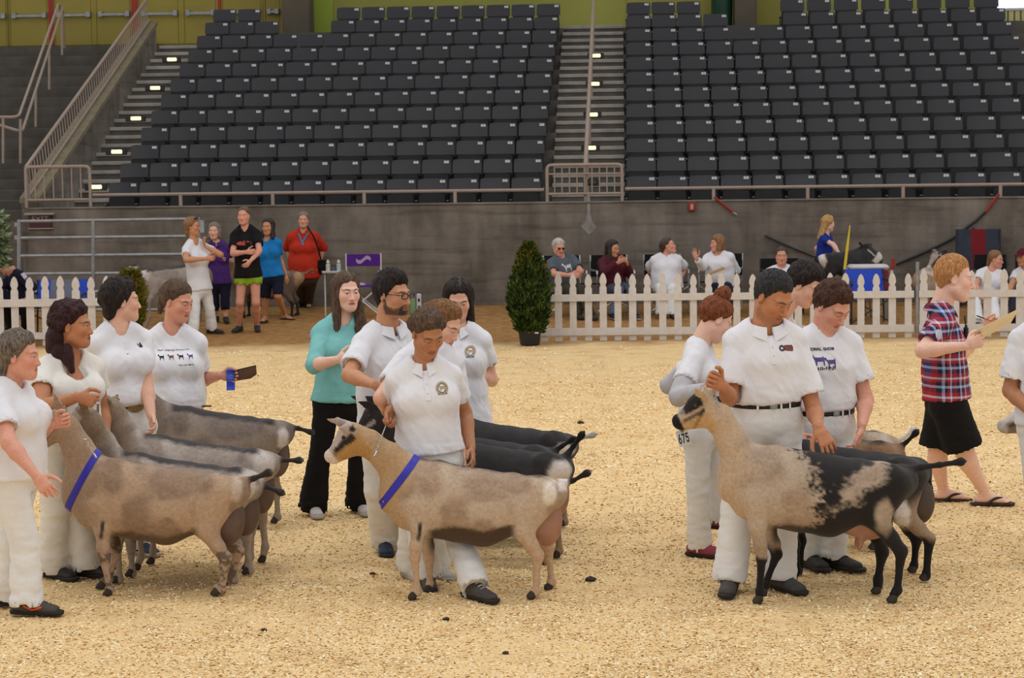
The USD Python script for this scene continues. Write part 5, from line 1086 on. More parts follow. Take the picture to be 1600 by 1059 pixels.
PEOPLE['edge'] = person('person in a white tee cut off by the right edge of the picture', (1640, 500), (1642, 665), -20, gd(1642, 880), dict(c=(1645, 455), dd=0, yaw=-30, pitch=20), dict(style='short', color='dark', vol=.015, seed=18),
    dict(mat=white_cotton, sleeve=.78, sr=.078, hem=.98, ease=.016), {'R': ((1626, 880), None, -20), 'L': ((1662, 880), None, -10)}, 'olive', 1.02, .168, (.16, .115), (.155, .11), (.17, .125), arms={'R': ((1578, 610, -1), (1618, 650, -1), 'u', 'fist'), 'L': None}, bottoms=dict(mat=white_denim), shoes=dict(mat=dark_shoe), face={})

# ================================================================ GOATS
coat_mat = MC('goat_coat', 0.75, 0.16, 55.0, 0.25, 260.0, spec=0.15, sheen=0.1, stretch=(1, 1, 1))
udder_mat = M('udder_skin', srgb(160, 118, 100), 0.55, 0.15, 14.0, 0.1, 120.0); hoof_mat = M('hoof_horn', srgb(52, 44, 38), 0.6, 0.3, 20.0)
chain_mat = M('show_chain', srgb(196, 196, 200), 0.25, 0.1, 60.0, metal=0.9)
ribbon_mat = M('blue_ribbon', srgb(44, 40, 168), 0.45, 0.12, 20.0, spec=0.4)
STN = [(614, 768, 36, .075), (642, 773, 56, .115), (677, 779, 62, .14), (716, 787, 60, .16), (756, 793, 61, .18), (796, 787, 50, .172), (832, 779, 37, .15), (858, 773, 27, .12), (870, 770, 18, .08)]
LM = dict(neck=[(642, 752, .13, .09), (606, 715, .086, .066), (576, 692, .068, .053)], poll=(560, 678), nose=(512, 715), ear=((552, 668), (520, 656)), ear_far=((556, 664), (532, 646)),
          front=[(650, 788), (654, 826), (648, 871), (652, 925), 647], front_far=[(656, 788), (666, 828), (670, 873), (672, 915), 671], hind=[(846, 768), (816, 826), (840, 868), (837, 926), 833], hind_far=[(850, 768), (832, 826), (856, 855), (862, 910), 860],
          tail=[(866, 756), (880, 754), (895, 751), (906, 745)], udder=(854, 812, .085, .145))
def sm(x): x = np.clip(x, 0, 1); return x * x * (3 - 2 * x)
def goat(label, tail_at, s, D, coat, over=None, h=.013, group=None, extras=None, heading=0.0, hs=1.0, name='goat', flat_y=True, lowres=False, mirror=False):
    """landmarks come from the front goat of the middle group, in its pixels; tail_at is where this goat's tail root is seen, s its size beside that one, D its distance"""
    L = dict(LM); own = over or {}
    mx = -1 if mirror else 1
    mp = lambda q: (tail_at[0] + mx * s * (q[0] - 868), tail_at[1] + s * (q[1] - 755))
    S_ = FPX / D
    sh_ = math.tan(math.radians(heading))
    def W_(q, dd=0.0):
        return at(q[0], q[1], D + dd + sh_ * (tail_at[0] - q[0]) / S_)
    k = s * 293.0 / S_                                               # metres here per metre on the model
    side = np.array([0, 1.0, 0])
    pr = []; st = [(mp(q), q[2] / 293.0 * k, q[3] * k) for q in own.get('stn', STN)]
    for (p, a, w), (p2, a2, w2) in zip(st, st[1:]): pr.append(A(loft(W_(p), W_(p2), side, w, w2, a, a2), .014 * k))
    g = lambda n: own[n] if n in own else None
    for q in (-1, 1):                                                  # hip bones, pins, shoulder blades, the hollow of the flank
        pr += [A(ell(W_(mp((838, 755)), q * .105 * k), np.eye(3), np.array([.05, .028, .028]) * k), .04 * k), A(ell(W_(mp((866, 768)), q * .055 * k), np.eye(3), np.array([.035, .025, .03]) * k), .03 * k), A(ell(W_(mp((652, 774)), q * .105 * k), np.eye(3), np.array([.065, .03, .12]) * k), .05 * k)]
        pr.append(Sb(ell(W_(mp((806, 756)), q * .205 * k), np.eye(3), np.array([.055, .045, .05]) * k), .05 * k))
    nk = g('neck') or [(*mp(q[:2]), q[2], q[3]) for q in L['neck']]
    P3 = lambda q: W_(q[:2], q[2] if len(q) > 2 else 0)
    poll = P3(g('poll') or mp(L['poll'])); nose = P3(g('nose') or mp(L['nose']))
    nd = own.get('neck_dd', [0] * len(nk))
    nkp = [W_(q[:2], dd) for q, dd in zip(nk, nd)]
    for i in range(len(nk) - 1): pr.append(A(loft(nkp[i], nkp[i + 1], side, nk[i][3] * k, nk[i + 1][3] * k, nk[i][2] * k, nk[i + 1][2] * k), (.05 if i == 0 else .02) * k))
    hd = nose - poll; hl = np.linalg.norm(hd); hd = hd / hl; hsd = nrm(np.cross(hd, UZ)); hup = np.cross(hsd, hd); kh = k * own.get('hk', 1.0)
    pr.append(A(loft(nkp[-1], poll + hd * .03 * kh, hsd, nk[-1][3] * k, .056 * kh, nk[-1][2] * k, .074 * kh), .04 * k))
    Hh = lambda x, y, z: poll + hd * x * hl + hsd * y * kh + hup * z * kh
    pr += [A(loft(Hh(.10, 0, 0), Hh(.48, 0, .0), hsd, .058 * kh, .046 * kh, .076 * kh, .055 * kh), .03 * k), A(loft(Hh(.48, 0, .0), Hh(.88, 0, -.006), hsd, .044 * kh, .032 * kh, .054 * kh, .036 * kh), .03 * k), A(ell(Hh(.93, 0, -.006), np.array([hd, hsd, hup]), np.array([.03, .033, .036]) * kh), .02 * k),
           A(cone(Hh(.22, 0, -.06), Hh(.82, 0, -.034), .03 * kh, .02 * kh), .03 * k), A(ell(Hh(.2, 0, .058), np.array([hd, hsd, hup]), np.array([.05, .045, .03]) * kh), .03 * k)]
    for q in (-1, 1):
        pr += [A(ell(Hh(.30, q * .046, .036), np.array([hd, hsd, hup]), np.array([.026, .014, .018]) * kh), .012 * k), Sb(ell(Hh(.985, q * .016, .008), np.array([hd, hsd, hup]), np.array([.008, .008, .005]) * kh), .004)]
    pr.append(Sb(cone(Hh(.78, -.03, -.024), Hh(1.0, 0, -.022), .003, .003), .004)); pr.append(Sb(cone(Hh(.78, .03, -.024), Hh(1.0, 0, -.022), .003, .003), .004))
    ears = []
    for n, sg in (('ear', -1), ('ear_far', 1)):
        e = g(n)
        if e is False: continue
        b, t = ((W_(e[0][:2], e[0][2] if len(e[0]) > 2 else sg * .05 * k), W_(e[1][:2], e[1][2] if len(e[1]) > 2 else sg * .10 * k)) if e else (W_(mp(L[n][0]), sg * .05 * k), W_(mp(L[n][1]), sg * .09 * k)))
        ax = t - b; pr.append(A(loft(b, b + ax * .5, nrm(np.cross(ax, side)) * .85 + side * .5, .020 * kh, .032 * kh, .014 * kh, .011 * kh), .018 * k)); pr.append(A(loft(b + ax * .5, t, nrm(np.cross(ax, side)) * .85 + side * .5, .032 * kh, .006 * kh, .011 * kh, .006 * kh), .012 * k))
    hooves, legs = [], {}
    for n, dd0, dd1, rad in (('front', -.10, -.095, (.064, .044, .028, .0178, .023)), ('front_far', .10, .095, (.064, .044, .028, .0178, .023)), ('hind', -.10, -.115, (.102, .068, .033, .0195, .025)), ('hind_far', .10, .115, (.102, .068, .033, .0195, .025))):
        J = g(n) or [*[mp(q) for q in L[n][:4]], mp((L[n][4], 0))[0]]
        if J is False: continue
        dds = [dd0 * k, dd0 * k * 1.0, dd1 * k, dd1 * k, dd1 * k]; hoof = W_((J[4], 900), dds[4]); hoof[2] = 0
        p = [W_(J[i], dds[i]) for i in range(4)] ; r = [x * k for x in rad]; lg = hoof + UZ * .042 * k
        pr.append(A(loft(p[0], p[1], side, r[0] * .8, r[1] * .8, r[0], r[1]), .04 * k)); pr.append(A(cone(p[1], p[1] * .4 + p[2] * .6, r[1] * .84, r[2] * 1.18), .03 * k)); pr.append(A(cone(p[1] * .4 + p[2] * .6, p[2], r[2] * 1.18, r[2]), .02 * k)); pr.append(A(cone(p[2], p[2] * .7 + p[3] * .3, r[2], r[3] * 1.05), .014 * k)); pr.append(A(cone(p[2] * .7 + p[3] * .3, p[3], r[3] * 1.05, r[3]), .012 * k))
        pr.append(A(cone(p[3], p[3], r[4], r[4]), .012 * k)); pr.append(A(cone(p[3], lg, r[3] * 1.1, r[4] * .95), .012 * k)); fx = np.array([-mx, 0, 0]) * .014 * k
        if n.startswith('hind'): pr.append(A(cone(p[2] - fx * .9 + UZ * .012 * k, p[2] * .8 + p[3] * .2 - fx * .4, r[2] * .62, r[3] * .8), .015 * k))
        for q in (-1, 1): hooves.append(build([(cut(loft(lg - UZ * .005 + side * q * .014 * k, hoof + fx + side * q * .016 * k + UZ * .006, side, .012 * k, .014 * k, .019 * k, .026 * k), (hoof + UZ * .002, -UZ)), .01, 'add')], .0085))
        legs[n] = p
    tl = g('tail') or [mp(q) for q in L['tail']]
    tp = [W_(q) for q in tl]
    for i in range(len(tp) - 1): pr.append(A(cone(tp[i], tp[i + 1], (.022 - .004 * i) * k, (.019 - .004 * i) * k), .012 if i else .03))
    td = nrm(tp[-1] - tp[-2]); pr.append(A(loft(tp[-1] - td * .01 * k, tp[-1] + td * .045 * k, side, .010 * k, .021 * k, .011 * k, .024 * k), .01)); pr.append(A(cone(tp[-1] + td * .04 * k, tp[-1] + td * .075 * k, .018 * k, .006 * k), .01))
    m = build(pr, h); m = puff(m, .004 * k, 11.0, 3, (1, 1, .7))
    base = np.array([*W_(mp((750, 780)))[:2], 0]); th = thing(name, label, 'goat', base, group)
    v = np.array(m.vertices); d = v[:, 1]; px = W / 2 + FPX * ((v - CAM) @ _rt) / ((v - CAM) @ _fw); py = H / 2 - FPX * ((v - CAM) @ _up) / ((v - CAM) @ _fw)
    u_, w_ = 868 + mx * (px - tail_at[0]) / s, 755 + (py - tail_at[1]) / s
    nz = meshkit.fbm(v * 14, 3, 2) - .5; n2 = meshkit.fbm(v * 60, 2, 6) - .5
    qx = ((v - poll) @ hd) / hl; qz = ((v - poll) @ hup) / kh; qy = ((v - poll) @ hsd) / kh; ish = (np.linalg.norm(v - (poll + nose) / 2, axis=1) < hl * .8) & (qx > -.08)
    col = coat(dict(u=u_, w=w_, px=px, py=py, lat=v[:, 1] - D, z=v[:, 2], nz=nz, n2=n2, qx=qx, qy=qy, qz=qz, head=ish, dd=np.linalg.norm(v - tp[-1], axis=1), k=k))
    bp = part(th, 'body', m, coat_mat, True, col=np.clip(col, 0, 1))
    for q in (-1, 1):
        if not lowres:
            e = trimesh.creation.icosphere(2, .0135 * kh); e.apply_translation(Hh(.31, q * .051, .036)); part(th, 'eye', e, M('goat_eye', srgb(40, 28, 16), 0.12, 0.2), True)
    for hm in hooves: part(th, 'hoof', hm, hoof_mat, True)
    if g('udder') is not False:
        uq = g('udder') or (*mp(L['udder'][:2]), L['udder'][2], L['udder'][3]); c = W_(uq[:2]); rx, rz = uq[2] * k, uq[3] * k
        up_ = [A(ell(c, np.eye(3), (rx, .085 * k, rz)), .03), A(ell(c + np.array([-mx * .075 * k, 0, -rz * .25]), np.eye(3), (.10 * k, .08 * k, rz * .55)), .05)] + [A(cone(c + np.array([-mx * .05 * k, q * .045 * k, -rz * .55]), c + np.array([-mx * .07 * k, q * .05 * k, -rz * .55 - .085 * k]), .022 * k, .012 * k), .02) for q in (-1, 1)]
        part(th, 'udder', build(up_, h * 1.15), own.get('udder_mat', udder_mat), True)
    G = dict(path=th, mesh=m, W=W_, mp=mp, Hh=Hh, D=D, k=k, nkp=nkp)
    if extras: extras(G)
    return G
def ribbon(G, p0, p1, wid=.038):
    """a broad ribbon tied round the base of the neck, seen from p0 (withers) to p1 (breast)"""
    a, b = G['W'](p0), G['W'](p1); c = (a + b) / 2; ax = nrm(b - a); sd = np.array([0, 1.0, 0]); nn = np.cross(ax, sd); R = np.linalg.norm(b - a); V, F = [], []; n = 48
    for i in range(n):
        t = 2 * math.pi * i / n; dr = ax * math.cos(t) + sd * math.sin(t)
        for off in (-.5, .5):
            o = c + dr * R * 1.2 + nn * off * wid * G['k']; loc, _, _ = G['mesh'].ray.intersects_location([o], [-dr], multiple_hits=False)
            q = loc[0] if len(loc) else c + dr * R * .5 + nn * off * wid; V += [q + dr * .004, q - dr * .004]
    for i in range(n):
        j = (i + 1) % n; a0, a1, a2, a3 = 4 * i, 4 * i + 1, 4 * i + 2, 4 * i + 3; b0, b1, b2, b3 = 4 * j, 4 * j + 1, 4 * j + 2, 4 * j + 3
        F += [(a0, a2, b2), (a0, b2, b0), (a1, b1, b3), (a1, b3, a3), (a0, b0, b1), (a0, b1, a1), (a2, a3, b3), (a2, b3, b2)]
    return trimesh.Trimesh(V, F, process=False)
# ---- coats: colour over the model's own pixels (u along the body, w downwards)
def mix_(c, w, to): w = np.clip(w, 0, 1)[:, None]; return c * (1 - w) + np.array(to) * w
TOPU, TOPW, BELW = [600, 642, 677, 716, 756, 796, 832, 858, 872], [700, 717, 717, 727, 732, 737, 742, 746, 752], [800, 829, 841, 847, 854, 837, 816, 800, 788]
def coat_base(q, base, back, belly, rump, leg, face=(.2, .18, .16), backw=7, rumpc=(862, 772, 20, 30), legdark=None, lite=None, blaze=None, tailc=None, muzzle=None, neckc=None, front_stripe=True, bw=15):
    n = len(q['u']); c = np.tile(np.array(base, float), (n, 1)) * (1 + .5 * q['nz'] + .35 * q['n2'])[:, None]
    if lite is not None: c = mix_(c, sm((meshkit.fbm(np.stack([q['u'], q['w'], q['u'] * 0], 1) / 42.0, 2, 9) - .5) * 4), lite)
    if neckc is not None: c = mix_(c, sm((655 + q['nz'] * 60 - q['u']) / 40), neckc)
    top = np.interp(q['u'], TOPU, TOPW); bel = np.interp(q['u'], TOPU, BELW); j = 10 * q['nz'] + 6 * q['n2']
    inb = sm((q['u'] - 560) / 30)
    c = mix_(c, sm((q['w'] - bel + bw * np.interp(q['u'], [668, 700, 760, 808], [.5, 1, 1.05, .7]) + j) / 9) * sm((q['u'] - 664) / 14) * sm((810 - q['u']) / 14), belly)
    lg = sm((q['w'] - (bel + 6)) / 30) * (q['z'] < .5)
    c = mix_(c, lg, leg)
    if legdark is not None: c = mix_(c, sm((.30 - q['z'] + .12 * q['nz'] * 2) / .05), legdark)
    c = mix_(c, sm((1 - np.hypot((q['u'] - rumpc[0]) / rumpc[2], (q['w'] - rumpc[1]) / rumpc[3]) + q['nz'] * .8) * 2.2), rump)
    bk = sm((top + backw + j - q['w']) / 8) * sm((q['u'] - 648) / 14) * sm((858 - q['u']) / 14); c = mix_(c, bk, back)
    if front_stripe: c = mix_(c, sm((4.5 - np.abs(q['u'] - 656 + (q['w'] - 826) * .12)) / 3) * sm((q['w'] - 812) / 8) * sm((850 - q['w']) / 10), np.array(back) * .9)
    h = q['head']
    if blaze is not None: c = mix_(c, h * sm((q['qz'] - .004) / .016) * sm((q['qx'] - .02) / .1), blaze)
    c = mix_(c, h * sm((.014 - np.abs(q['qz'] - .006 + q['qx'] * .02)) / .010) * sm((q['qx'] - .22) / .06) * sm((.86 - q['qx']) / .1) * .85, face)
    if muzzle is not None: c = mix_(c, h * sm((q['qx'] - .80) / .1), muzzle)
    if tailc is not None: c = mix_(c, sm((.085 * q['k'] - q['dd']) / .03), tailc)
    return c
S3 = lambda *c: np.array(srgb(*c))
TAN0 = lambda q: coat_base(q, S3(162, 138, 117), S3(52, 46, 44), S3(76, 60, 48), S3(222, 212, 202), S3(188, 158, 130), S3(66, 54, 44), 6, (860, 770, 17, 24), None, S3(186, 166, 146), S3(196, 178, 164), S3(34, 30, 28), S3(204, 188, 176), S3(174, 144, 110), True, 28)
def TAN(q):
    c = TAN0(q); f, x, y, z = q['head'], q['qx'], q['qz'] + q['nz'] * .02, q['qz']
    c = mix_(c, f * sm((.02 - z) / .02) * sm((x + .1) / .1) * sm((.80 - x) / .1) * .85, S3(168, 128, 74)); c = mix_(c, f * sm((z - .008) / .014), S3(176, 160, 154))
    c = mix_(c, f * sm((.012 + .016 * (1 - x) - np.abs(y - .014 + .012 * x)) / .008) * sm((x - .05) / .05) * sm((.80 - x) / .1), S3(44, 38, 36)); c = mix_(c, sm((1 - np.hypot((x + .02) / .12, (z - .045) / .022)) * 2) * f, S3(40, 36, 36))
    c = mix_(c, sm((q['u'] - 870) / 5) * sm((770 - q['w']) / 6) * sm((890 - q['u']) / 5), S3(216, 208, 202))
    return mix_(c, f * sm((x - .80) / .1), S3(206, 190, 180))
def TAN_A(q):
    c = coat_base(q, S3(144, 120, 100), S3(60, 52, 48), S3(96, 76, 58), S3(190, 170, 152), S3(170, 144, 122), S3(66, 54, 44), 3, (866, 770, 12, 26), None, S3(176, 150, 126), None, S3(50, 44, 40), None, S3(158, 134, 112))
    return mix_(c, sm((.28 - q['z']) / .04) * sm((q['nz'] + q['n2'] * .6 + .02) / .08) * .7, S3(48, 40, 36))
GREY = lambda q: coat_base(q, S3(150, 138, 128), S3(58, 54, 54), S3(96, 88, 80), S3(206, 198, 194), S3(160, 146, 134), S3(60, 54, 50), 13, (858, 770, 24, 30), None, S3(176, 164, 156), S3(200, 192, 186), S3(54, 50, 50), S3(190, 182, 178), S3(140, 122, 104))
GREY_D = lambda q: coat_base(q, S3(116, 104, 96), S3(56, 52, 52), S3(90, 82, 76), S3(206, 200, 198), S3(152, 138, 124), S3(52, 46, 44), 16, (866, 782, 14, 26), None, S3(138, 126, 116), S3(180, 172, 166), S3(48, 44, 44), None, S3(112, 98, 86))
BLACK = lambda rc, tc: (lambda q: coat_base(q, S3(44, 42, 44), S3(34, 32, 34), S3(40, 38, 38), S3(218, 210, 206), S3(150, 128, 106), S3(190, 184, 180), 8, rc, None, S3(54, 51, 52), None, tc, S3(200, 194, 190), None, False))
def COU(q):
    """pale neck and shoulders, black quarters with a pale flash on the flank and thigh"""
    c = coat_base(q, S3(164, 143, 124), S3(150, 130, 112), S3(70, 58, 48), S3(60, 54, 50), S3(160, 138, 116), S3(30, 27, 26), 2, (900, 770, 5, 5), None, S3(180, 162, 144), None, S3(34, 30, 30), None, S3(186, 162, 136), False)
    j = q['nz'] * 40 + q['n2'] * 62; edge = np.interp(q['w'], [700, 735, 770, 800, 830, 850], [668, 706, 722, 726, 740, 690]); bk = sm((q['u'] - edge + j) / 22)
    bk *= 1 - sm((1 - np.hypot((q['u'] - 806 + (q['w'] - 772) * .75) / 30, (q['w'] - 772) / 42) + q['nz'] * 1.6 + q['n2'] * .6) * 1.8) * .9
    bk *= 1 - sm((1 - np.hypot((q['u'] - 838) / 17, (q['w'] - 826) / 34) + q['nz'] * .8) * 2) * .85
    c = mix_(c, bk, S3(36, 33, 34)); c = mix_(c, sm((.285 - q['z'] + q['nz'] * .10) / .05) * sm((q['w'] - 845) / 8), S3(30, 28, 29))
    f = q['head']; x, y, z = q['qx'], q['qy'], q['qz']; bar = lambda d, w_: sm((w_ - np.abs(d)) / .008)
    c = mix_(c, f * sm((z - .016 + .02 * (x - .3)) / .014) * sm((x - .06) / .06) * sm((.74 - x) / .1), S3(34, 31, 31)); c = mix_(c, f * sm((z - .02) / .01) * sm((x - .62) / .08) * sm((.86 - x) / .06), S3(128, 120, 116))
    c = mix_(c, f * bar(z - .012 + (x - .12) * .16, .016) * sm((x - .1) / .05) * sm((.66 - x) / .06), S3(34, 31, 31)); c = mix_(c, f * sm((-.005 - z) / .02) * sm((x + .05) / .1) * .6, S3(188, 146, 92))
    c = mix_(c, f * sm((x - .84) / .06), S3(26, 24, 24)); return c
def black_legs(c0): return lambda q: mix_(c0(q), sm((.27 - q['z'] + q['nz'] * .1) / .05), S3(28, 26, 27))
# ---- left group
def ex_A1(G): part(G['path'], 'ribbon', ribbon(G, (149, 716), (108, 792)), ribbon_mat, True, 'blue prize ribbon round the neck')
goat('tan goat with a blue neck ribbon, nearest of the left group', (372, 752), 1.0, 11.4, TAN_A, dict(udder_mat=M('brown_udder', srgb(98, 78, 70), 0.6, 0.2, 14.0), neck=[(142, 748, .13, .09), (121, 700, .084, .066), (105, 668, .064, .052)], hk=.9, poll=(95, 655), nose=(60, 694, -.02), ear=((94, 644), (86, 616)), ear_far=((101, 644), (93, 620)), front=[(152, 788), (160, 828), (162, 872), (172, 922), 171], front_far=[(158, 788), (172, 828), (182, 862), (170, 905), 160], hind=[(346, 768), (322, 826), (352, 872), (347, 922), 339], hind_far=[(350, 768), (345, 826), (372, 862), (360, 905), 352], tail=[(368, 754), (385, 751), (398, 747), (408, 743)]), .0105, extras=ex_A1)
goat('grey goat second from the front in the left group, dark stripe on its back', (396, 742), .965, 11.75, GREY, dict(neck_dd=[0, -.07, -.13], udder_mat=M('brown_udder', srgb(98, 78, 70), 0.6, 0.2, 14.0), neck=[(168, 732, .13, .09), (152, 692, .098, .072), (138, 662, .076, .058)], poll=(139, 650, -.16), nose=(112, 684, -.14), ear=((136, 648, -.20), (124, 615, -.24)), ear_far=((144, 645), (152, 626)), tail=[(394, 744), (406, 755), (418, 761), (428, 765)]))
goat('grey goat with a white rump, third from the front in the left group', (420, 712), .92, 12.12, GREY, dict(udder_mat=M('brown_udder', srgb(98, 78, 70), 0.6, 0.2, 14.0), neck=[(202, 715, .13, .09), (186, 672, .098, .072), (176, 645, .076, .058)], poll=(170, 636), nose=(142, 662, .10), ear=((172, 632), (160, 620)), ear_far=((176, 630), (184, 616)), tail=[(418, 714), (432, 717), (446, 719), (456, 719)]))
goat('dark grey goat farthest back in the left group, in front of the print tee woman', (444, 664), .825, 13.48, GREY_D, dict(udder_mat=M('brown_udder', srgb(98, 78, 70), 0.6, 0.2, 14.0), tail=[(442, 665), (454, 667), (466, 669), (476, 672)], hind=[(426, 678), (406, 722), (420, 766), (412, 815), 410], hind_far=[(430, 678), (418, 720), (432, 765), (434, 808), 433]))
# ---- middle group
def ex_C1(G): part(G['path'], 'ribbon', ribbon(G, (652, 712), (607, 772)), ribbon_mat, True, 'blue prize ribbon round the neck')
goat('tan goat with white rump and blue neck ribbon, front of the middle group', (868, 755), 1.0, 11.2, TAN, dict(ear=((556, 672), (527, 668, -.10)), ear_far=((546, 662), (510, 655))), .0105, extras=ex_C1)
goat('black goat with a white rump patch directly behind the tan goat in the middle', (880, 718), .925, 12.15, BLACK((862, 778, 24, 26), S3(24, 22, 22)), dict(poll=(598, 648), nose=(556, 676), tail=[(878, 720), (888, 708), (896, 697), (902, 689)], neck=[(662, 720, .13, .09), (632, 688, .098, .072), (610, 662, .076, .058)]))
goat('black goat with a white tail spot, third in the middle group', (858, 706), .89, 12.78, BLACK((850, 764, 7, 6), S3(24, 22, 22)), dict(poll=(622, 634), nose=(590, 664, -.10), tail=[(856, 708), (868, 704), (878, 697), (886, 692)], neck=[(650, 706, .13, .09), (636, 670, .098, .072), (627, 646, .076, .058)]))
goat('black goat with a pale grey tail, farthest back in the middle group', (888, 684), .85, 13.22, BLACK((862, 776, 24, 16), S3(176, 172, 170)), dict(tail=[(886, 686), (898, 687), (908, 684), (916, 682)]))
# ---- right group
goat('goat with pale neck and black hindquarters, nearest of the right group', (1414, 734), 1.06, 10.98, COU, dict(neck=[(1168, 745, .125, .085), (1145, 692, .080, .062), (1124, 652, .066, .052)], poll=(1106, 636), nose=(1056, 659), ear=((1104, 628), (1086, 606, -.14)), ear_far=((1112, 624), (1100, 602)), front=[(1180, 780), (1184, 822), (1190, 872), (1187, 924), 1187], front_far=[(1190, 780), (1200, 822), (1214, 866), (1196, 912), 1194],
     hind=[(1392, 752), (1368, 808), (1408, 862), (1402, 922), 1397], hind_far=[(1388, 752), (1366, 810), (1378, 864), (1372, 905), 1372], udder=(1362, 812, .10, .10), tail=[(1412, 735), (1440, 730), (1468, 726), (1488, 723)]), .0105)
goat('black goat seen behind the pale-necked goat, second in the right group', (1436, 722), .97, 11.56, black_legs(BLACK((840, 836, 16, 30), S3(24, 22, 22))), dict(tail=[(1434, 724), (1448, 734), (1452, 744), (1452, 752)], hind=[(1420, 742), (1410, 800), (1452, 842), (1447, 900), 1447], hind_far=[(1424, 742), (1404, 800), (1432, 842), (1428, 885), 1428], udder=(1438, 782, .08, .13), udder_mat=M('dark_udder', srgb(78, 62, 54), 0.6, 0.2, 14.0), front=[(1218, 760), (1228, 806), (1243, 850), (1246, 892), 1242], front_far=[(1222, 760), (1240, 806), (1252, 845), (1250, 880), 1250],
     neck=[(1200, 728, .13, .09), (1172, 690, .096, .07), (1150, 660, .076, .056)], poll=(1142, 648), nose=(1112, 668, .10)))
goat('brown goat third in the right group, its back under the young man\'s hand', (1398, 700), .90, 12.5, black_legs(lambda q: coat_base(q, S3(122, 94, 70), S3(40, 34, 32), S3(80, 62, 50), S3(140, 110, 86), S3(130, 104, 80), S3(50, 40, 34), 9, (866, 778, 14, 26), None, S3(138, 108, 82), None, S3(28, 25, 25))), dict(tail=[(1396, 702), (1408, 697), (1417, 690), (1423, 684)]))
goat('pale tan goat with a curled whitish tail, farthest back in the right group', (1388, 684), .86, 13.0, lambda q: coat_base(q, S3(166, 146, 126), S3(50, 46, 44), S3(120, 104, 90), S3(200, 188, 176), S3(160, 140, 120), S3(60, 50, 44), 6, (862, 774, 20, 28), None, S3(182, 164, 146), None, S3(206, 200, 196)), dict(tail=[(1386, 686), (1400, 690), (1412, 684), (1419, 678)]))
goat('goat whose grey muzzle pokes in at the right edge of the picture', (1880, 700), .93, 12.3, GREY, dict(poll=(1618, 648), nose=(1562, 666), neck=[(1660, 720, .12, .085), (1645, 690, .098, .07), (1632, 662, .076, .058)], ear=((1622, 640), (1634, 624)), ear_far=((1620, 640), (1628, 622))))

# ================================================================ BACKGROUND PEOPLE AND THINGS
def cloth(n, *c): return M(n, srgb(*c), 0.85, 0.15, 7.0, 0.2, 200.0, spec=0.15)
purple, navy, red_orange, olive, maroon, sky, lime, royal, dkgrey, brown_cloth, denim = cloth('purple_cloth', 74, 44, 110), cloth('navy_cloth', 30, 32, 52), cloth('red_orange_cloth', 184, 52, 34), cloth('olive_cloth', 66, 64, 54), cloth('maroon_cloth', 82, 34, 44), cloth('sky_cloth', 30, 120, 190), cloth('lime_cloth', 140, 178, 52), cloth('royal_cloth', 36, 52, 140), cloth('slate_cloth', 88, 94, 104), cloth('brown_cloth', 72, 62, 56), cloth('denim_cloth', 84, 92, 112)
FAR = dict(far=True)
def far(label, neck, hip, yaw, D, headc, hyaw, hpitch, hair, top, legs, **kw):
    head = dict(c=headc, dd=kw.pop('hdd', -.02), yaw=hyaw, pitch=hpitch, k=kw.pop('hk', 1.0)); return person(label, neck, hip, yaw, D, head, hair, top, legs, far=True, eyes=False, **kw)
LONGH = [('l', (0, -.06, .0), (0, -.08, -.2), .075, .085, .045, .03), ('l', (-.07, -.0, .0), (-.08, .03, -.16), .024, .03, .045, .03), ('l', (.07, -.0, .0), (.08, .03, -.16), .024, .03, .045, .03)]
BOB = [('l', (0, -.06, .0), (0, -.07, -.1), .075, .07, .045, .04), ('l', (-.07, -.01, .01), (-.075, .01, -.09), .024, .026, .05, .04), ('l', (.07, -.01, .01), (.075, .01, -.09), .024, .026, .05, .04)]
WT = lambda **k_: dict(dict(mat=white_cotton, sleeve=.6, sr=.066, hem=1.0, crease=.008), **k_)
# standing by the wall at the left
B2 = far('woman in white tee and trousers holding a phone up, left of the standing onlookers', (303, 374), (312, 452), 40, 29.3, (301, 354), 78, 0, dict(style='short', color='lightbrown', vol=.02, more=BOB[:1], seed=31), WT(hem=1.02), {'R': ((302, 525), None, 30), 'L': ((331, 521), None, 70)}, skin='tan', bust=.03, sw=.15,
         arms={'R': ((291, 406, -1), (322, 404, -1), 'u', 'relax'), 'L': ((345, 398, -1), (320, 384, 1), 'cam', 'hold', (314, 366, 0))}, bottoms=dict(mat=white_denim), shoes=dict(mat=dark_shoe))
B3 = far('woman in a purple polo and dark capri trousers, behind the white tee woman', (339, 377), (343, 442), -5, 31.0, (335, 361), -8, 0, dict(style='long', color='greybrown', vol=.015, more=BOB, seed=32), dict(mat=purple, neck='polo', sleeve=.62, sr=.066, hem=1.02), {'R': ((338, 503), None, -10), 'L': ((353, 504), None, 15)}, skin='fair', bust=.02, belly=.02, k=.95, arms={'R': None, 'L': ((362, 408, 1), (354, 405, -1), 'u', 'hold')}, bottoms=dict(mat=navy, length=1.6), shoes=dict(mat=dark_shoe))
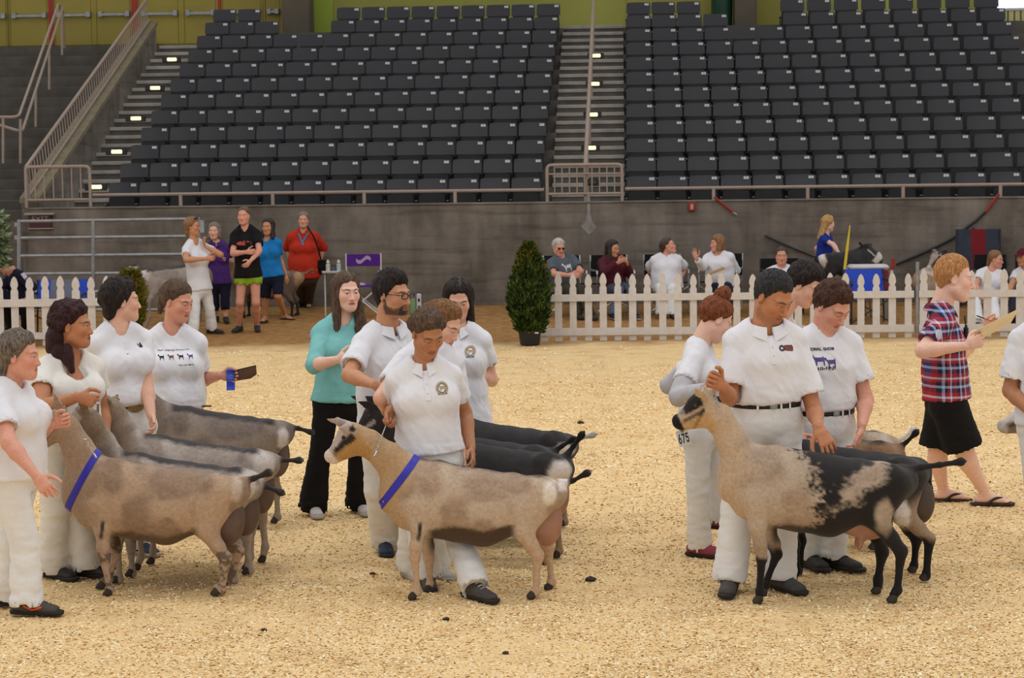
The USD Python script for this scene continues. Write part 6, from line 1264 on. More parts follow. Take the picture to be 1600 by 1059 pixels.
B4 = far('girl in a black printed tee and lime shorts, arms crossed', (383, 354), (388, 430), -6, 29.4, (381, 337), -12, 0, dict(style='up', color='midbrown', vol=.008, seed=33), dict(mat=black_cloth, sleeve=.66, sr=.07, hem=1.04, ease=.018, decals=[('chest_print', flat2d([(-.1, -.01), (-.1, .03), (-.05, .05), (-.02, .035), (0, .06), (.02, .035), (.05, .05), (.1, .03), (.1, -.01)]), (0, .36), M('print_red', srgb(170, 70, 54), 0.7), None), ('chest_print', scribble(7, .15, .05, 41), (0, .5), M('print_white', srgb(200, 196, 196), 0.7), None)]), {'R': ((374, 518), (375, 472, -.02), -20), 'L': ((402, 517), (400, 472, -.02), 10)}, skin='rosy', k=1.02, sw=.165,
         arms={'R': ((364, 396, -1), (385, 394, -1), 'u', 'relax'), 'L': ((405, 392, -1), (391, 408, -1), 'u', 'relax')}, bottoms=dict(mat=lime, length=.32, radii=(.098, .098, .105), name='shorts'), shoes=dict(mat=dark_shoe, boot=True))
B5 = far('dark-haired woman in a bright blue tee and dark knee shorts', (417, 371), (425, 432), 0, 30.8, (419, 354), -18, 2, dict(style='long', color='dark', vol=.015, more=LONGH, seed=34), dict(mat=sky, sleeve=.7, sr=.066, hem=1.0), {'R': ((414, 503), None, -10), 'L': ((445, 499), (434, 462, -.08), 50)}, skin='tan', bust=.02, k=.96, arms={'R': ((408, 398, 1), (410, 425, -1), 'f', 'relax'), 'L': ((437, 404, 1), (447, 430, -1), 'f', 'relax')}, bottoms=dict(mat=navy, length=.98, radii=(.09, .08, .08), name='shorts'), shoes='sandal')
B6 = far('heavy woman in a red-orange tunic with a blue V-neck trim, against the wall', (474, 359), (475, 430), 0, 32.4, (474, 344), 0, -4, dict(style='short', color='greybrown', vol=.014, seed=35), dict(mat=red_orange, neck='v', vd=.2, sleeve=1.12, sr=.092, hem=1.06, ease=.02, name='tunic', decals=[('neck_trim', tube([(-.07, .09, 0), (.012, -.09, 0)], .013, 4), (0, .2), cloth('trim_blue', 96, 130, 170), None), ('neck_trim', tube([(.075, .09, 0), (-.005, -.05, 0)], .013, 4), (0, .2), cloth('trim_blue', 96, 130, 170), None), ('hem_print', cat_(*[xf2(disc2d(.012, 8), 1, -.2 + .04 * i, .02 * math.sin(i * 2)) for i in range(11)]), (0, .9), M('tunic_print', srgb(190, 110, 50), 0.8), None), ('hem_print', cat_(*[xf2(disc2d(.010, 8), 1, -.18 + .04 * i, -.03 + .02 * math.sin(i * 3)) for i in range(10)]), (0, .92), M('tunic_print2', srgb(110, 40, 70), 0.8), None)]), {'R': ((468, 479), None, -12), 'L': ((481, 479), None, 12)}, skin='rosy', k=.95, sw=.185, chest=(.2, .14), waist=(.22, .16), hips=(.23, .17), bust=.05, belly=.06, girth=1.2,
         arms={'R': ((451, 386, 1), (454, 412, -1), 'f', 'relax'), 'L': ((503, 386, 1), (500, 412, -1), 'f', 'relax')}, bottoms=dict(mat=brown_cloth, radii=(.1, .08, .075)), shoes=dict(mat=M('yellow_trainer', srgb(190, 190, 120), 0.6), sole=sole_white))
sg = thing('shoulder_bag', 'black shoulder bag hanging at the side of the red tunic woman', 'bag', at(504, 412, 32.2)); _b = at(504, 416, 32.35)
part(sg, 'bag_body', bbox(_b + (-.06, -.05, -.12), _b + (.09, .05, .1), .03), black_cloth); part(sg, 'bag_strap', tube(bend([at(480, 354, 32.2), at(492, 372, 32.1), at(503, 410, 32.28)], .2), .012, 6), black_cloth); part(sg, 'bag_flap', bbox(_b + (-.065, -.06, -.02), _b + (.095, -.045, .1), .01), black_cloth)
# bending over at the far left
B1 = far('person in navy bending forward behind the left picket fence, face hidden', (22, 425), (38, 478), -50, 28.6, (10, 416), -80, 55, dict(style='short', color='brown', vol=.018, seed=36), dict(mat=navy, sleeve=1.9, sr=.07, hem=1.02, ease=.02), {'R': ((18, 518), (6, 478, -.3), -40), 'L': ((42, 518), (40, 480, -.35), -20)}, skin='rosy', k=1.0, arms={'R': ((-2, 450, -1), (18, 470, -1), 'u', 'relax'), 'L': ((50, 448, -1), (40, 468, -1), 'u', 'relax')}, bottoms=dict(mat=navy), shoes=dict(mat=dark_shoe))
def chair(label, px, py, D, yaw, mat, frame_mat, w=.52, seat_h=.42, back_h=.86, stripes=None, name='camp_chair', lo=.12):
    """a folding chair with fabric seat and back, arms and crossed legs; px, py: where its feet stand"""
    g = foot_at(px, py) if D is None else at(px, py, D); z0 = g[2] if D is None else max(0.0, .12 * min(max((D - 29) / 4, 0), 1) ** 1.3); c = np.array([g[0], g[1], z0]); f = yaw_dir(yaw); r = np.cross(f, UZ); P = lambda x, y, z: c + r * x + f * y + UZ * z; t = thing(name, label, 'chair', c); h = w / 2; d = .24
    def pad(a, b, c_, d_, th, n, m_): 
        q = [np.array(x) for x in (a, b, c_, d_)]; nn = nrm(np.cross(q[1] - q[0], q[3] - q[0])) * th; V = q + [x + nn for x in q]; part(t, n, trimesh.convex.convex_hull(np.array(V)), m_)
    pad(P(-h, -d, seat_h), P(h, -d, seat_h), P(h, d, seat_h + .03), P(-h, d, seat_h + .03), .018, 'seat', mat)
    if stripes:
        for i, m_ in enumerate(stripes): x0, x1 = -h + w * i / len(stripes), -h + w * (i + 1) / len(stripes); pad(P(x0, -d - .02, seat_h + .1), P(x1, -d - .02, seat_h + .1), P(x1, -d - .12, back_h), P(x0, -d - .12, back_h), .015, 'back_panel', m_)
    else: pad(P(-h, -d - .02, seat_h + lo), P(h, -d - .02, seat_h + lo), P(h, -d - .1, back_h), P(-h, -d - .1, back_h), .015, 'back', mat)
    for s in (-1, 1):
        part(t, 'back_post', tube([P(s * h, -d, .02), P(s * h, -d - .1, back_h)], .013, 8), frame_mat); part(t, 'front_leg', tube([P(s * h, d, 0.01), P(s * h, d, seat_h + .2)], .013, 8), frame_mat); part(t, 'arm', tube(bend([P(s * h, d + .03, seat_h + .17), P(s * h, d, seat_h + .22), P(s * h, -d - .05, seat_h + .22)], .05), .018, 8), frame_mat)
        part(t, 'cross_brace', tube([P(s * h, d, .04), P(-s * h, d, seat_h - .02)], .010, 6), frame_mat)
    return t, P
chrome = M('chrome_tube', srgb(190, 192, 196), 0.25, 0.08, 20.0, metal=0.8)
# ---- seated row behind the right picket fence
for px, l in ((884, 'dark folding chair under the grey-haired man'), (958, 'dark folding chair under the maroon shirt person'), (1042, 'dark folding chair under the white polo woman'), (1126, 'dark folding chair under the woman in the white jumper')): chair(l, px, 492, 31.62, 8 if px < 1100 else -15, black_cloth, chrome, w=.56)
SIT = lambda x, y0=0: {'R': ((x - 9, 497 + y0), (x - 9, 452, -.42), -5), 'L': ((x + 9, 497 + y0), (x + 9, 452, -.42), 8)}
B7 = far('grey-haired man in sunglasses and a slate tee, sitting behind the fence with crossed arms', (876, 400), (884, 446), 18, 31.3, (873, 386), 22, 12, dict(style='short', color='grey', vol=.014, seed=37), dict(mat=dkgrey, sleeve=.74, sr=.076, hem=1.1, decals=[('chest_print', goat_print(.16), (-.02, .42), M('print_white'), None)]), {'R': ((903, 498), (890, 452, -.42), 15), 'L': ((922, 499), (908, 453, -.4), 25)}, skin='rosy', k=1.04, sw=.18, female=False, belly=.04, chest=(.175, .125), waist=(.175, .13), face=dict(brow=(.4, .4, .4)),
         arms={'R': ((866, 428, -1), (892, 430, -1), 'u', 'relax'), 'L': ((908, 424, -1), (882, 432, -1), 'u', 'relax')}, bottoms=dict(mat=olive), shoes=dict(mat=dark_shoe))
for s in (-1, 1): part(B7['path'], 'sunglass_lens', ell_ if False else trimesh.Trimesh(*(lambda m: (np.array(m.vertices), m.faces))(build([A(ell(B7['HP']((s * .032, .098, .0)), B7['Rh'], (.026, .008, .018)), .004)], .005)), process=False), M('dark_lens', srgb(18, 16, 18), 0.15), True)
B8 = far('long-haired person in maroon sitting with hands raised to the chin', (953, 400), (962, 448), 30, 31.3, (957, 388), 48, 8, dict(style='long', color='dark', vol=.016, more=LONGH, seed=38), dict(mat=maroon, sleeve=1.9, sr=.072, hem=1.06, ease=.02), {'R': ((958, 499), (968, 453, -.4), 15), 'L': ((990, 499), (986, 453, -.4), 25)}, skin='tan', k=1.0, sw=.165, belly=.02, arms={'R': ((944, 424, -1), (966, 410, -1), 'u', 'fist'), 'L': ((984, 428, -1), (980, 412, -1), 'u', 'fist')}, bottoms=dict(mat=denim), shoes=dict(mat=dark_shoe, sole=sole_white))
B9 = far('heavy woman in a white polo and trousers sitting with her head turned right', (1041, 397), (1042, 448), 0, 31.3, (1044, 384), 72, -14, dict(style='up', color='brown', vol=.012, more=[('c', (0, -.1, .02), (0, -.13, -.12), .04, .03)], seed=39), dict(mat=white_cotton, neck='polo', sleeve=.75, sr=.082, hem=1.04, ease=.02), SIT(1042), skin='rosy', k=1.0, sw=.18, chest=(.19, .13), waist=(.2, .15), hips=(.21, .15), bust=.04, belly=.06, girth=1.15, arms={'R': ((1014, 420, 1), (1024, 434, -1), 'f', 'relax'), 'L': ((1070, 420, 1), (1064, 434, -1), 'f', 'relax')}, bottoms=dict(mat=white_denim), shoes=dict(mat=dark_shoe))
B10 = far('blonde woman in a white jumper raising one hand, a book in her lap', (1122, 394), (1126, 446), -20, 31.3, (1121, 380), -74, 0, dict(style='bang', color='lightbrown', vol=.016, more=BOB, seed=40), dict(mat=white_cotton, sleeve=1.85, sr=.076, hem=1.04, nw=.072, ease=.02), SIT(1128), skin='rosy', k=1.0, sw=.175, chest=(.18, .13), waist=(.18, .14), bust=.03, belly=.04, arms={'R': ((1098, 416, -1), (1088, 404, -1), 'u', 'flat', (1085, 394, 0)), 'L': ((1150, 422, 1), (1134, 430, -1), 'u', 'relax')}, bottoms=dict(mat=navy), shoes=dict(mat=dark_shoe))
bk = thing('book', 'tan book lying in the lap of the woman in the white jumper', 'book', at(1119, 424, 30.85)); _c = at(1119, 424, 30.85)
Tm = trimesh.transformations.rotation_matrix(-.35, (0, 1, 0)); 
def tilted(lo, hi, c, R): m = bbox(lo, hi, .004); m.apply_transform(R); m.apply_translation(c); return m
part(bk, 'cover', tilted((-.13, -.09, -.012), (.13, .09, .02), _c, Tm), M('tan_cover', srgb(168, 140, 104), 0.7)); part(bk, 'pages', tilted((-.126, -.095, -.03), (.134, .085, -.012), _c, Tm), M('pages', srgb(214, 206, 194), 0.8))
B11 = far('heavy person in white tee sitting behind the fence, partly behind the dark-haired man', (1221, 416), (1222, 466), 0, 31.0, (1221, 400), -4, 0, dict(style='crop', color='brown', vol=.008, seed=43), WT(sleeve=.7, sr=.085), SIT(1222), skin='rosy', k=1.05, sw=.19, chest=(.2, .14), waist=(.21, .16), hips=(.21, .15), belly=.06, girth=1.15, female=False, bottoms=dict(mat=white_denim), shoes=dict(mat=dark_shoe))
chair('dark camp chair under the heavy person in white', 1222, 497, 31.3, 0, black_cloth, black_metal, w=.56, back_h=.8)
B12 = far('girl with long blonde hair in a blue tee bending towards the black goat', (1291, 366), (1287, 408), 60, 31.6, (1294, 349), 110, 10, dict(style='long', color='blonde', vol=.016, more=[('l', (0, -.06, .0), (-.02, -.10, -.26), .075, .08, .045, .03), ('l', (-.06, -.02, 0), (-.09, -.04, -.2), .03, .035, .04, .02)], seed=44), dict(mat=royal, sleeve=.6, sr=.062, hem=1.06), {'R': ((1282, 491), None, 40), 'L': ((1292, 488), None, 50)}, skin='pale', k=.86, sw=.15, arms={'R': ((1302, 382, -1), (1313, 399, -1), 'f', 'relax'), 'L': ((1276, 388, 1), (1280, 404, 1), 'f', 'relax')}, bottoms=dict(mat=black_cloth), shoes=dict(mat=dark_shoe))
B13 = far('woman in a white V-neck tee sitting at the right, her head turned', (1550, 420), (1545, 468), -12, 30.4, (1556, 405), 58, 6, dict(style='up', color='lightbrown', vol=.01, more=[('c', (0, -.1, .0), (0, -.11, -.12), .03, .02)], seed=45), WT(neck='v', vd=.2, sleeve=.58), {'R': ((1528, 514), (1524, 470, -.4), -20), 'L': ((1556, 512), (1552, 470, -.4), -6)}, skin='rosy', k=1.02, bust=.03, arms={'R': ((1524, 446, -1), (1532, 462, -1), 'u', 'relax'), 'L': ((1570, 448, 1), (1560, 464, -1), 'u', 'relax')}, bottoms=dict(mat=white_denim), shoes=dict(mat=dark_shoe))
B14 = far('person in a dark red cap and white tee at the right edge behind the fence', (1604, 418), (1606, 468), -30, 30.4, (1599, 402), -50, 6, dict(style='short', color='brown', vol=.008, seed=46), WT(), {'R': ((1588, 514), (1584, 470, -.4), -40), 'L': ((1612, 512), (1606, 470, -.4), -20)}, skin='tan', female=False, arms={'R': ((1580, 446, -1), (1574, 460, -1), 'u', 'relax'), 'L': None}, bottoms=dict(mat=navy), shoes=dict(mat=dark_shoe))
part(B14['path'], 'cap', build([(cut(ell(B14['HP']((0, -.01, .05)), B14['Rh'], (.09, .11, .088)), (B14['HP']((0, 0, .045)), -B14['Rh'][2])), .01, 'add'), A(ell(B14['HP']((0, .12, .05)), B14['Rh'], (.065, .075, .009)), .012)], .007), cloth('cap_red', 92, 32, 38), True)
for px, l in ((1548, 'dark chair under the woman in the white V-neck at the right'), (1614, 'dark chair under the person in the red cap')): chair(l, px, 512, 30.75, -10, black_cloth, black_metal, w=.46)
chair('camp chair with a grey and red striped back behind the seated woman at the right', 1533, 506, 31.9, -4, dkgrey, black_metal, w=.66, back_h=1.16, seat_h=.46, stripes=(cloth('chair_grey', 58, 62, 74), cloth('chair_red', 120, 34, 42), cloth('chair_grey', 58, 62, 74)))
# ---- goats by the wall
goat('black goat with white rump patches led by the blonde girl', (1284, 400), .345, 30.75, BLACK((866, 776, 22, 40), S3(24, 22, 22)), dict(udder=False, neck=[(1332, 408, .13, .09), (1342, 398, .1, .075), (1348, 392, .08, .06)], poll=(1350, 386), nose=(1370, 402), ear=((1347, 383), (1340, 378)), ear_far=((1352, 383), (1366, 381)), tail=[(1284, 400), (1280, 402), (1277, 407), (1275, 412)]), .02, lowres=True, mirror=True)
goat('grey goat standing behind the left picket fence, beside the yellow bush', (222, 426), .40, 29.9, GREY, dict(udder=False, neck=[(300, 444, .12, .09), (306, 452, .1, .07), (310, 458, .076, .056)], poll=(312, 460), nose=(324, 478), ear=((311, 458), (304, 452)), ear_far=((312, 458), (318, 450))), .02, lowres=True, mirror=True)
goat('brown and tan goat standing behind the lime shorts girl', (468, 428), .40, 31.75, lambda q: coat_base(q, S3(140, 112, 86), S3(70, 60, 52), S3(90, 74, 60), S3(170, 140, 108), S3(100, 86, 74), S3(50, 40, 34), 6, (862, 774, 24, 34), S3(46, 40, 38), S3(110, 96, 86)), dict(udder=False), .02, lowres=True)
goat('tan goat with pale ears by the wall, behind the plaid shirt man', (1530, 432), .38, 32.2, TAN, dict(udder=False, neck=[(1484, 424, .12, .09), (1476, 412, .1, .07), (1470, 404, .08, .06)], hk=1.15, poll=(1467, 400), nose=(1450, 420, -.08), ear=((1463, 396), (1455, 385)), ear_far=((1470, 396), (1481, 390))), .02, lowres=True)
# ---- director's chair and its side table
def director():
    D = 31.6; g = at(568, 482, D); c = np.array([g[0], g[1], .075]); t = thing('director_chair', 'purple folding director chair with a white tube frame', 'chair', c); P = lambda x, y, z: c + np.array([x, y, z]); wf = M('white_tube', srgb(206, 206, 210), 0.35, 0.08); pv = cloth('violet_canvas', 84, 40, 132)
    part(t, 'back', bbox(P(-.26, .17, .74), P(.26, .185, .92), .006), pv); part(t, 'seat', bbox(P(-.25, -.2, .445), P(.25, .2, .465), .008), pv)
    v = np.linspace(-1, 1, 13); poly = [(x * .11, .035 * math.sin(x * 3) + .028) for x in v] + [(x * .11, .035 * math.sin(x * 3) - .028) for x in v[::-1]]
    part(t, 'back_emblem', extrude(poly, .003, P(0, .168, .835), (1, 0, 0), (0, 0, 1)), M('emblem_lilac', srgb(170, 150, 190), 0.7), False)
    for s in (-1, 1):
        part(t, 'back_post', tube([P(s * .26, .18, .44), P(s * .26, .18, .93)], .013, 8), wf); part(t, 'arm', bbox(P(s * .27 - .025, -.2, .64), P(s * .27 + .025, .2, .665), .008), black_metal); part(t, 'foot_bar', tube([P(s * .27, -.22, .012), P(s * .27, .22, .012)], .012, 8), wf); part(t, 'front_post', tube([P(s * .26, -.19, .44), P(s * .26, -.19, .65)], .012, 8), wf)
        for y in (-.18, .18): part(t, 'cross_leg', tube([P(-s * .26, y + s * .012, .02), P(s * .26, y + s * .012, .45)], .012, 8), wf)
        part(t, 'joint', lathe([(0, -.02), (.022, -.02), (.022, .02), (0, .02)], P(s * .26, -.19, .66), 10), wf)
    st = thing('side_table', 'white side table hinged to the purple chair', 'table', P(-.44, 0, 0)); part(st, 'table_top', bbox(P(-.6, -.16, .655), P(-.3, .16, .675), .006), wf); part(st, 'table_leg', tube([P(-.57, 0, .0), P(-.57, 0, .66)], .011, 8), wf); part(st, 'table_leg', tube([P(-.33, 0, .0), P(-.33, 0, .66)], .011, 8), wf); part(st, 'table_rim', tube([P(-.6, -.16, .68), P(-.3, -.16, .68)], .008, 6), wf)
    for x, m_, l in ((-.52, M('pale_bottle', srgb(196, 190, 178), 0.3), 'pale bottle with a pointed cap at the left of the white side table'), (-.36, M('clear_bottle', srgb(176, 186, 192), 0.2), 'bluish bottle at the right of the white side table')):
        b = thing('bottle', l, 'bottle', P(x, 0, .675)); part(b, 'bottle_body', lathe([(0, 0), (.03, 0), (.032, .02), (.032, .1), (.014, .125), (0, .125)], P(x, 0, .676), 14), m_); part(b, 'cap', lathe([(0, .125), (.03, .13), (.012, .17), (0, .175)], P(x, 0, .676), 14), M('white_cap', srgb(200, 196, 190), 0.4)); part(b, 'label', lathe([(.0325, .035), (.0328, .085), (.031, .085), (.031, .035)], P(x, 0, .676), 14), m_)
    tin = thing('tin', 'dark tin between the two bottles on the side table', 'tin', P(-.44, .02, .676)); part(tin, 'tin_body', lathe([(0, 0), (.035, 0), (.035, .08), (0, .08)], P(-.44, .02, .676), 14), dkgrey); part(tin, 'tin_lid', lathe([(0, .08), (.037, .08), (.037, .09), (0, .092)], P(-.44, .02, .676), 14), black_metal)
    hat = single('folded_cloth', build([A(ell(P(-.03, 0, .468), np.eye(3), (.07, .07, .03)), .01)], .008), M('lilac_cloth', srgb(176, 160, 206), 0.8), 'small lilac cloth heap on the seat of the purple chair', 'cloth', True)
director()
jg = thing('bottle_pack', 'green and white bottle standing by the wall right of the bearded man', 'bottle', at(650, 470, 31.9)); _g = at(648, 474, 31.9); _g[2] = .08
part(jg, 'green_bottle', lathe([(0, 0), (.05, 0), (.05, .2), (.03, .24), (0, .24)], _g - (.03, 0, 0), 14), M('green_tint', srgb(120, 150, 110), 0.4)); part(jg, 'white_carton', bbox(_g + (.03, -.03, 0), _g + (.1, .03, .3), .012), M('carton_white', srgb(200, 200, 204), 0.5)); part(jg, 'carton_spot', cat_(box(_g + (.05, -.032, .08), _g + (.08, -.029, .12)), box(_g + (.05, -.032, .18), _g + (.08, -.029, .23))), black_metal)
# ---- chair with cooler, tools
chair('bright blue camp chair in front of the cooler', 1356, 500, 29.6, 2, M('blue_canvas', srgb(34, 72, 190), 0.7, 0.1), black_metal, w=.56, seat_h=.40, back_h=.76, lo=.02)
def cooler():
    g = at(1357, 425, 30.3); c = np.array([g[0], g[1] + .05, .04]); tb = thing('folding_table', 'low folding table under the red and white cooler', 'table', c); P = lambda x, y, z: c + np.array([x, y, z]); part(tb, 'table_top', bbox(P(-.3, -.2, .37), P(.3, .2, .4), .008), grey_steel)
    for x in (-.27, .27):
        for y in (-.17, .17): part(tb, 'table_leg', tube([P(x, y, 0), P(x, y, .37)], .012, 6), grey_steel)
    t = thing('cooler', 'red cooler with a white lid on a table behind the blue camp chair', 'cooler', P(0, 0, .4)); part(t, 'cooler_body', bbox(P(-.27, -.16, .40), P(.27, .16, .70), .02), M('cooler_red', srgb(120, 34, 40), 0.5)); part(t, 'lid', bbox(P(-.28, -.17, .70), P(.28, .17, .775), .03), M('cooler_white', srgb(206, 204, 202), 0.45)); part(t, 'handle', tube(bend([P(-.285, -.1, .6), P(-.31, -.1, .72), P(-.31, .1, .72), P(-.285, .1, .6)], .03), .012, 6), grey_steel)
cooler()
def pole():
    a, b = at(1310, 500, 29.9), at(1328, 352, 30.3); a[2] = .03; b = at(1328, 352, b[1]); t = thing('rake', 'rake with a yellow handle leaning upright behind the fence', 'rake', a); m = a * .08 + b * .92
    part(t, 'handle', tube([a, a * .25 + b * .75], .022, 8), M('yellow_handle', srgb(206, 178, 30), 0.45)); part(t, 'handle_tip', tube([a * .25 + b * .75, b], [.022, .009], 8), M('yellow_handle')); part(t, 'rake_head', tube([a + (-.2, 0, .02), a + (.2, 0, .02)], .015, 6), black_metal); part(t, 'tine', cat_(*[tube([a + (-.19 + .05 * i, 0, .02), a + (-.19 + .05 * i, -.05, -.02)], .006, 5) for i in range(8)]), black_metal)
    a, b = at(1384, 500, 29.9), at(1396, 404, 29.9); a[2] = .03; t = thing('hand_tool', 'tool with a red grip leaning right of the blue camp chair', 'tool', a); c = a * .18 + b * .82; part(t, 'shaft', tube([a, c], .012, 6), grey_steel); part(t, 'grip', tube([c, b], .028, 8), red_paint); part(t, 'ferrule', tube([a * .3 + b * .7, c], .022, 8), M('white_cap'))
pole()
chair('blue and grey camp chair behind the left picket fence', 93, 505, 28.9, 0, cloth('chair_grey', 58, 62, 74), black_metal, w=.72, seat_h=.40, back_h=.80, stripes=(M('blue_canvas'), M('mesh_grey', srgb(110, 116, 130), 0.7), M('mesh_grey'), M('blue_canvas')))
sp = thing('paper', 'white and purple folded paper held by the bending person in navy', 'paper', at(37, 434, 28.2)); part(sp, 'sheet', trimesh.convex.convex_hull(np.array([at(32, 428, 28.2), at(38, 425, 28.2), at(43, 432, 28.2), at(38, 436, 28.2), at(36, 430, 28.21)])), M('paper_white', srgb(214, 210, 224), 0.8)); part(sp, 'purple_half', trimesh.convex.convex_hull(np.array([at(38, 436, 28.2), at(43, 432, 28.2), at(44, 437, 28.2), at(41, 440, 28.2), at(41, 436, 28.21)])), M('paper_purple', srgb(130, 90, 200), 0.8)); part(sp, 'crease', tube([at(38, 436, 28.19), at(43, 432, 28.19)], .003, 4), M('paper_white'))
# ---- plants
def leaf_cloud(points, dirs, L, wd, rg):
    V, F = [], []
    for p, d in zip(points, dirs):
        d = nrm(d); s = nrm(np.cross(d, rg.normal(size=3))); l, w_ = L * (.7 + .6 * rg.random()), wd * (.7 + .6 * rg.random()); b = len(V); n = np.cross(d, s) * w_ * .3
        V += [p, p + d * l * .45 + s * w_ + n, p + d * l, p + d * l * .45 - s * w_ + n]; F += [(b, b + 1, b + 2), (b, b + 2, b + 3)]
    return trimesh.Trimesh(V, F, process=False)
def leafmat(n, c, c2): return M(n, srgb(*c), 0.6, 0.5, 9.0, col2=srgb(*c2), spec=0.2)
def evergreen():
    rg = np.random.default_rng(5); g = foot_at(828, 538); s = FPX / g[1]; c = g; t = thing('potted_evergreen', 'potted cone-shaped evergreen at the end of the right picket fence', 'plant', c)
    part(t, 'pot', lathe([(0, 0), (.125, 0), (.15, .2), (.155, .22), (.135, .22), (.13, .19), (0, .19)], c, 24), M('black_pot', srgb(30, 29, 30), 0.5)); part(t, 'plant_label', box(c + (.06, -.15, .15), c + (.11, -.142, .17)), M('paper_white'))
    prof = lambda z: np.interp(z, [.14, .3, .45, .7, .95, 1.1, 1.2, 1.27], [.13, .20, .235, .235, .175, .11, .06, .01]); part(t, 'trunk', tube([c + (0, 0, .15), c + (0, 0, 1.1)], [.025, .01], 6), M('bark', srgb(70, 50, 36), 0.8))
    n = 5200; z = .14 + 1.13 * rg.random(n) ** 1.1; th = rg.random(n) * 2 * np.pi; rr = prof(z) * (.62 + .42 * rg.random(n) ** .5) * (1 + .14 * np.sin(th * 5 + z * 9)); P = np.stack([c[0] + rr * np.cos(th), c[1] + rr * np.sin(th), c[2] + z], 1); dv = np.stack([np.cos(th) * .6, np.sin(th) * .6, np.full(n, 1.0)], 1) + rg.normal(0, .35, (n, 3))
    for i, m_ in enumerate((leafmat('evergreen_a', (62, 84, 34), (26, 42, 16)), leafmat('evergreen_b', (92, 108, 40), (44, 58, 20)), leafmat('evergreen_c', (40, 60, 26), (18, 30, 12)))): part(t, 'foliage', leaf_cloud(P[i::3], dv[i::3], .085, .016, rg), m_, False, kind='stuff')
    k2 = z > .95; part(t, 'tip_foliage', leaf_cloud(P[k2][::3] * 1.0, dv[k2][::3], .09, .015, rg), leafmat('evergreen_tip', (128, 110, 40), (84, 74, 26)), False, kind='stuff')
evergreen()
def bush():
    rg = np.random.default_rng(8); g = at(205, 470, 28.6); c = np.array([g[0], g[1], 0]); t = thing('potted_bush', 'yellow-green potted bush behind the left picket fence', 'plant', c); part(t, 'pot', lathe([(0, 0), (.12, 0), (.15, .22), (.13, .22), (.12, .2), (0, .2)], c, 18), M('black_pot')); part(t, 'trunk', tube([c + (0, 0, .15), c + (0, 0, .7)], [.02, .01], 6), M('bark'))
    n = 2200; z = .2 + .72 * rg.random(n); th = rg.random(n) * 2 * np.pi; rr = .17 * np.sqrt(rg.random(n)) * np.interp(z, [.2, .4, .7, .92], [.8, 1, 1, .5]); P = np.stack([c[0] + rr * np.cos(th), c[1] + rr * np.sin(th), z], 1); dv = np.stack([np.cos(th), np.sin(th), np.ones(n)], 1) + rg.normal(0, .4, (n, 3))
    for i, m_ in enumerate((leafmat('bush_a', (140, 122, 40), (84, 78, 24)), leafmat('bush_b', (104, 104, 36), (58, 62, 22)))): part(t, 'foliage', leaf_cloud(P[i::2], dv[i::2], .09, .016, rg), m_, False, kind='stuff')
bush()
def tall_plant():
    rg = np.random.default_rng(9); g = at(-14, 500, 28.0); c = np.array([g[0], g[1], 0]); t = thing('potted_tree', 'leafy potted tree cut off by the left edge of the picture', 'plant', c); part(t, 'pot', lathe([(0, 0), (.16, 0), (.19, .3), (.17, .3), (.16, .27), (0, .27)], c, 18), M('black_pot')); part(t, 'trunk', tube([c + (0, 0, .2), c + (.02, 0, 1.6)], [.03, .015], 6), M('bark'))
    n = 900; z = 1.05 + .72 * rg.random(n); th = rg.random(n) * 2 * np.pi; rr = .24 * np.sqrt(rg.random(n)); P = np.stack([c[0] + rr * np.cos(th), c[1] + rr * np.sin(th), z], 1); dv = np.stack([np.cos(th), np.sin(th), rg.normal(0, .6, n)], 1)
    for i, m_ in enumerate((leafmat('tree_leaf_a', (84, 104, 70), (44, 60, 38)), leafmat('tree_leaf_b', (150, 160, 132), (96, 110, 84)))): part(t, 'foliage', leaf_cloud(P[i::2], dv[i::2], .11, .022, rg), m_, False, kind='stuff')
tall_plant()
cp = thing('white_mug', 'white tub with a dark lid on the panel shelf above the yellow bush', 'tub', at(209, 424, 31.0)); _c = at(209, 424, 31.0)
part(cp, 'tub_body', lathe([(0, 0), (.06, 0), (.068, .07), (0, .075)], _c, 16), M('tub_white', srgb(214, 214, 210), 0.45)); part(cp, 'tub_lid', lathe([(0, .075), (.05, .075), (.03, .1), (0, .115)], _c, 16), black_metal); part(cp, 'tub_rim', lathe([(.06, .066), (.073, .066), (.073, .076), (.06, .076)], _c, 16), M('tub_white'))
single('shelf_board', bbox(at(188, 425, 31.0) + (0, -.1, -.03), at(250, 425, 31.0) + (0, .2, -.005), .004), black_metal, 'narrow dark shelf on the livestock panel under the white tub', 'shelf')

# ================================================================ THINGS IN HANDS, CHAINS, PRINTS, LITTER
# glasses of the bearded man
P = PEOPLE['bearded']; HP = P['HP']; gm = M('spectacle_frame', srgb(22, 20, 22), 0.3)
sq = lambda x: math.copysign(abs(x) ** .55, x)
for s in (-1, 1):
    q = [HP((s * .033 + .024 * sq(math.cos(t)), .113 - .14 * (s * sq(math.cos(t)) * .024), .002 + .0145 * sq(math.sin(t)))) for t in np.linspace(0, 2 * math.pi, 25)]
    part(P['path'], 'spectacle_rim', tube(q, .0030, 6), gm, True); part(P['path'], 'spectacle_temple', tube([HP((s * .058, .105, .006)), HP((s * .076, .06, .008)), HP((s * .081, -.012, .004))], .0022, 6), gm, True)
part(P['path'], 'spectacle_bridge', tube([HP((-.010, .116, .006)), HP((0, .118, .008)), HP((.010, .116, .006))], .002, 6), gm, True)
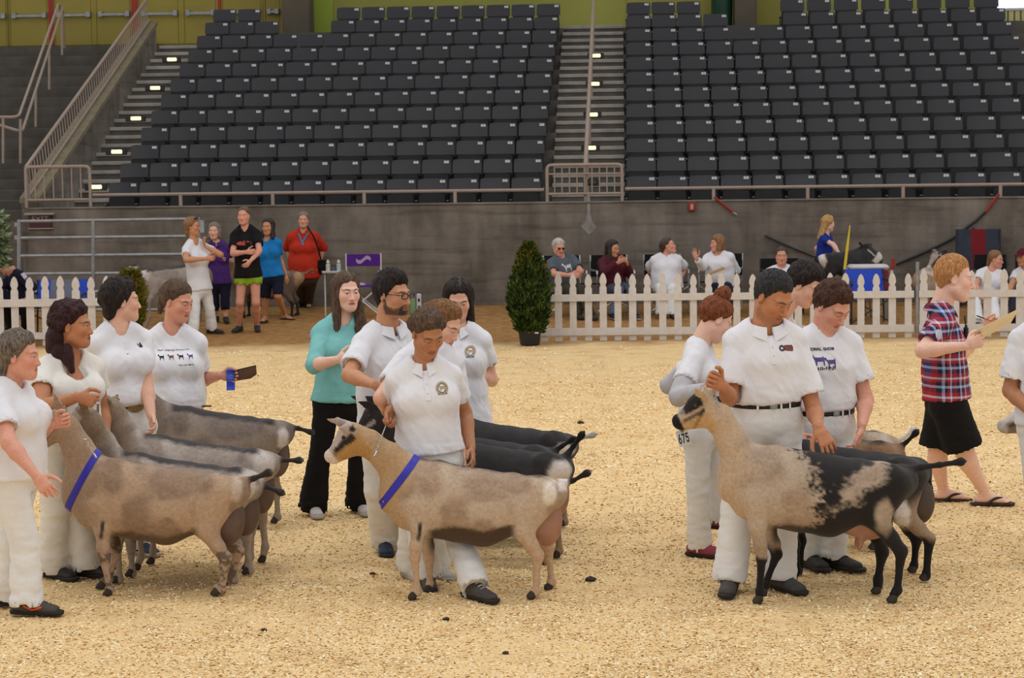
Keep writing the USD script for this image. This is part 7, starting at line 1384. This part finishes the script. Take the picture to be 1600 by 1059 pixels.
# sunglasses pushed up in the phone woman's hair
for s in (-1, 1): part(B2['path'], 'hair_sunglasses', build([A(ell(B2['HP']((s * .035, .06, .115)), B2['Rh'], (.03, .016, .016)), .004)], .006), M('dark_lens'), True)
ph = thing('phone', 'pale phone held up by the woman in white at the left', 'phone', at(316, 354, 29.1)); _c = at(315.5, 354, 29.12)
part(ph, 'phone_case', bbox(_c + (-.025, -.006, -.085), _c + (.03, .006, .085), .005), M('phone_silver', srgb(136, 150, 160), 0.3)); part(ph, 'screen', box(_c + (-.02, .005, -.075), _c + (.025, .0068, .075)), M('phone_screen', srgb(30, 34, 40), 0.1)); part(ph, 'camera_lens', lathe([(0, 0), (.006, 0), (.006, .002), (0, .003)], _c + (.018, -.006, .07), 8), black_metal)
# wallet and ribbon
P = PEOPLE['print_tee_woman']; w = P['wr']['L']; D = w[1]
wl = thing('wallet', 'dark brown leather wallet in the print tee woman\'s hand', 'wallet', at(384, 582, D)); br = M('wallet_leather', srgb(92, 62, 42), 0.4, 0.35, 14.0, 0.1)
wp = [at(366, 579, D - .02), at(400, 571, D - .01), at(401, 584, D - .01), at(392, 590, D - .01), at(367, 594, D - .02)]
part(wl, 'wallet_back', trimesh.convex.convex_hull(np.array([q + o for q in wp for o in ((0, 0, 0), (0, .008, 0))])), br); part(wl, 'wallet_front', trimesh.convex.convex_hull(np.array([q + (0, -.016, -.004) + o for q in wp for o in ((0, 0, 0), (0, .007, 0))])), br); part(wl, 'wallet_lip', tube([wp[0] + (0, -.006, .002), wp[1] + (0, -.006, .002)], .003, 5), M('wallet_edge', srgb(120, 96, 70), 0.5))
rb = thing('prize_ribbon', 'bright blue prize ribbon hanging from the print tee woman\'s hand', 'ribbon', at(360, 600, D)); rm = M('bright_blue_ribbon', srgb(58, 84, 214), 0.45, 0.1, 20.0)
n = 12; Vr = [];
for i in range(n):
    y = 578 + 32 * i / (n - 1); dd = -.035 + .006 * math.sin(i * .9)
    Vr += [at(354, y, D + dd), at(367, y - .5, D + dd + .004), at(354, y, D + dd + .003), at(367, y - .5, D + dd + .007)]
Fr = [f for i in range(n - 1) for a in (4 * i,) for f in ((a, a + 4, a + 5), (a, a + 5, a + 1), (a + 2, a + 3, a + 7), (a + 2, a + 7, a + 6), (a, a + 2, a + 6), (a, a + 6, a + 4), (a + 1, a + 5, a + 7), (a + 1, a + 7, a + 3))]
part(rb, 'ribbon_tail', trimesh.Trimesh(Vr, Fr, process=False), rm, True)
gl = [tube([at(358 + dx, y, D - .043), at(363 + dx, y, D - .043)], .0015, 4) for y in (587, 591, 595) for dx in (0,)]
part(rb, 'gold_print', cat_(*gl), gold, False); part(rb, 'ribbon_knot', build([A(ell(at(361, 578, D - .03), np.eye(3), (.024, .01, .010)), .006)], .004), rm, True)
# belt end of the print tee woman
P = PEOPLE['print_tee_woman']; q = [P['T'](.80, -.10) + P['f'] * .17, P['T'](.805, -.17) + P['f'] * .13, P['T'](.815, -.235) + P['f'] * .09]
part(P['path'], 'belt_end', tube(q, .006, 6), M('brown_leather'), True)
# clipboard and pencil
P = PEOPLE['plaid']; D = P['wr']['R'][1] + .09; cb = thing('clipboard', 'clipboard with paper held by the plaid shirt man', 'clipboard', at(1553, 512, D))
def slab(a, b, half, th, up):            # a board seen edge-on from a to b, half its half-width in depth
    a, b = np.array(a), np.array(b); d = nrm(b - a); n_ = nrm(np.cross(d, (0, 1, 0))); n_ = n_ if n_ @ UZ > 0 else -n_; V = []
    for p in (a, b):
        for y in (-half, half): V += [p + np.array([0, y, -.5 * y]) + n_ * up, p + np.array([0, y, -.5 * y]) + n_ * (up + th)]
    return trimesh.convex.convex_hull(np.array(V))
a, b = at(1521, 527, D), at(1585, 495, D)
part(cb, 'board', slab(a, b, .115, .004, 0), M('clipboard_brown', srgb(224, 214, 192), 0.5)); part(cb, 'paper', slab(a * .97 + b * .03, a * .06 + b * .94, .108, .0015, .0042), M('paper_white')); part(cb, 'clip', slab(a * .10 + b * .90, b, .04, .014, .005), chrome)
D2 = P['wr']['L'][1]; a, b = at(1526, 493, D2 - .02), at(1556, 504, D2 - .045)
pc = thing('pencil', 'orange pencil with a dark end in the plaid shirt man\'s hand', 'pencil', a); part(pc, 'barrel', tube([a * .6 + b * .4, b], .0042, 6), M('pencil_orange', srgb(206, 92, 50), 0.4)); part(pc, 'dark_end', tube([a, a * .6 + b * .4], .0046, 6), black_metal); part(pc, 'tip', tube([b, b + (b - a) * .12], [.004, .0008], 6), M('pencil_wood', srgb(200, 160, 110), 0.6))
pt = P['sh']['L'] * .45 + P['sh']['R'] * .55 + P['f'] * .155 - UZ * .10
rd = thing('radio', 'small black radio clipped to the front of the plaid shirt', 'radio', pt); part(rd, 'radio_body', bbox(pt + (-.005, -.025, -.05), pt + (.022, .025, .05), .008), black_metal); part(rd, 'aerial', tube([pt + (.01, .015, .05), pt + (.004, .015, .12)], .005, 6), black_metal); part(rd, 'dial', lathe([(0, 0), (.007, 0), (.007, .012), (0, .012)], pt + (.008, -.012, .05), 8), black_metal)
# number tag
D = PEOPLE['redhead']['Hc'][1] - .24; tg = thing('number_tag', 'white tag printed 675 hanging at the ginger girl\'s hip', 'tag', at(1068, 684, D))
c0, ux = at(1068, 684, D), nrm(at(1080, 692.5, D) - at(1063, 697, D)); uy = nrm(at(1056, 672, D) - at(1064, 698, D)); uy = nrm(uy - ux * (uy @ ux))
hw_, hh_ = .5 * 19.5 * D / FPX, .5 * 26 * D / FPX
def card(x0, x1, y0, y1, z): return extrude([(x0, y0), (x1, y0), (x1, y1), (x0, y1)], .0015, c0 + np.cross(ux, uy) * z, ux, uy)
part(tg, 'card', card(-hw_, hw_, -hh_, hh_, 0), M('tag_card', srgb(220, 218, 222), 0.7))
tx = meshkit.text_mesh('675', .052, .001, True); tx.apply_translation((-tx.bounds[:, 0].mean(), -tx.bounds[:, 1].mean() - .002, 0)); tx.apply_scale((min(1, hw_ * 1.7 / np.ptp(tx.bounds[:, 0])), 1, 1)); T_ = np.eye(4); T_[:3, 0], T_[:3, 1], T_[:3, 2], T_[:3, 3] = ux, uy, np.cross(ux, uy), c0 + np.cross(ux, uy) * .0018; tx.apply_transform(T_); part(tg, 'number', tx, black_metal, False)
part(tg, 'clip', bbox(c0 + uy * hh_ + (-.006, -.012, -.012), c0 + uy * hh_ + (.012, .012, .03), .004), M('brass_clip', srgb(150, 124, 70), 0.4, metal=0.5)); part(tg, 'cord', tube(bend([c0 + uy * hh_ + (0, 0, .02), at(1080, 655, D + .05), at(1090, 640, D + .1)], .04), .004, 5), black_metal)
# show chains: from the hand down to the goat's neck
def chain(label, pts, r=.0045):
    t = thing('show_chain', label, 'chain', pts[-1]); pts = np.array(pts, float); d = np.linalg.norm(np.diff(pts, axis=0), axis=1).cumsum(); d = np.r_[0, d]; n = max(int(d[-1] / .014), 3); s = np.linspace(0, d[-1], n); q = np.stack([np.interp(s, d, pts[:, i]) for i in range(3)], 1)
    ls = []
    for i in range(n - 1):
        a, b = q[i], q[i + 1]; m = (a + b) / 2; ax = nrm(b - a); sd = nrm(np.cross(ax, (0, 1, .2) if i % 2 else (1, .2, 0))); L = np.linalg.norm(b - a) * .62
        ls.append(tube([m + ax * L * math.cos(u) + sd * .0055 * math.sin(u) for u in np.linspace(0, 2 * math.pi, 9)], r * .42, 4, cap=False))
    part(t, 'links', cat_(*ls), chain_mat, True, kind='stuff'); part(t, 'handle_ring', trimesh.creation.torus(.012, .003, 14, 6).apply_translation(pts[0]), chain_mat, True); part(t, 'snap', tube([pts[-1], pts[-1] + nrm(pts[-1] - pts[-2]) * .03], .006, 6), chain_mat, True); return t
Ph = PEOPLE['bun_woman']['wr']['R']; chain('silver show chain from the bun woman\'s fist to the tan goat\'s neck', [at(604, 662, Ph[1] - .03), at(597, 680, 11.16), at(588, 705, 11.11)])
Ph = PEOPLE['man']['wr']['R']; chain('silver show chain from the dark-haired man\'s fist to the pale-necked goat', [at(1115, 604, Ph[1] - .02), at(1118, 618, 11.0), at(1122, 630, 10.93)])
Ph = PEOPLE['curly_woman']['wr']['R']; chain('silver show chain hanging from the curly haired woman\'s fingers', [at(153, 630, Ph[1] - .06), at(153, 645, 11.74), at(150, 662, 11.72)], .006)
chain('silver show chain along the neck of the nearest left goat', [at(133, 686, 11.30), at(139, 698, 11.295), at(146, 708, 11.29)], .006)
# droppings and clods on the shavings
rg = np.random.default_rng(12); dm = M('dropping', srgb(62, 50, 40), 0.85, 0.4, 40.0)
def clod(x, y, r, label):
    g = ground(x, y); m = trimesh.creation.icosphere(2, 1.0); v = np.array(m.vertices); v *= (1 + .5 * (meshkit.noise(v * 2.2 + x) - .5))[:, None]; m = trimesh.Trimesh(v * (r, r * .8, r * .55) + (g[0], g[1], floor_z(g[0], g[1]) + r * .35), m.faces, process=False); single('dropping', m, dm, label, 'dropping', True, group='droppings on the shavings')
for x, y, r, l in ((907, 660, .028, 'dark dropping behind the middle goats, right of the pale grey tail'), (922, 907, .03, 'dark dropping right of the tan goat\'s hind hooves'), (697, 968, .018, 'small dark dropping in front of the tan goat'), (582, 893, .016, 'small dark dropping left of the bun woman\'s shoe'), (412, 983, .016, 'small dark clod at the lower left foreground'), (505, 800, .014, 'small clod below the black trousers'), (748, 940, .014, 'tiny clod beside the bun woman\'s front shoe'), (735, 806, .012, 'tiny clod behind the tan goat\'s belly'), (790, 1020, .016, 'small dark clod at the bottom of the picture, right of the middle')): clod(x, y, r, l)
# loose shavings: curled flakes over the near part of the ring
def flakes():
    rg = np.random.default_rng(3); protos = []
    UsdGeom.Scope.Define(stage, '/World/wood_flakes')
    pi = UsdGeom.PointInstancer.Define(stage, '/World/wood_flakes/scatter')
    for k, c in enumerate(((249, 224, 176), (238, 206, 152), (178, 138, 94), (252, 236, 202))):
        V, F = [], []; m = 5
        for i in range(m):
            t = i / (m - 1) - .5; V += [(t * 1.0, -.3 + .12 * t * t, .28 * t * t + .03 * k), (t * 1.0, .3 - .2 * t * t, .28 * t * t - .03 * k)]
        for i in range(m - 1): a = 2 * i; F += [(a, a + 2, a + 3), (a, a + 3, a + 1)]
        p = f'/World/wood_flakes/scatter/flake_{k:03d}' if k else '/World/wood_flakes/scatter/flake'; usdkit.mesh(stage, p, (np.array(V), np.array(F)), M(f'flake_{k}', srgb(*c), 0.8, 0.2, 3.0, spec=0.2), smooth=True); protos.append(p)
    n = 190000; y = 9.2 + 17.5 * rg.random(n) ** 1.45; x = (rg.random(n) * 2 - 1) * y * .31; keep = meshkit.fbm(np.stack([x * 1.4, y * 1.4, 0 * x], 1), 3, 4) + .5 * rg.random(n) + np.interp(y, [9, 14, 18, 23, 27], [.1, .06, 0, -.1, -.4]) > .58; x, y = x[keep], y[keep]; n = len(x)
    pi.CreatePositionsAttr(Vt.Vec3fArray.FromNumpy(np.stack([x, y, floor_z(x, y) + np.interp(y, [9, 16.5, 17.5, 27], [.002, .002, .008, .012])], 1).astype(np.float32))); q = rg.normal(size=(n, 4)) * (1, .2, .2, 1); q /= np.linalg.norm(q, axis=1, keepdims=True)
    pi.CreateOrientationsAttr(Vt.QuathArray([Gf.Quath(float(a), float(b), float(c), float(d)) for a, b, c, d in q])); s = (.009 + .011 * rg.random(n) ** 2) * np.interp(y, [9, 20], [1, 1.5]); pi.CreateScalesAttr(Vt.Vec3fArray.FromNumpy(np.stack([s, s, s], 1).astype(np.float32)))
    pi.CreateProtoIndicesAttr(Vt.IntArray.FromNumpy(rg.choice(4, n, p=(.45, .32, .02, .21)).astype(np.int32))); pi.CreatePrototypesRel().SetTargets([Sdf.Path(p) for p in protos])
    setdata(stage.GetPrimAtPath('/World/wood_flakes'), label='loose curled wood flakes strewn over the ring', category='wood shavings', kind='stuff')
flakes()
